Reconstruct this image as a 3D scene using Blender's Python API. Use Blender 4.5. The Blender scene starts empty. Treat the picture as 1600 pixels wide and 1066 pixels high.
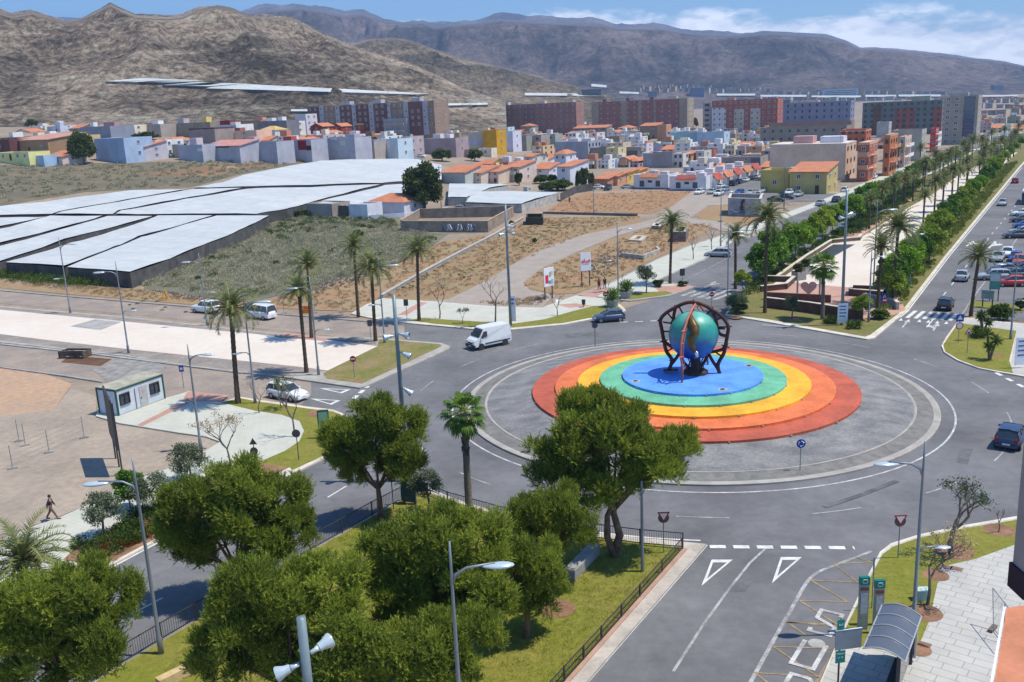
import bpy, bmesh, math, random
import numpy as np
from math import sin, cos, pi, radians as R_, atan2, hypot
from mathutils import Vector, Matrix, bvhtree

S = bpy.context.scene
C = S.collection
RND = random.Random(11)
NR = np.random.RandomState(5)

# ---------------------------------------------------------------- camera, sky, sun, exposure
FPX = 1480.0                      # focal length in pixels of the 1600 px wide photograph
PITCH, ROLL, CAMH = R_(13.93), R_(-2.58), 26.5
_f = Vector((0, cos(PITCH), -sin(PITCH))); _u = Vector((0, sin(PITCH), cos(PITCH))); _r = Vector((1, 0, 0))
CR = _r*cos(ROLL) + _u*sin(ROLL); CU = _u*cos(ROLL) - _r*sin(ROLL)
camd = bpy.data.cameras.new('camera'); cam = bpy.data.objects.new('camera', camd); C.objects.link(cam)
camd.sensor_width = 36; camd.lens = FPX/1600*36; camd.clip_end = 40000; camd.clip_start = .3
m3 = Matrix((CR, CU, -_f)).transposed()
cam.matrix_world = Matrix.Translation((0, 0, CAMH)) @ m3.to_4x4()
S.camera = cam

SUN_EL, SUN_AZ = 65.0, 96.0       # azimuth clockwise from +Y: the light comes from the right of the picture
W = bpy.data.worlds.new('World'); S.world = W; W.use_nodes = True
nt = W.node_tree; nt.nodes.clear()
def N(t, typ, **kw):
    n = t.nodes.new(typ)
    for k, v in kw.items():
        if k.startswith('i_'): n.inputs[k[2:].replace('_', ' ')].default_value = v
        else: setattr(n, k, v)
    return n
out = N(nt, 'ShaderNodeOutputWorld'); bg = N(nt, 'ShaderNodeBackground'); bg.inputs[1].default_value = .115
sky = N(nt, 'ShaderNodeTexSky', sky_type='NISHITA', sun_disc=False, sun_elevation=R_(SUN_EL), sun_rotation=R_(SUN_AZ), air_density=1.0, dust_density=.1, ozone_density=4.0)
tint = N(nt, 'ShaderNodeMix', data_type='RGBA', blend_type='MULTIPLY'); tint.inputs[0].default_value = 1; tint.inputs[7].default_value = (.74, 1.03, 1.27, 1); nt.links.new(sky.outputs[0], tint.inputs[6])
tc = N(nt, 'ShaderNodeTexCoord')
sep = N(nt, 'ShaderNodeSeparateXYZ'); nt.links.new(tc.outputs['Generated'], sep.inputs[0])
mp = N(nt, 'ShaderNodeMapping'); mp.inputs['Scale'].default_value = (8, 8, 21); nt.links.new(tc.outputs['Generated'], mp.inputs[0])
nz = N(nt, 'ShaderNodeTexNoise', i_Scale=1.6, i_Detail=9.0, i_Roughness=.62); nt.links.new(mp.outputs[0], nz.inputs[0])
def mth(t, op, a, b=None, clamp=False):
    n = N(t, 'ShaderNodeMath', operation=op, use_clamp=clamp)
    for i, v in enumerate((a, b)):
        if v is None: continue
        if isinstance(v, (int, float)): n.inputs[i].default_value = v
        else: t.links.new(v, n.inputs[i])
    return n.outputs[0]
def ramp(t, src, pts):
    n = N(t, 'ShaderNodeValToRGB'); e = n.color_ramp.elements
    while len(e) < len(pts): e.new(.5)
    for k, (p, c) in zip(e, pts): k.position = p; k.color = c if len(c) == 4 else (*c, 1)
    t.links.new(src, n.inputs[0]); return n.outputs[0]
g = lambda v: (v, v, v, 1)
# band of cumulus low over the mountains, lower towards the right, none to the far left
band = ramp(nt, sep.outputs['Z'], [(0, g(0)), (.012, g(.5)), (.032, g(.95)), (.062, g(.9)), (.083, g(.45)), (.096, g(0))])
tilt = mth(nt, 'MULTIPLY', sep.outputs['X'], .12)
edge = ramp(nt, mth(nt, 'ADD', sep.outputs['X'], .5), [(.3, g(0)), (.37, g(.62)), (.47, g(.52)), (.55, g(.85)), (.7, g(1)), (1, g(1))])
zz = mth(nt, 'ADD', sep.outputs['Z'], mth(nt, 'MULTIPLY', sep.outputs['X'], .055))
band = ramp(nt, zz, [(0, g(0)), (.02, g(.7)), (.05, g(1)), (.078, g(.85)), (.092, g(.5)), (.104, g(0))])
cov = mth(nt, 'MULTIPLY', band, edge)
dens = mth(nt, 'SUBTRACT', mth(nt, 'ADD', nz.outputs[0], mth(nt, 'MULTIPLY', cov, .46)), .71)
dens = mth(nt, 'MULTIPLY', dens, 7.0, True)
dens = mth(nt, 'MULTIPLY', dens, mth(nt, 'MULTIPLY', cov, 1.6, True), True)
cc = ramp(nt, nz.outputs[0], [(.38, (6.0, 7.2, 9.0)), (.58, (14.5, 14.8, 15.0))])
mixc = N(nt, 'ShaderNodeMix', data_type='RGBA'); nt.links.new(dens, mixc.inputs[0]); nt.links.new(tint.outputs[2], mixc.inputs[6]); nt.links.new(cc, mixc.inputs[7])
nt.links.new(mixc.outputs[2], bg.inputs[0]); nt.links.new(bg.outputs[0], out.inputs[0])
sl = bpy.data.lights.new('sun', 'SUN'); so = bpy.data.objects.new('sun', sl); C.objects.link(so)
sl.energy = 4.7; sl.angle = R_(.5); sl.color = (1, .93, .80)
sd = Vector((sin(R_(SUN_AZ))*cos(R_(SUN_EL)), cos(R_(SUN_AZ))*cos(R_(SUN_EL)), sin(R_(SUN_EL))))
so.rotation_euler = sd.to_track_quat('Z', 'Y').to_euler(); so.location = (60, 0, 120)
S.view_settings.view_transform = 'Standard'; S.view_settings.look = 'None'; S.view_settings.gamma = 1; S.view_settings.exposure = .27
S.cycles.max_bounces = 6; S.cycles.diffuse_bounces = 3; S.cycles.glossy_bounces = 2; S.cycles.transmission_bounces = 3
S.cycles.transparent_max_bounces = 6; S.cycles.volume_bounces = 0; S.cycles.use_denoising = True
S.cycles.caustics_reflective = False; S.cycles.caustics_refractive = False

# ---------------------------------------------------------------- pixel <-> ground
def lerp(a, b, t): return a + (b-a)*t
def interp(x, xs, ys):
    if x <= xs[0]: return ys[0]
    for i in range(1, len(xs)):
        if x <= xs[i]: return lerp(ys[i-1], ys[i], (x-xs[i-1])/(xs[i]-xs[i-1]))
    return ys[-1]
def T(x, y):
    """height of the natural ground: flat round the junction, rising gently under the old town on the left"""
    if y < 190: return 0.0
    u = x/y
    s = interp(u, (-.6, -.4, -.28, -.15, -.08, 0, .08, .16), (.105, .095, .085, .055, .035, .016, .005, 0))
    d = hypot(x, y)
    a = d - 205
    if a <= 0: return 0.0
    a = a*a/80 if a < 40 else a - 20
    if a > 215: a = 215 + (a-215)*.3
    if a > 400: a = 400
    return s*a
def ray(px, py): return (CR*((px-800)/FPX) - CU*((py-533)/FPX) + _f)
def G(px, py, z=0.0):
    """point on the ground (raised by z) seen at that place of the photograph"""
    v = ray(px, py)
    if v.z > -1e-4: v.z = -1e-4
    t = (z-CAMH)/v.z
    p = Vector((0, 0, CAMH)) + v*t
    if p.y > 180:
        lo, hi = 0.0, t
        k = 150.0/v.y
        while k < t:
            q = Vector((0, 0, CAMH)) + v*k
            if q.z <= T(q.x, q.y) + z: hi = k; break
            lo = k; k *= 1.02
        else: hi = t
        for _ in range(24):
            m = (lo+hi)/2; q = Vector((0, 0, CAMH)) + v*m
            if q.z <= T(q.x, q.y) + z: hi = m
            else: lo = m
        p = Vector((0, 0, CAMH)) + v*hi
    return Vector((p.x, p.y, T(p.x, p.y) + z))
def PX(p):
    d = Vector(p) - Vector((0, 0, CAMH)); z = d.dot(_f)
    return 800 + FPX*d.dot(CR)/z, 533 - FPX*d.dot(CU)/z
def hgt(base, ytop):
    lo, hi = 0.0, 80.0
    for _ in range(40):
        m = (lo+hi)/2
        if PX(base + Vector((0, 0, m)))[1] > ytop: lo = m
        else: hi = m
    return lo
def head(p1, p2):
    a, b = G(*p1), G(*p2); return atan2(b.y-a.y, b.x-a.x)

# ---------------------------------------------------------------- materials
MATS = {}
def mat(name, col, rough=.8, var=.12, scale=3.0, col2=None, bump=0.0, bscale=None, metal=0.0, spec=.3, world=True, detail=4.0, mask=(.35, .65), coat=0, emit=None, alpha=1.0, stretch=None, fine=0.0):
    if name in MATS: return MATS[name]
    m = bpy.data.materials.new(name); m.use_nodes = True; t = m.node_tree
    b = t.nodes['Principled BSDF']
    b.inputs['Roughness'].default_value = rough; b.inputs['Metallic'].default_value = metal
    b.inputs['Specular IOR Level'].default_value = spec
    if coat: b.inputs['Coat Weight'].default_value = coat
    if alpha < 1: b.inputs['Alpha'].default_value = alpha
    if emit: b.inputs['Emission Color'].default_value = (*emit, 1); b.inputs['Emission Strength'].default_value = 1
    if world: src = N(t, 'ShaderNodeNewGeometry').outputs['Position']
    else: src = N(t, 'ShaderNodeTexCoord').outputs['Object']
    if stretch:
        mp = N(t, 'ShaderNodeMapping'); mp.inputs['Scale'].default_value = stretch[:3]
        mp.inputs['Rotation'].default_value = (0, 0, R_(stretch[3])); t.links.new(src, mp.inputs[0]); src = mp.outputs[0]
    nz = N(t, 'ShaderNodeTexNoise', i_Scale=scale, i_Detail=detail, i_Roughness=.6); t.links.new(src, nz.inputs[0])
    c2 = col2 if col2 else tuple(max(0, c*(1-2*var)) for c in col)
    c1 = col if col2 else tuple(c*(1+var) for c in col)
    o = ramp(t, nz.outputs[0], [(mask[0], c2), (mask[1], c1)])
    if fine:
        n2 = N(t, 'ShaderNodeTexNoise', i_Scale=scale*9.7, i_Detail=5.0, i_Roughness=.7); t.links.new(src, n2.inputs[0])
        f = ramp(t, n2.outputs[0], [(.3, g(1-fine)), (.7, g(1+fine*.6))])
        mx = N(t, 'ShaderNodeMix', data_type='RGBA', blend_type='MULTIPLY'); mx.inputs[0].default_value = 1
        t.links.new(o, mx.inputs[6]); t.links.new(f, mx.inputs[7]); o = mx.outputs[2]
    t.links.new(o, b.inputs['Base Color'])
    if bump:
        n3 = N(t, 'ShaderNodeTexNoise', i_Scale=bscale or scale*4, i_Detail=6.0); t.links.new(src, n3.inputs[0])
        bp = N(t, 'ShaderNodeBump', i_Strength=bump, i_Distance=.1); t.links.new(n3.outputs[0], bp.inputs['Height']); t.links.new(bp.outputs[0], b.inputs['Normal'])
    MATS[name] = m; return m
def leafmat(name, c1, c2, trans=.25, dead=None):
    if name in MATS: return MATS[name]
    m = bpy.data.materials.new(name); m.use_nodes = True; t = m.node_tree
    b = t.nodes['Principled BSDF']; b.inputs['Roughness'].default_value = .6; b.inputs['Specular IOR Level'].default_value = .25
    ge = N(t, 'ShaderNodeNewGeometry'); tcn = N(t, 'ShaderNodeTexCoord')
    nz = N(t, 'ShaderNodeTexNoise', i_Scale=.9, i_Detail=3.0); t.links.new(tcn.outputs['Object'], nz.inputs[0])
    oi = N(t, 'ShaderNodeObjectInfo')
    v = mth(t, 'ADD', mth(t, 'MULTIPLY', nz.outputs[0], .9), mth(t, 'MULTIPLY', ge.outputs['Random Per Island'], .5))
    v = mth(t, 'ADD', v, mth(t, 'MULTIPLY', oi.outputs['Random'], .22))
    pts = [(.35, c2), (1.0, c1)]
    o = ramp(t, mth(t, 'SUBTRACT', v, .1), pts)
    t.links.new(o, b.inputs['Base Color'])
    tr = N(t, 'ShaderNodeBsdfTranslucent'); t.links.new(o, tr.inputs[0])
    mx = N(t, 'ShaderNodeMixShader'); mx.inputs[0].default_value = trans
    t.links.new(b.outputs[0], mx.inputs[1]); t.links.new(tr.outputs[0], mx.inputs[2])
    t.links.new(mx.outputs[0], t.nodes['Material Output'].inputs[0])
    MATS[name] = m; return m
def brick(name, c1, c2, mortar, w, h, rot=0, rough=.8, mort=.03, dirt=.1, vert=False, off=.5):
    """paving slabs, tiles and bricks"""
    if name in MATS: return MATS[name]
    m = bpy.data.materials.new(name); m.use_nodes = True; t = m.node_tree; b = t.nodes['Principled BSDF']
    b.inputs['Roughness'].default_value = rough; b.inputs['Specular IOR Level'].default_value = .3
    src = N(t, 'ShaderNodeNewGeometry').outputs['Position'] if not vert else N(t, 'ShaderNodeTexCoord').outputs['Object']
    mp = N(t, 'ShaderNodeMapping'); mp.inputs['Rotation'].default_value = (R_(90) if vert else 0, 0, R_(rot)); t.links.new(src, mp.inputs[0])
    br = N(t, 'ShaderNodeTexBrick', i_Scale=1.0); br.offset = off
    br.inputs['Brick Width'].default_value = w; br.inputs['Row Height'].default_value = h; br.inputs['Mortar Size'].default_value = mort
    br.inputs['Color1'].default_value = (*c1, 1); br.inputs['Color2'].default_value = (*c2, 1); br.inputs['Mortar'].default_value = (*mortar, 1)
    t.links.new(mp.outputs[0], br.inputs[0])
    nz = N(t, 'ShaderNodeTexNoise', i_Scale=.35, i_Detail=8.0, i_Roughness=.65); t.links.new(src, nz.inputs[0])
    f = ramp(t, nz.outputs[0], [(.3, g(1-dirt*2)), (.65, g(1+dirt*.5))])
    mx = N(t, 'ShaderNodeMix', data_type='RGBA', blend_type='MULTIPLY'); mx.inputs[0].default_value = 1
    t.links.new(br.outputs[0], mx.inputs[6]); t.links.new(f, mx.inputs[7]); t.links.new(mx.outputs[2], b.inputs['Base Color'])
    MATS[name] = m; return m
def paint(name, col, rough=.35, coat=.5): return mat(name, col, rough, .02, 2, spec=.5, coat=coat, world=False)

# ---------------------------------------------------------------- mesh builder
class MB:
    def __init__(s): s.v = []; s.f = []; s.m = []
    def add(s, vs, fs, mi=0):
        o = len(s.v); s.v += [tuple(v) for v in vs]
        s.f += [tuple(o+i for i in f) for f in fs]; s.m += [mi]*len(fs); return s
    def box(s, c, d, rz=0, mi=0, M=None):
        x, y, z = [k/2 for k in d]
        vs = [(a*x, b*y, e*z) for e in (-1, 1) for b in (-1, 1) for a in (-1, 1)]
        mm = Matrix.Translation(c) @ (M if M else Matrix.Rotation(rz, 4, 'Z'))
        return s.add([mm @ Vector(v) for v in vs], [(0, 2, 3, 1), (4, 5, 7, 6), (0, 1, 5, 4), (2, 6, 7, 3), (0, 4, 6, 2), (1, 3, 7, 5)], mi)
    def b2(s, x0, x1, y0, y1, z0, z1, mi=0): return s.box(((x0+x1)/2, (y0+y1)/2, (z0+z1)/2), (x1-x0, y1-y0, z1-z0), 0, mi)
    def tube(s, pts, rad, n=8, mi=0, cap=True):
        pts = [Vector(p) for p in pts]; k = len(pts)
        if not isinstance(rad, (list, tuple)): rad = [rad]*k
        vs = []; ref = None
        for i, p in enumerate(pts):
            d = (pts[min(i+1, k-1)] - pts[max(i-1, 0)]).normalized()
            if ref is None: ref = d.orthogonal().normalized()
            a = (ref - d*ref.dot(d))
            a = a.normalized() if a.length > 1e-6 else d.orthogonal().normalized(); ref = a; b = d.cross(a)
            vs += [p + (a*cos(2*pi*j/n) + b*sin(2*pi*j/n))*rad[i] for j in range(n)]
        fs = [(i*n+j, i*n+(j+1) % n, (i+1)*n+(j+1) % n, (i+1)*n+j) for i in range(k-1) for j in range(n)]
        if cap: fs += [tuple(range(n-1, -1, -1)), tuple((k-1)*n+j for j in range(n))]
        return s.add(vs, fs, mi)
    def cyl(s, c, r, h, n=16, mi=0, r2=None, axis='Z'):
        c = Vector(c); a = {'Z': Vector((0, 0, 1)), 'X': Vector((1, 0, 0)), 'Y': Vector((0, 1, 0))}[axis]
        return s.tube([c, c+a*h], [r, r if r2 is None else r2], n, mi)
    def lathe(s, prof, n=24, mi=0, c=(0, 0, 0), cap=True):
        vs = [(c[0]+r*cos(2*pi*j/n), c[1]+r*sin(2*pi*j/n), c[2]+z) for r, z in prof for j in range(n)]
        k = len(prof)
        fs = [(i*n+j, i*n+(j+1) % n, (i+1)*n+(j+1) % n, (i+1)*n+j) for i in range(k-1) for j in range(n)]
        if cap: fs += [tuple(range(n-1, -1, -1)), tuple((k-1)*n+j for j in range(n))]
        return s.add(vs, fs, mi)
    def prism(s, poly, z0, z1, mi=0):
        n = len(poly); vs = [(p[0], p[1], z0) for p in poly] + [(p[0], p[1], z1) for p in poly]
        a = sum(poly[i][0]*poly[(i+1) % n][1]-poly[(i+1) % n][0]*poly[i][1] for i in range(n))
        fs = [(i, (i+1) % n, n+(i+1) % n, n+i) for i in range(n)] + [tuple(range(n-1, -1, -1)), tuple(range(n, 2*n))]
        if a < 0: fs = [f[::-1] for f in fs]
        return s.add(vs, fs, mi)
    def sphere(s, c, r, n=12, k=8, mi=0, sc=(1, 1, 1)):
        vs = [(c[0], c[1], c[2]-r*sc[2])]; fs = []
        for i in range(1, k):
            a = -pi/2 + pi*i/k
            vs += [(c[0]+r*sc[0]*cos(a)*cos(2*pi*j/n), c[1]+r*sc[1]*cos(a)*sin(2*pi*j/n), c[2]+r*sc[2]*sin(a)) for j in range(n)]
        vs.append((c[0], c[1], c[2]+r*sc[2])); e = len(vs)-1
        fs += [(0, 1+(j+1) % n, 1+j) for j in range(n)]
        for i in range(k-2): fs += [(1+i*n+j, 1+i*n+(j+1) % n, 1+(i+1)*n+(j+1) % n, 1+(i+1)*n+j) for j in range(n)]
        b = 1+(k-2)*n; fs += [(b+j, b+(j+1) % n, e) for j in range(n)]
        return s.add(vs, fs, mi)
    def quad(s, a, b, c, d, mi=0): return s.add([a, b, c, d], [(0, 1, 2, 3)], mi)
    def mesh(s, name, mats, smooth=False):
        me = bpy.data.meshes.new(name); me.from_pydata(s.v, [], s.f)
        for m in (mats if isinstance(mats, (list, tuple)) else [mats]): me.materials.append(m)
        me.polygons.foreach_set('material_index', s.m)
        if smooth: me.polygons.foreach_set('use_smooth', [True]*len(s.f))
        me.update(); return me
    def build(s, name, mats, parent=None, loc=None, smooth=False):
        o = bpy.data.objects.new(name, s.mesh(name, mats, smooth)); C.objects.link(o)
        if parent: o.parent = parent
        if loc is not None: o.location = loc
        return o
def npmesh(name, V, Q, mats, mi=None, smooth=False):
    """fast mesh from numpy: V (n,3), Q (m,3) or (m,4)"""
    me = bpy.data.meshes.new(name); k = Q.shape[1]
    me.vertices.add(len(V)); me.vertices.foreach_set('co', np.ascontiguousarray(V, np.float32).ravel())
    me.loops.add(Q.size); me.loops.foreach_set('vertex_index', np.ascontiguousarray(Q, np.int32).ravel())
    me.polygons.add(len(Q)); me.polygons.foreach_set('loop_start', np.arange(0, Q.size, k, dtype=np.int32))
    me.polygons.foreach_set('loop_total', np.full(len(Q), k, np.int32))
    for m in (mats if isinstance(mats, (list, tuple)) else [mats]): me.materials.append(m)
    if mi is not None: me.polygons.foreach_set('material_index', np.asarray(mi, np.int32))
    if smooth: me.polygons.foreach_set('use_smooth', [True]*len(Q))
    me.update(calc_edges=True); return me
def obj(name, me, parent=None, loc=None, rz=0):
    o = bpy.data.objects.new(name, me); C.objects.link(o)
    if parent: o.parent = parent
    if loc is not None: o.location = loc
    o.rotation_euler = (0, 0, rz); return o
def tag(o, label=None, cat=None, group=None, kind=None):
    if label: o['label'] = label
    if cat: o['category'] = cat
    if group: o['group'] = group
    if kind: o['kind'] = kind
    return o
def thing(name, label, cat, loc=(0, 0, 0), rz=0, group=None):
    o = bpy.data.objects.new(name, None); C.objects.link(o); o.empty_display_size = .3
    o.location = loc; o.rotation_euler = (0, 0, rz); return tag(o, label, cat, group)
def dup(root, loc, rz=None, label=None, group=None, sc=None):
    r = root.copy(); C.objects.link(r); r.location = loc
    if rz is not None: r.rotation_euler = (0, 0, rz)
    if label: r['label'] = label
    if group: r['group'] = group
    if sc is not None: r.scale = (sc, sc, sc) if isinstance(sc, (int, float)) else sc
    for ch in list(root.children):
        c = ch.copy(); C.objects.link(c); c.parent = r
        for gch in list(ch.children):
            d = gch.copy(); C.objects.link(d); d.parent = c
    return r
def smooth_poly(p, closed=True, k=4):
    n = len(p); o = []
    for i in range(n if closed else n-1):
        g_ = lambda j: p[j % n] if closed else p[max(0, min(n-1, j))]
        a, b, c, d = g_(i-1), g_(i), g_(i+1), g_(i+2)
        for j in range(k):
            t = j/k
            o.append(tuple(.5*((2*b[q]) + (-a[q]+c[q])*t + (2*a[q]-5*b[q]+4*c[q]-d[q])*t*t + (-a[q]+3*b[q]-3*c[q]+d[q])*t**3) for q in (0, 1)))
    if not closed: o.append(tuple(p[-1][:2]))
    return o
def px2w(pts, z=0.0): return [(q.x, q.y) for q in (G(a, b, z) for a, b in pts)]
def sheet_mesh(name, pw, z, m, step=None):
    bm = bmesh.new(); f = bm.faces.new([bm.verts.new((x, y, 0)) for x, y in pw])
    ys = [p[1] for p in pw]; xs = [p[0] for p in pw]
    if max(ys) > 185:
        st = step or 9
        for k in np.arange(math.floor(max(180, min(ys))/st)*st, max(ys), st):
            bmesh.ops.bisect_plane(bm, geom=bm.verts[:]+bm.edges[:]+bm.faces[:], plane_co=(0, float(k), 0), plane_no=(0, 1, 0))
        for k in np.arange(math.floor(min(xs)/(st*2))*st*2, max(xs), st*2):
            bmesh.ops.bisect_plane(bm, geom=bm.verts[:]+bm.edges[:]+bm.faces[:], plane_co=(float(k), 0, 0), plane_no=(1, 0, 0))
    bmesh.ops.triangulate(bm, faces=bm.faces[:])
    for v in bm.verts: v.co.z = T(v.co.x, v.co.y) + z
    bmesh.ops.recalc_face_normals(bm, faces=bm.faces[:])
    me = bpy.data.meshes.new(name); bm.to_mesh(me); bm.free()
    if len(me.polygons) and sum(p.normal.z for p in me.polygons) < 0: me.flip_normals()
    me.materials.append(m); return me
def sheet(name, pts, z, m, sm=False, kind='structure', world=False):
    pw = pts if world else px2w(pts, z)
    if sm: pw = smooth_poly(pw)
    return tag(obj(name, sheet_mesh(name, pw, z, m)), kind=kind)
def slab(name, pts, m, z1=.15, sm=False, world=False, z0=-.1, kind='structure'):
    pw = pts if world else px2w(pts, z1)
    if sm: pw = smooth_poly(pw)
    me = sheet_mesh(name, pw, z1, m); o = tag(obj(name, me), kind=kind)
    b = MB(); n = len(pw)
    vs = [(x, y, T(x, y)+z0) for x, y in pw]+[(x, y, T(x, y)+z1) for x, y in pw]
    b.add(vs, [(i, (i+1) % n, n+(i+1) % n, n+i) for i in range(n)])
    bm = bmesh.new(); bm.from_mesh(me); me2 = b.mesh('x', m); bm.from_mesh(me2); bmesh.ops.remove_doubles(bm, verts=bm.verts[:], dist=.001)
    bm.to_mesh(me); bm.free(); bpy.data.meshes.remove(me2)
    return o
def strip_pts(b, pts, w, z=0.0, dash=None, step=2.0):
    """flat ribbon along a world polyline, optionally dashed"""
    P = [Vector((p[0], p[1])) for p in pts]; cum = [0]
    for i in range(1, len(P)): cum.append(cum[-1] + (P[i]-P[i-1]).length)
    def at(s):
        s = max(0, min(cum[-1], s))
        for i in range(1, len(P)):
            if s <= cum[i] or i == len(P)-1:
                d = (P[i]-P[i-1]); return P[i-1] + d*((s-cum[i-1])/max(1e-6, cum[i]-cum[i-1])), d.normalized()
    segs = [(0, cum[-1])] if not dash else [(a, min(a+dash[0], cum[-1])) for a in np.arange(0, cum[-1], dash[0]+dash[1])]
    for a, e in segs:
        k = max(1, int((e-a)/step)); q = []
        ss = sorted([a+(e-a)*i/k for i in range(k+1)] + [c for c in cum[1:-1] if a+.02 < c < e-.02]); k = len(ss)-1
        for s0 in ss:
            p, d = at(s0); sc_ = 1.0
            for i in range(1, len(P)-1):
                if abs(cum[i]-s0) < 1e-6: d0 = (P[i]-P[i-1]).normalized(); d1 = (P[i+1]-P[i]).normalized(); d = (d0+d1).normalized() if (d0+d1).length > .2 else d0; sc_ = min(2.2, 1/max(.3, d.dot(d0)))
            nn = Vector((-d.y, d.x))*w/2*sc_
            for s_ in (1, -1):
                r = p+nn*s_; q.append((r.x, r.y, T(r.x, r.y)+z))
        b.add(q, [(2*i, 2*i+1, 2*i+3, 2*i+2) for i in range(k)])
def arc(c, r, a0, a1, n=48): return [(c[0]+r*sin(R_(lerp(a0, a1, i/n))), c[1]+r*cos(R_(lerp(a0, a1, i/n)))) for i in range(n+1)]
# ---------------------------------------------------------------- shared materials
ASPH = mat('asphalt', (.165, .165, .172), .85, .17, .12, bump=.15, bscale=30, fine=.16, detail=8, mask=(.3, .7))
ASPH2 = mat('asphalt_old', (.17, .17, .172), .88, .12, .25, fine=.2, detail=8, mask=(.3, .7))
DIRTROAD = mat('construction_road_dirt', (.33, .27, .22), .95, .12, .3, fine=.2, col2=(.24, .205, .18))
GROUND = mat('dry_ground', (.34, .27, .2), .95, .12, .05, col2=(.235, .19, .145), fine=.28, detail=10, bump=.4, bscale=2)
SAND = mat('sandy_ground', (.40, .30, .21), .95, .1, .12, col2=(.30, .24, .185), fine=.2, detail=8)
GRAVEL = mat('grey_gravel', (.31, .27, .235), .95, .1, .35, col2=(.22, .195, .175), fine=.32, detail=9)
ORANGE = mat('orange_dry_grass', (.32, .185, .10), .95, .1, .16, col2=(.30, .235, .13), fine=.3, detail=9, bump=.5, bscale=3)
SCRUB = mat('scrub_soil', (.20, .185, .125), .95, .1, .2, col2=(.11, .115, .075), fine=.3, detail=9)
GRASS = mat('lawn', (.17, .185, .02), .95, .1, .35, col2=(.22, .20, .04), fine=.3, detail=8, bump=.5, bscale=14)
GRASSDRY = mat('dry_lawn', (.15, .17, .03), .95, .1, .3, col2=(.27, .2, .1), fine=.3, detail=8, bump=.5, bscale=14)
KERB = mat('kerb_concrete', (.37, .35, .315), .85, .1, .7, fine=.15)
KERBG = mat('grey_concrete', (.36, .35, .33), .85, .12, .5, fine=.2)
CREAMK = mat('cream_concrete', (.60, .55, .46), .8, .1, .8, fine=.1)
PLAZA = mat('cream_plaza_slabs', (.64, .585, .51), .8, .05, .1, col2=(.60, .52, .44), fine=.06)
PAVE = brick('pale_green_paving', (.50, .50, .43), (.47, .475, .41), (.40, .40, .35), .8, .4, 32, mort=.012, dirt=.06)
PAVE2 = brick('grey_slab_paving', (.48, .47, .43), (.45, .44, .41), (.28, .275, .26), 1.1, .6, 38, mort=.022, dirt=.1, off=.3)
PINKT = brick('pink_tactile_paving', (.48, .27, .21), (.43, .24, .19), (.38, .25, .2), .4, .4, 32, mort=.02, dirt=.08)
SALMON = brick('salmon_terrace_tiles', (.50, .30, .23), (.46, .27, .21), (.4, .27, .22), .5, .5, 31, mort=.02)
COBBLE = mat('dark_cobble_paving', (.27, .265, .26), .8, .1, .45, col2=(.15, .15, .155), fine=.35, detail=10, stretch=(1, 1.6, 1, 25), bump=.5, bscale=8)
ISLE = mat('grey_ring_paving', (.20, .193, .18), .85, .12, 1.2, fine=.3, detail=8)
WHITE = mat('road_paint_white', (.66, .66, .64), .7, .1, 1.5, fine=.2)
FADED = mat('road_paint_worn', (.38, .38, .375), .8, .22, 1.2, fine=.4)
WORN = mat('road_paint_half_worn', (.52, .52, .51), .8, .2, 1.0, fine=.4)
YELLOWP = mat('road_paint_yellow', (.33, .245, .135), .8, .2, 1.5, fine=.35)
PLASTIC_OLD = lambda: mat('greenhouse_plastic', (.56, .61, .62), .6, .03, .12, col2=(.47, .53, .55), fine=.07, spec=.4, stretch=(.5, 2.2, 1, 38), bump=.35, bscale=.8)
PLASTIC = brick('greenhouse_plastic', (.51, .535, .535), (.465, .49, .495), (.37, .40, .41), 34, 6.5, 33, .6, .10, .07)
NETDARK = mat('greenhouse_side_net', (.10, .095, .09), .9, .2, .5)
NETLIGHT = mat('greenhouse_side_plastic', (.42, .42, .40), .8, .15, .6)
GRAY = mat('galvanised_pole', (.22, .25, .28), .45, .05, 2, metal=.3, spec=.5, world=False)
LAMPH = mat('lamp_head_metal', (.48, .57, .62), .25, .03, 2, metal=.2, spec=.6, world=False)
DARKM = mat('dark_metal', (.045, .045, .05), .5, .1, 3, world=False)
RUST = mat('corten_steel', (.085, .03, .026), .6, .2, 2, world=False, metal=.2)
GLASS = mat('dark_glass', (.03, .04, .05), .06, .05, 1, spec=.9, world=False)
PANE = mat('window_glass', (.05, .06, .075), .12, .3, .7, spec=.8)
RUBBER = mat('tyre_rubber', (.02, .02, .02), .8, .1, 4, world=False)
TILE = mat('terracotta_tiles', (.56, .22, .11), .8, .12, .5, fine=.25, col2=(.43, .17, .09))
TILER = mat('red_roof_tiles', (.42, .09, .06), .75, .12, .6, fine=.2)
TERR = mat('terracotta_roof_floor', (.36, .20, .15), .9, .15, .3, fine=.2)
ROOFG = mat('grey_roof_floor', (.40, .38, .35), .9, .15, .3, fine=.2)
FRAMEW = mat('white_frame', (.7, .7, .7), .5, .05, 2, world=False)

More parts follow.
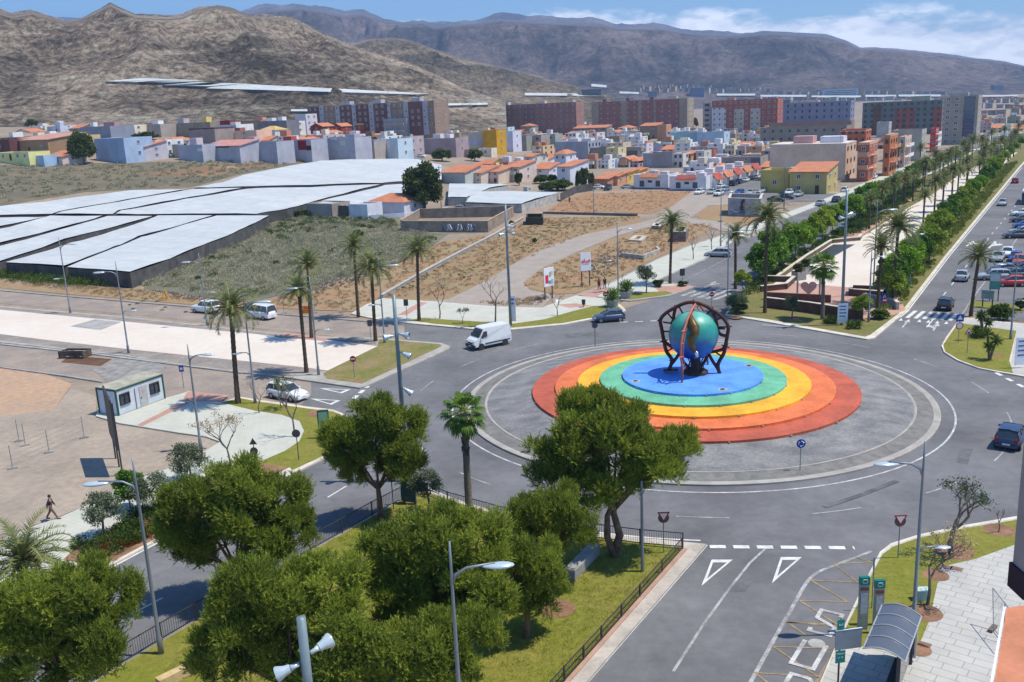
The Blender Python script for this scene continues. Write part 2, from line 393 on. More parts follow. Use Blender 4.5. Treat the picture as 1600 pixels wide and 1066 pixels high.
# ---------------------------------------------------------------- terrain sheet
def build_ground():
    us = np.concatenate([np.linspace(-1.6, -.62, 16), np.linspace(-.6, .6, 150), np.linspace(.62, 1.6, 16)])
    ds = np.concatenate([np.linspace(-30, 180, 22), np.linspace(190, 480, 73), np.geomspace(500, 9500, 46)])
    V = np.zeros((len(ds), len(us), 3))
    for i, d in enumerate(ds):
        for j, u in enumerate(us):
            x = u*max(d, 150); z = T(x, d); V[i, j] = (x, d, z-.02)
    a, b = len(ds), len(us); I = np.arange(a*b).reshape(a, b)
    Q = np.stack([I[:-1, :-1], I[:-1, 1:], I[1:, 1:], I[1:, :-1]], -1).reshape(-1, 4)
    tag(obj('ground', npmesh('ground', V.reshape(-1, 3), Q, GROUND, smooth=True)), kind='structure')
build_ground()

# ---------------------------------------------------------------- hills and mountains
from mathutils import noise as MN
def fbm(x, y, z, o=5, rid=False):
    v = 0; a = 1; s = 0
    for _ in range(o):
        n = MN.noise(Vector((x, y, z)))
        v += a*((1-2*abs(n)) if rid else n); s += a; a *= .5; x *= 2.03; y *= 2.03; z *= 2.03
    return v/s
HILLV = {}
def ridge(name, m, xs, crest, dist, prof, foot, amp, seed, nx=260, nd=60, back=.35, rid=True, sx=3.0, ws=300.0):
    """crest given where the photo shows it; the slope runs from the foot up to the crest and down again behind it"""
    pxs = np.linspace(xs[0], xs[1], nx); V = []
    rows = list(np.linspace(0, 1, nd)) + [1.0 + .06*k for k in range(1, 9)]
    for t in rows:
        for px in pxs:
            yc = interp(px, [c[0] for c in crest], [c[1] for c in crest])
            dc = interp(px, [c[0] for c in dist], [c[1] for c in dist]) if isinstance(dist, list) else dist
            v = ray(px, yc); v = v/v.y
            top = CAMH + v.z*dc
            ys = sum(interp(px+q, [c[0] for c in crest], [c[1] for c in crest]) for q in (-75, -50, -25, 0, 25, 50, 75))/7; vs_ = ray(px, ys); ts = CAMH + vs_.z/vs_.y*dc; top_ = top; top = lerp(ts, top, max(0, min(1, (t-.55)/.4)))
            d0 = foot[0] if not callable(foot[0]) else foot[0](px)
            z0 = T(v.x*d0, d0) + foot[1]
            if t <= 1:
                d = lerp(d0, dc, t); h = lerp(z0, top, interp(t, *prof))
            else:
                d = dc + (t-1)*dc*1.6; h = top - (t-1)*(top-z0)*1.7
            env = min(1, t*3.0)*(1-.93*min(1, max(0, (t-.72)/.28))) if t <= 1 else .07+.6*(t-1)
            n = fbm(v.x*d/ws + seed, d/ws*.55, seed, 6, rid)
            n2 = fbm(v.x*d/ws*4+seed, d/ws*3, seed+3, 4, True)
            hh = h + (top-z0)*amp*env*(n-.15) + (top-z0)*amp*1.0*env*(n2-.2)
            if t < 1: hh = min(hh, CAMH+v.z*d-(1-t)*top*.02)
            V.append((v.x*d, d, hh))
    a, b = len(rows), nx; I = np.arange(a*b).reshape(a, b)
    Q = np.stack([I[:-1, :-1], I[:-1, 1:], I[1:, 1:], I[1:, :-1]], -1).reshape(-1, 4)
    me = npmesh(name, np.array(V), Q, m, smooth=True)
    o = tag(obj(name, me), kind='structure'); HILLV[name] = me; return o
def hillmat(name, ca, cb, cc_, sc, layer=.02, green=None, bumpd=4.0):
    m = bpy.data.materials.new(name); m.use_nodes = True; t = m.node_tree; b = t.nodes['Principled BSDF']
    b.inputs['Roughness'].default_value = .95; b.inputs['Specular IOR Level'].default_value = .1
    ge = N(t, 'ShaderNodeNewGeometry')
    n1 = N(t, 'ShaderNodeTexNoise', i_Scale=sc, i_Detail=10.0, i_Roughness=.72); t.links.new(ge.outputs['Position'], n1.inputs[0])
    mp_ = N(t, 'ShaderNodeMapping'); mp_.inputs['Scale'].default_value = (.35, .12, 2.0); t.links.new(ge.outputs['Position'], mp_.inputs[0])
    n2 = N(t, 'ShaderNodeTexNoise', i_Scale=layer, i_Detail=8.0, i_Roughness=.65); t.links.new(mp_.outputs[0], n2.inputs[0])
    n3 = N(t, 'ShaderNodeTexNoise', i_Scale=sc*24, i_Detail=7.0, i_Roughness=.85); t.links.new(ge.outputs['Position'], n3.inputs[0])
    v = mth(t, 'ADD', mth(t, 'MULTIPLY', n1.outputs[0], .62), mth(t, 'ADD', mth(t, 'MULTIPLY', n2.outputs[0], .34), mth(t, 'MULTIPLY', n3.outputs[0], .42)))  # rock tones; broad contrast raised in the colour to stand in for relief shading
    o = ramp(t, v, [(.58, cc_), (.66, cb), (.73, ca), (.86, tuple(k*1.6 for k in ca))])
    pale = N(t, 'ShaderNodeMix', data_type='RGBA'); pale.inputs[7].default_value = (*[min(.6, k*1.55) for k in ca], 1); t.links.new(ramp(t, n2.outputs[0], [(.56, g(0)), (.66, g(.75))]), pale.inputs[0]); t.links.new(o, pale.inputs[6])
    sp = N(t, 'ShaderNodeMix', data_type='RGBA', blend_type='MULTIPLY'); sp.inputs[0].default_value = 1; t.links.new(pale.outputs[2], sp.inputs[6]); t.links.new(ramp(t, n3.outputs[0], [(.38, g(.42 if bumpd < 50 else .72)), (.62, g(1.35 if bumpd < 50 else 1.12))]), sp.inputs[7]); o = sp.outputs[2]
    t.links.new(o, b.inputs['Base Color'])
    bp = N(t, 'ShaderNodeBump', i_Strength=.9, i_Distance=bumpd); t.links.new(v, bp.inputs['Height']); t.links.new(bp.outputs[0], b.inputs['Normal'])
    MATS[name] = m; return m
HN = hillmat('near_hill_rock', (.50, .40, .30), (.27, .22, .165), (.10, .09, .068), .007, .05, bumpd=26)
HM = hillmat('mid_hill_rock', (.30, .24, .165), (.18, .15, .10), (.08, .075, .052), .006, .02, bumpd=26)
HF = hillmat('far_mountain_rock', (.25, .20, .185), (.125, .11, .108), (.038, .037, .042), .0018, .008, bumpd=70)
ridge('near_hills', HN, (-420, 790),
      [(-420, 60), (-200, 25), (-60, 15), (0, 17), (18, 23), (50, 18), (85, 28), (105, 34), (125, 30), (150, 18), (172, 6), (190, 15), (212, 24), (260, 27), (285, 25), (310, 14), (340, 9), (365, 14), (385, 24), (430, 27), (455, 28), (480, 40), (505, 55), (560, 76), (620, 93), (680, 116), (720, 136), (745, 145), (790, 158)],
      [(-420, 1650), (300, 1600), (500, 1350), (700, 1050), (790, 950)],
      ([0, .06, .17, .27, .32, .42, .6, .8, 1], [0, .06, .24, .36, .37, .52, .74, .9, 1]), (560, -2), .30, 3.3, nx=520, nd=130, ws=330)
ridge('middle_hills', HM, (500, 960), [(500, 100), (545, 73), (580, 62), (615, 60), (640, 64), (680, 78), (720, 92), (760, 100), (820, 115), (880, 130), (920, 142), (960, 152)],
      [(500, 2500), (960, 1900)], ([0, .3, .6, 1], [0, .15, .6, 1]), (1000, -2), .30, 8.1, nx=200, nd=60, ws=420)
ridge('far_mountains', HF, (330, 1900), [(330, 40), (380, 24), (420, 16), (470, 12), (500, 16), (540, 24), (567, 22), (600, 33), (640, 37), (660, 36), (682, 42), (700, 39), (745, 36), (780, 30), (850, 34), (940, 37), (965, 44), (1030, 44), (1080, 52), (1150, 56), (1200, 52), (1240, 54), (1290, 58), (1320, 66), (1345, 77), (1370, 76), (1450, 84), (1520, 93), (1570, 98), (1600, 104), (1700, 114), (1900, 132)],
      [(330, 6500), (1000, 6800), (1200, 6200), (1900, 5600)], ([0, .12, .35, .55, .75, 1], [0, .03, .14, .36, .62, 1]), (2300, -6), .85, 21.7, nx=560, nd=120, ws=1500)
ridge('distant_peaks', HF, (30, 420), [(30, 40), (70, 31), (95, 27), (115, 28), (160, 30), (215, 26), (240, 24), (282, 24), (320, 30), (420, 40)], 9000, ([0, 1], [0, 1]), (8000, 0), .05, 5.5, nx=60, nd=12)
ridge('front_mountain', HF, (760, 1560), [(760, 158), (800, 118), (830, 92), (860, 80), (900, 76), (940, 84), (975, 98), (1010, 112), (1060, 104), (1090, 84), (1110, 74), (1140, 66), (1180, 63), (1215, 66), (1250, 80), (1300, 100), (1360, 112), (1450, 122), (1560, 146)],
      [(760, 4300), (1560, 4800)], ([0, .25, .5, .72, .8, 1], [0, .08, .28, .50, .80, 1]), (2800, -6), .75, 44.2, nx=340, nd=80, ws=800)

# ---------------------------------------------------------------- haze
def haze():
    b = MB().box((0, 3600, 620), (9800, 7600, 1246))
    b = MB(); b.b2(-6200, 7800, -60, 9700, -3.0, 1000)
    m = bpy.data.materials.new('haze_air'); m.use_nodes = True; t = m.node_tree; t.nodes.clear()
    o = N(t, 'ShaderNodeOutputMaterial'); v = N(t, 'ShaderNodeVolumePrincipled')
    v.inputs['Color'].default_value = (.45, .65, 1.0, 1); v.inputs['Density'].default_value = 1.3e-4; v.inputs['Anisotropy'].default_value = .2
    t.links.new(v.outputs[0], o.inputs['Volume'])
    tag(b.build('haze', m), kind='stuff')
haze()

# ---------------------------------------------------------------- the junction: roads, islands, pavements
RC = (16.155, 82.43); RO = 20.74
k = 1
def ringpt(r, a): return (RC[0]+r*sin(R_(a)), RC[1]+r*cos(R_(a)))
# roads (each sheet a few mm above the one below)
slabroad = tag(obj('roundabout_road', sheet_mesh('roundabout_road', [ringpt(36.5, a) for a in range(0, 360, 5)], .008, ASPH)), kind='structure')
sheet('construction_road', [(-90, 436), (0, 452), (120, 463), (300, 478), (430, 489), (560, 500), (640, 508), (640, 524), (540, 528), (430, 516), (320, 504), (200, 491), (0, 474), (-90, 462)], .004, DIRTROAD)
sheet('sandy_lane', [(-90, 528), (0, 537), (200, 558), (300, 574), (443, 590), (500, 596), (500, 640), (400, 628), (340, 632), (300, 612), (258, 622), (162, 596), (96, 586), (0, 572), (-90, 560)], .006, DIRTROAD)
sheet('side_street', [(486, 594), (575, 606), (640, 620), (620, 690), (560, 668), (535, 643), (486, 636)], .012, ASPH2)
sheet('north_west_street', [(632, 506), (760, 518), (800, 520), (760, 560), (690, 545), (632, 529)], .012, ASPH2)
sheet('lower_left_road', [(520, 705), (461, 736), (248, 843), (177, 881), (60, 944), (0, 976), (-120, 1040), (-120, 1200), (100, 1095), (165, 1052), (253, 999), (357, 938), (484, 860), (582, 805), (640, 775), (600, 720)], .012, ASPH)
sheet('bottom_road', [(1040, 800), (1104, 850), (916, 1066), (790, 1215), (1180, 1215), (1301, 1019), (1320, 985), (1345, 925), (1376, 862), (1394, 848), (1340, 820)], .012, ASPH)
sheet('boulevard_road', [(1355, 540), (1366, 528), (1415, 486), (1481, 400), (1595, 261), (1680, 168), (1760, 168), (1725, 255), (1605, 405), (1499, 500), (1478, 527), (1471, 540), (1473, 560), (1420, 580)], .012, ASPH)
sheet('boulevard_left_road', [(960, 487), (1043, 461), (1000, 448), (1028, 437), (1101, 405), (1155, 371), (1225, 342), (1289, 317), (1405, 273), (1500, 232), (1540, 226), (1470, 262), (1408, 290), (1290, 372), (1180, 440), (1150, 466), (1140, 490), (1060, 520)], .012, ASPH)
sheet('right_road', [(1560, 575), (1600, 584), (1760, 610), (1760, 790), (1585, 812), (1500, 700)], .012, ASPH)
sheet('car_park', [(1540, 430), (1500, 480), (1560, 498), (1760, 520), (1900, 400), (1760, 300), (1605, 335), (1588, 352), (1562, 390)], .02, ASPH2)
# circular line of the ring road and lanes
LM = MB()
LZ = [.022]
def lines(name, m, items, z=None):
    b = MB(); LZ[0] += .0012; z = LZ[0]
    for pts, w, dash in items: strip_pts(b, pts, w, z, dash)
    return tag(b.build(name, m), kind='structure')
ox = (1102-800)
lines('ring_edge_line', WORN, [(arc(RC, RO+1.1, 0, 360, 120), .16, None)])
lines('ring_lane_line', FADED, [(arc(RC, 25.9, 30, 330, 160), .13, (3.4, 5.4))])
lines('roundabout_edge_marking', WHITE, [(arc(RC, 29.3, 190, 232, 40), .14, None), (arc(RC, 30.0, 27, 52, 30), .15, None)])
lines('kerb_edge_line', WHITE, [(px2w([(1104, 852), (916, 1068), (790, 1213)]), .16, None), (px2w([(1362, 527), (1418, 487), (1484, 400), (1597, 262)]), .15, None), (px2w([(461, 740), (248, 848), (177, 886), (0, 981)]), .14, None)])
lines('exit_line', FADED, [(px2w([(1200, 854), (1172, 880), (1140, 920), (1100, 975), (1052, 1050)]), .15, None)])
lines('bay_edge_line', FADED, [(smooth_poly(px2w([(1362, 862), (1310, 882), (1268, 902), (1235, 955), (1190, 1035), (1150, 1110)]), False), .2, None)])
lines('bay_zigzag', YELLOWP, [(px2w(q), .1, None) for q in ([(1360, 879), (1303, 882), (1341, 911), (1266, 907), (1324, 941), (1249, 939), (1307, 976), (1230, 973), (1260, 994)], [(1300, 975), (1308, 979), (1230, 973)], [(1300, 1014), (1208, 1011), (1278, 1058), (1180, 1052), (1240, 1100)], [(1336, 871), (1362, 879)])])
lines('lower_lane_line', WHITE, [(px2w([(543, 759), (512, 778)]), .13, None), (px2w([(653, 935), (640, 940)]), .1, None), (px2w([(254, 935), (205, 961)]), .13, None)])
lines('boulevard_lane_line', WHITE, [(px2w([(1448, 512), (1460, 497)]), .13, None), (px2w([(1474, 462), (1540, 378), (1590, 318), (1640, 258)]), .14, (2.4, 5.0))])
lines('boulevard_bay_line', FADED, [(px2w([(1499, 498), (1530, 452), (1562, 412), (1604, 352), (1660, 285)]), .18, None)])
lines('left_road_line', FADED, [(px2w([(1042, 452), (1096, 425), (1160, 392)]), .12, None), (px2w([(1095, 468), (1160, 430), (1200, 405)]), .12, (3, 4))])
lines('north_give_way_line', WHITE, [(px2w([(968, 504), (1000, 503), (1040, 501)]), .3, (1.0, .9))])
lines('south_give_way_line', WHITE, [(px2w([(1109, 855), (1335, 857)]), .42, (.95, .45))])
lines('west_give_way_line', WHITE, [(px2w([(552, 624), (575, 604)]), .45, (1.1, .7))])
lines('east_give_way_line', WHITE, [(px2w([(1556, 583), (1600, 606), (1640, 625)]), .4, (1.0, .9))])
def giveway(q):
    """hollow triangle painted on the road"""
    b = MB(); P = [Vector(p) for p in px2w(q)]; c = sum(P, Vector((0, 0)))/3
    inn = [P[0].lerp(c, .34), P[1].lerp(c, .34), P[2].lerp(c, .40)]
    for i in range(3):
        a, d = P[i], P[(i+1) % 3]; e, f = inn[(i+1) % 3], inn[i]
        b.quad(*[(p.x, p.y, .021) for p in (a, d, e, f)])
    tag(b.build('give_way_triangle', WHITE), kind='structure')
giveway([(1112, 875), (1145, 875), (1096, 916)]); giveway([(1220, 871), (1253, 871), (1206, 912)])
giveway([(548, 609), (534, 615), (499, 607)]); giveway([(532, 626), (518, 633), (484, 623)])
def bars(name, m, p0, p1, w, n, along, z=.022, duty=.5):
    """zebra bars between two pixels, each a quad running in direction `along` (pixel pair)"""
    A, B = Vector(px2w([p0])[0]), Vector(px2w([p1])[0]); d = (B-A); L = d.length/n
    a, e = [Vector(q) for q in px2w(along)]; v = (e-a); d.normalize(); b = MB()
    for i in range(n):
        s = A + d*L*i; t = s + d*L*duty
        b.quad(*[(p.x, p.y, z) for p in (s, t, t+v, s+v)])
    return tag(b.build(name, m), kind='structure')
bars('zebra_crossing', WHITE, (1401, 496), (1494, 502), 1, 7, [(1401, 496), (1415, 485)])
bars('zebra_crossing', FADED, (1063, 462), (1125, 470), 1, 5, [(1063, 462), (1102, 448)])
bars('zebra_crossing', WHITE, (868, 474), (945, 474), 1, 4, [(868, 474), (868, 468)])
for c in ((1407, 500), (1436, 502), (1450, 503), (1464, 504), (1478, 505)):
    q = px2w([(c[0]-3.5, c[1]+1.5), (c[0]+3.5, c[1]+1.5), (c[0]+1.5, c[1]-2.5)])
    tag(MB().add([(x, y, .021) for x, y in q], [(0, 1, 2)]).build('raised_crossing_mark', WHITE), kind='structure')
def arrow(p0, p1, side=0, sc=1.0, m=WHITE):
    A, B = [Vector(q) for q in px2w([p0, p1])]; d = (B-A); L = d.length; d.normalize(); n = Vector((d.y, -d.x)); b = MB()
    def Q(*pp): b.add([(A+d*(u*L)+n*v*sc).to_3d()+Vector((0, 0, .022+T(*(A+d*(u*L)+n*v*sc)))) for u, v in pp], [tuple(range(len(pp)))])
    Q((0, -.12), (.62, -.12), (.62, .12), (0, .12)); Q((.6, -.45), (1, 0), (.6, .45))
    if side: Q((.25, .1*side), (.5, .1*side), (.62, .75*side), (.42, .75*side)); Q((.36, .72*side), (.52, 1.35*side), (.68, .72*side))
    tag(b.build('lane_arrow', m), kind='structure')
arrow((1410, 512), (1421, 499), 0, .8, WORN); arrow((1458, 517), (1466, 505), -1, .8, WORN)
arrow((1510, 385), (1522, 377), 1, 1.2); arrow((1545, 388), (1556, 377), 1, 1.2)
arrow((1103, 449), (1120, 439), 1, .9, FADED)
# BUS lettering on the bay
def letter(name, cx, cy, ux, vx, strokes, w, h, th=.3):
    O = Vector(px2w([(cx, cy)])[0]); b = MB()
    for s in strokes:
        pts = [O + ux*(p[0]*w) + vx*(p[1]*h) for p in s]; strip_pts(b, [(p.x, p.y) for p in pts], th, .042, None, 9)
    tag(b.build(name, WORN), kind='structure')
bd = (Vector(px2w([(1290, 945)])[0]) - Vector(px2w([(1215, 1066)])[0])).normalized(); bn = Vector((bd.y, -bd.x))
SS = [[(1, .86), (1, 1), (0, 1), (0, .62), (1, .38), (1, 0), (0, 0), (0, .14)]]
UU = [[(0, 1), (0, 0), (1, 0), (1, 1)]]
BB = [[(0, 0), (0, 1), (.8, 1), (1, .88), (1, .62), (.8, .5), (0, .5)], [(.8, .5), (1, .4), (1, .1), (.8, 0), (0, 0)]]
letter('road_letter', 1264, 986, bn, bd, SS, 1.05, 2.3, .22); letter('road_letter', 1236, 1037, bn, bd, UU, 1.05, 2.3, .22); letter('road_letter', 1212, 1094, bn, bd, BB, 1.05, 2.3, .22)
# dark patches, drains
def disc(name, px, r, m, z=.024, n=20):
    c = px2w([px])[0]; b = MB(); b.add([(c[0]+r*cos(2*pi*i/n), c[1]+r*sin(2*pi*i/n), z) for i in range(n)], [tuple(range(n))]); return tag(b.build(name, m), kind='structure')
TYRE = mat('tyre_mark', (.128, .128, .134), .85, .2, .8, fine=.3)
lines('skid_mark', TYRE, [(px2w([(1288, 793), (1340, 776), (1402, 752)]), .4, None), (px2w([(1330, 690), (1390, 640)]), .01, None)])
PATCH = mat('asphalt_patch', (.14, .14, .146), .9, .12, .8, fine=.25)
for q in ([(1150, 905), (1176, 905), (1166, 925), (1138, 925)], [(600, 735), (626, 726), (640, 738), (612, 748)], [(880, 522), (930, 518), (936, 523), (886, 528)], [(1420, 600), (1450, 606), (1446, 614), (1414, 607)], [(1500, 700), (1520, 702), (1512, 726), (1494, 722)], [(330, 880), (352, 868), (364, 876), (340, 889)]): sheet('asphalt_patch', q, .0205, PATCH)
disc('manhole_cover', (1276, 1006), .42, FADED, .023); disc('manhole_cover', (1276, 1006), .36, KERBG, .026)

# ---- kerbed islands
slab('median_island', [(-90, 464), (0, 478), (200, 495), (430, 520), (509, 526), (580, 527), (690, 536), (704, 541), (700, 546), (570, 604), (562, 606), (443, 589), (300, 573), (200, 557), (0, 535), (-90, 526)], KERB)
sheet('bare_earth_strip', [(-90, 467), (0, 480), (200, 497), (430, 522), (509, 528), (585, 530), (590, 541), (512, 580), (443, 587), (300, 571), (200, 555), (0, 532), (-90, 523)], .155, GRAVEL)
sheet('cream_plaza', [(-90, 477), (0, 484), (149, 498), (355, 518), (400, 522), (440, 528), (509, 531), (590, 541), (512, 579), (484, 575), (400, 566), (203, 546), (71, 531), (0, 522), (-90, 513)], .16, PLAZA)
sheet('grey_patch', [(109, 510), (149, 499), (190, 503), (157, 516)], .165, KERBG)
sheet('median_lawn', [(592, 530), (688, 538), (690, 541), (566, 599), (512, 592), (505, 584), (512, 579), (590, 541)], .17, GRASSDRY, False)
sheet('pink_path', [(443, 519), (512, 529), (520, 530), (505, 533), (440, 527)], .163, PINKT)
slab('west_island', [(-120, 860), (0, 843), (51, 823), (94, 808), (152, 782), (228, 744), (274, 728), (327, 701), (344, 690), (322, 682), (279, 676), (186, 661), (150, 650), (162, 600), (258, 622), (300, 611), (342, 629), (375, 620), (400, 624), (486, 636), (521, 640), (545, 650), (553, 668), (540, 695), (507, 716), (461, 738), (248, 843), (177, 881), (60, 944), (0, 976), (-120, 1040)], CREAMK, .14)
sheet('west_pavement', [(-120, 870), (0, 843), (51, 823), (94, 808), (152, 782), (228, 744), (274, 728), (327, 701), (344, 690), (322, 682), (279, 676), (186, 661), (150, 650), (165, 640), (186, 648), (258, 623), (296, 611), (342, 628), (400, 642), (440, 648), (468, 658), (475, 673), (468, 689), (446, 704), (400, 728), (330, 760), (240, 795), (170, 830), (118, 858), (99, 874), (132, 888), (0, 960), (-120, 1030)], .15, PAVE)
sheet('planting_bed', [(99, 874), (118, 856), (170, 828), (240, 792), (330, 757), (400, 724), (452, 730), (250, 838), (178, 876), (150, 884)], .155, mat('bed_soil', (.27, .15, .09), .95, .15, .8, fine=.3))
sheet('west_lawn', [(345, 629), (375, 622), (400, 627), (486, 639), (520, 643), (542, 652), (549, 668), (536, 692), (505, 712), (458, 734), (452, 730), (400, 724), (446, 704), (468, 689), (475, 673), (468, 658), (440, 648), (400, 642)], .157, GRASS)
sheet('pink_path', [(214, 664), (222, 666), (300, 628), (345, 627), (358, 618), (300, 611), (292, 613), (284, 628)], .156, PINKT)
slab('north_west_island', [(548, 490), (572, 476), (597, 466), (662, 470), (775, 479), (845, 481), (877, 470), (904, 460), (950, 463), (972, 478), (978, 485), (960, 492), (880, 507), (800, 515), (740, 514), (640, 505), (590, 499)], CREAMK, .14)
sheet('north_west_pavement', [(552, 490), (574, 477), (598, 467), (662, 471), (775, 480), (845, 482), (878, 471), (904, 461), (948, 465), (966, 476), (970, 483), (880, 503), (800, 511), (740, 510), (640, 501), (590, 495)], .15, PAVE)
sheet('verge_lawn', [(637, 500), (660, 497), (740, 502), (800, 506), (850, 499), (896, 486), (927, 478), (965, 478), (974, 485), (958, 490), (880, 504.5), (800, 512), (740, 511), (680, 506)], .157, GRASS)
sheet('pink_path', [(620, 493), (636, 492), (668, 473), (656, 472)], .153, PINKT)
sheet('pink_path', [(868, 476), (890, 481), (926, 478), (900, 474)], .153, PINKT)
slab('north_pavement', [(900, 462), (962, 438.5), (1026, 405), (1079, 383), (1129, 367), (1185, 347), (1289, 310), (1400, 265), (1480, 236), (1500, 240), (1405, 274), (1289, 318), (1225, 343), (1155, 372), (1101, 406), (1028, 438), (1088, 448), (1045, 462), (985, 470), (930, 466)], KERBG, .14)
sheet('north_paving', [(903, 462), (962, 439.5), (1026, 406), (1079, 384), (1129, 368), (1185, 348), (1289, 311), (1400, 266), (1480, 237), (1498, 240), (1404, 273.5), (1288, 317), (1223, 343), (1153, 372), (1098, 405), (1022, 439), (1078, 449), (1042, 459), (985, 467), (935, 465)], .15, PAVE)
sheet('verge_lawn', [(982, 458), (1040, 455), (1052, 458), (1040, 461), (985, 468), (970, 466)], .157, GRASS)
sheet('pink_path', [(903, 461), (940, 448), (955, 450), (930, 465)], .153, PINKT); sheet('pink_path', [(1022, 448), (1066, 446), (1084, 448), (1058, 457), (1030, 456)], .153, PINKT)
BAYL = lines('parking_bay_lines', FADED, [(px2w([(1030+i*16.5, 437-i*7.4), (1062+i*17, 442-i*7.5)]), .1, None) for i in range(1, 8)])
# boulevard median
slab('boulevard_island', [(1133, 492), (1140, 480), (1160, 458), (1180, 441), (1290, 372), (1408, 290), (1470, 262), (1540, 226), (1640, 190), (1672, 176), (1595, 261), (1481, 400), (1415, 487), (1366, 528), (1355, 530), (1200, 503)], CREAMK, .15)
sheet('boulevard_lawn', [(1136, 491), (1142, 482), (1162, 460), (1181, 443), (1291, 374), (1409, 292), (1471, 264), (1541, 228), (1640, 192), (1665, 180), (1591, 262), (1476, 400), (1409, 486), (1360, 523), (1352, 526), (1200, 499)], .16, mat('median_lawn_olive', (.13, .145, .035), .95, .1, .3, col2=(.2, .165, .06), fine=.3, detail=8))
sheet('promenade', [(1205, 446), (1240, 422), (1299, 381), (1342, 373), (1380, 349), (1415, 327), (1460, 302), (1500, 272), (1560, 243), (1590, 238), (1545, 278), (1500, 325), (1470, 360), (1440, 395), (1410, 430), (1377, 453), (1300, 447), (1240, 441)], .17, PLAZA)
sheet('brown_path', [(1305, 381), (1345, 352), (1420, 308), (1428, 311), (1350, 366), (1342, 373)], .172, SALMON)
sheet('salmon_terrace', [(1196, 452), (1240, 441), (1300, 447), (1377, 453), (1402, 458), (1415, 484), (1398, 492), (1330, 500), (1196, 478)], .166, SALMON)
# the round traffic island
slab('north_east_island', [(1471, 540), (1478, 527), (1491, 509), (1499, 501), (1506, 496), (1600, 506), (1700, 514), (1700, 625), (1600, 588), (1560, 581), (1529, 575), (1496, 563), (1475, 550)], CREAMK, .14)
sheet('east_pavement', [(1505, 497.5), (1600, 507.5), (1700, 516), (1700, 620), (1600, 586.5), (1578, 582), (1588, 517), (1501, 505)], .15, PAVE2)
sheet('east_lawn', [(1474, 539), (1481, 528), (1493, 511), (1501, 505), (1588, 517), (1577, 563), (1583, 583), (1560, 579.5), (1529, 573.5), (1497, 561), (1477, 549)], .157, GRASS)
sheet('car_park_verge', [(1518, 470), (1560, 474), (1598, 476), (1598, 488), (1560, 485), (1512, 478)], .06, GRASS)
slab('park_island', [(628, 778), (640, 770), (668, 766), (720, 783), (790, 803), (860, 820), (935, 833), (1020, 842), (1104, 850), (916, 1066), (790, 1210), (400, 1260), (60, 1120), (165, 1052), (253, 999), (357, 938), (484, 860), (582, 805)], mat('apron_concrete', (.47, .42, .36), .85, .12, .5, fine=.15), .15)
sheet('park_lawn', [(632, 779), (642, 773), (668, 769), (720, 787), (790, 808), (860, 826), (935, 840), (1068, 856), (884, 1064), (770, 1206), (400, 1250), (70, 1116), (168, 1053), (256, 1000), (360, 939), (487, 861), (585, 806)], .16, GRASS)
slab('brick_edging', [(1068, 855.5), (1074, 857), (886, 1069), (772, 1208), (768, 1206), (881, 1066)], mat('edging_brick', (.42, .26, .19), .85, .1, 1), .22)
slab('south_east_island', [(1281, 1066), (1301, 1019), (1321, 973), (1344, 925), (1357, 897), (1375, 862), (1392, 849), (1436, 835), (1504, 821), (1585, 807), (1760, 790), (1900, 1300), (1150, 1300)], CREAMK, .15)
sheet('south_east_paving', [(1284, 1066), (1304, 1019), (1324, 974), (1347, 926), (1360, 898), (1378, 864), (1394, 852), (1437, 838), (1504, 824), (1585, 810.5), (1760, 795), (1900, 1300), (1152, 1300)], .16, PAVE2)
sheet('corner_lawn', [(1321, 983), (1326, 972), (1349, 926), (1362, 898), (1379, 866), (1396, 854), (1437, 840), (1504, 826), (1590, 812), (1760, 800), (1760, 812), (1583, 852), (1522, 874), (1472, 885), (1463, 920), (1451, 973), (1428, 1026), (1413, 1021), (1342, 1009)], .167, GRASS)
for c, r in (((1490, 866), 1.1), ((1561, 832), .9), ((1462, 903), .7), ((1444, 962), .9), ((1435, 1020), .6), ((870, 955), 1.0), ((640, 785), .6), ((497, 648), 1.0), ((560, 598), .5), ((1150, 498), .8), ((1240, 498), .9), ((1560, 558), .6)):
    disc('tree_pit_soil', c, r, MATS['bed_soil'], .172)
for c in ((1478, 890), (1494, 893), (1444, 1012), (1410, 470)):
    a, b_ = px2w([c])[0]; tag(MB().box((a, b_, .166), (.6, .45, .012), R_(-38)).build('drain_cover', mat('rusty_cover', (.22, .13, .10), .8, .1, 4)), kind='structure')
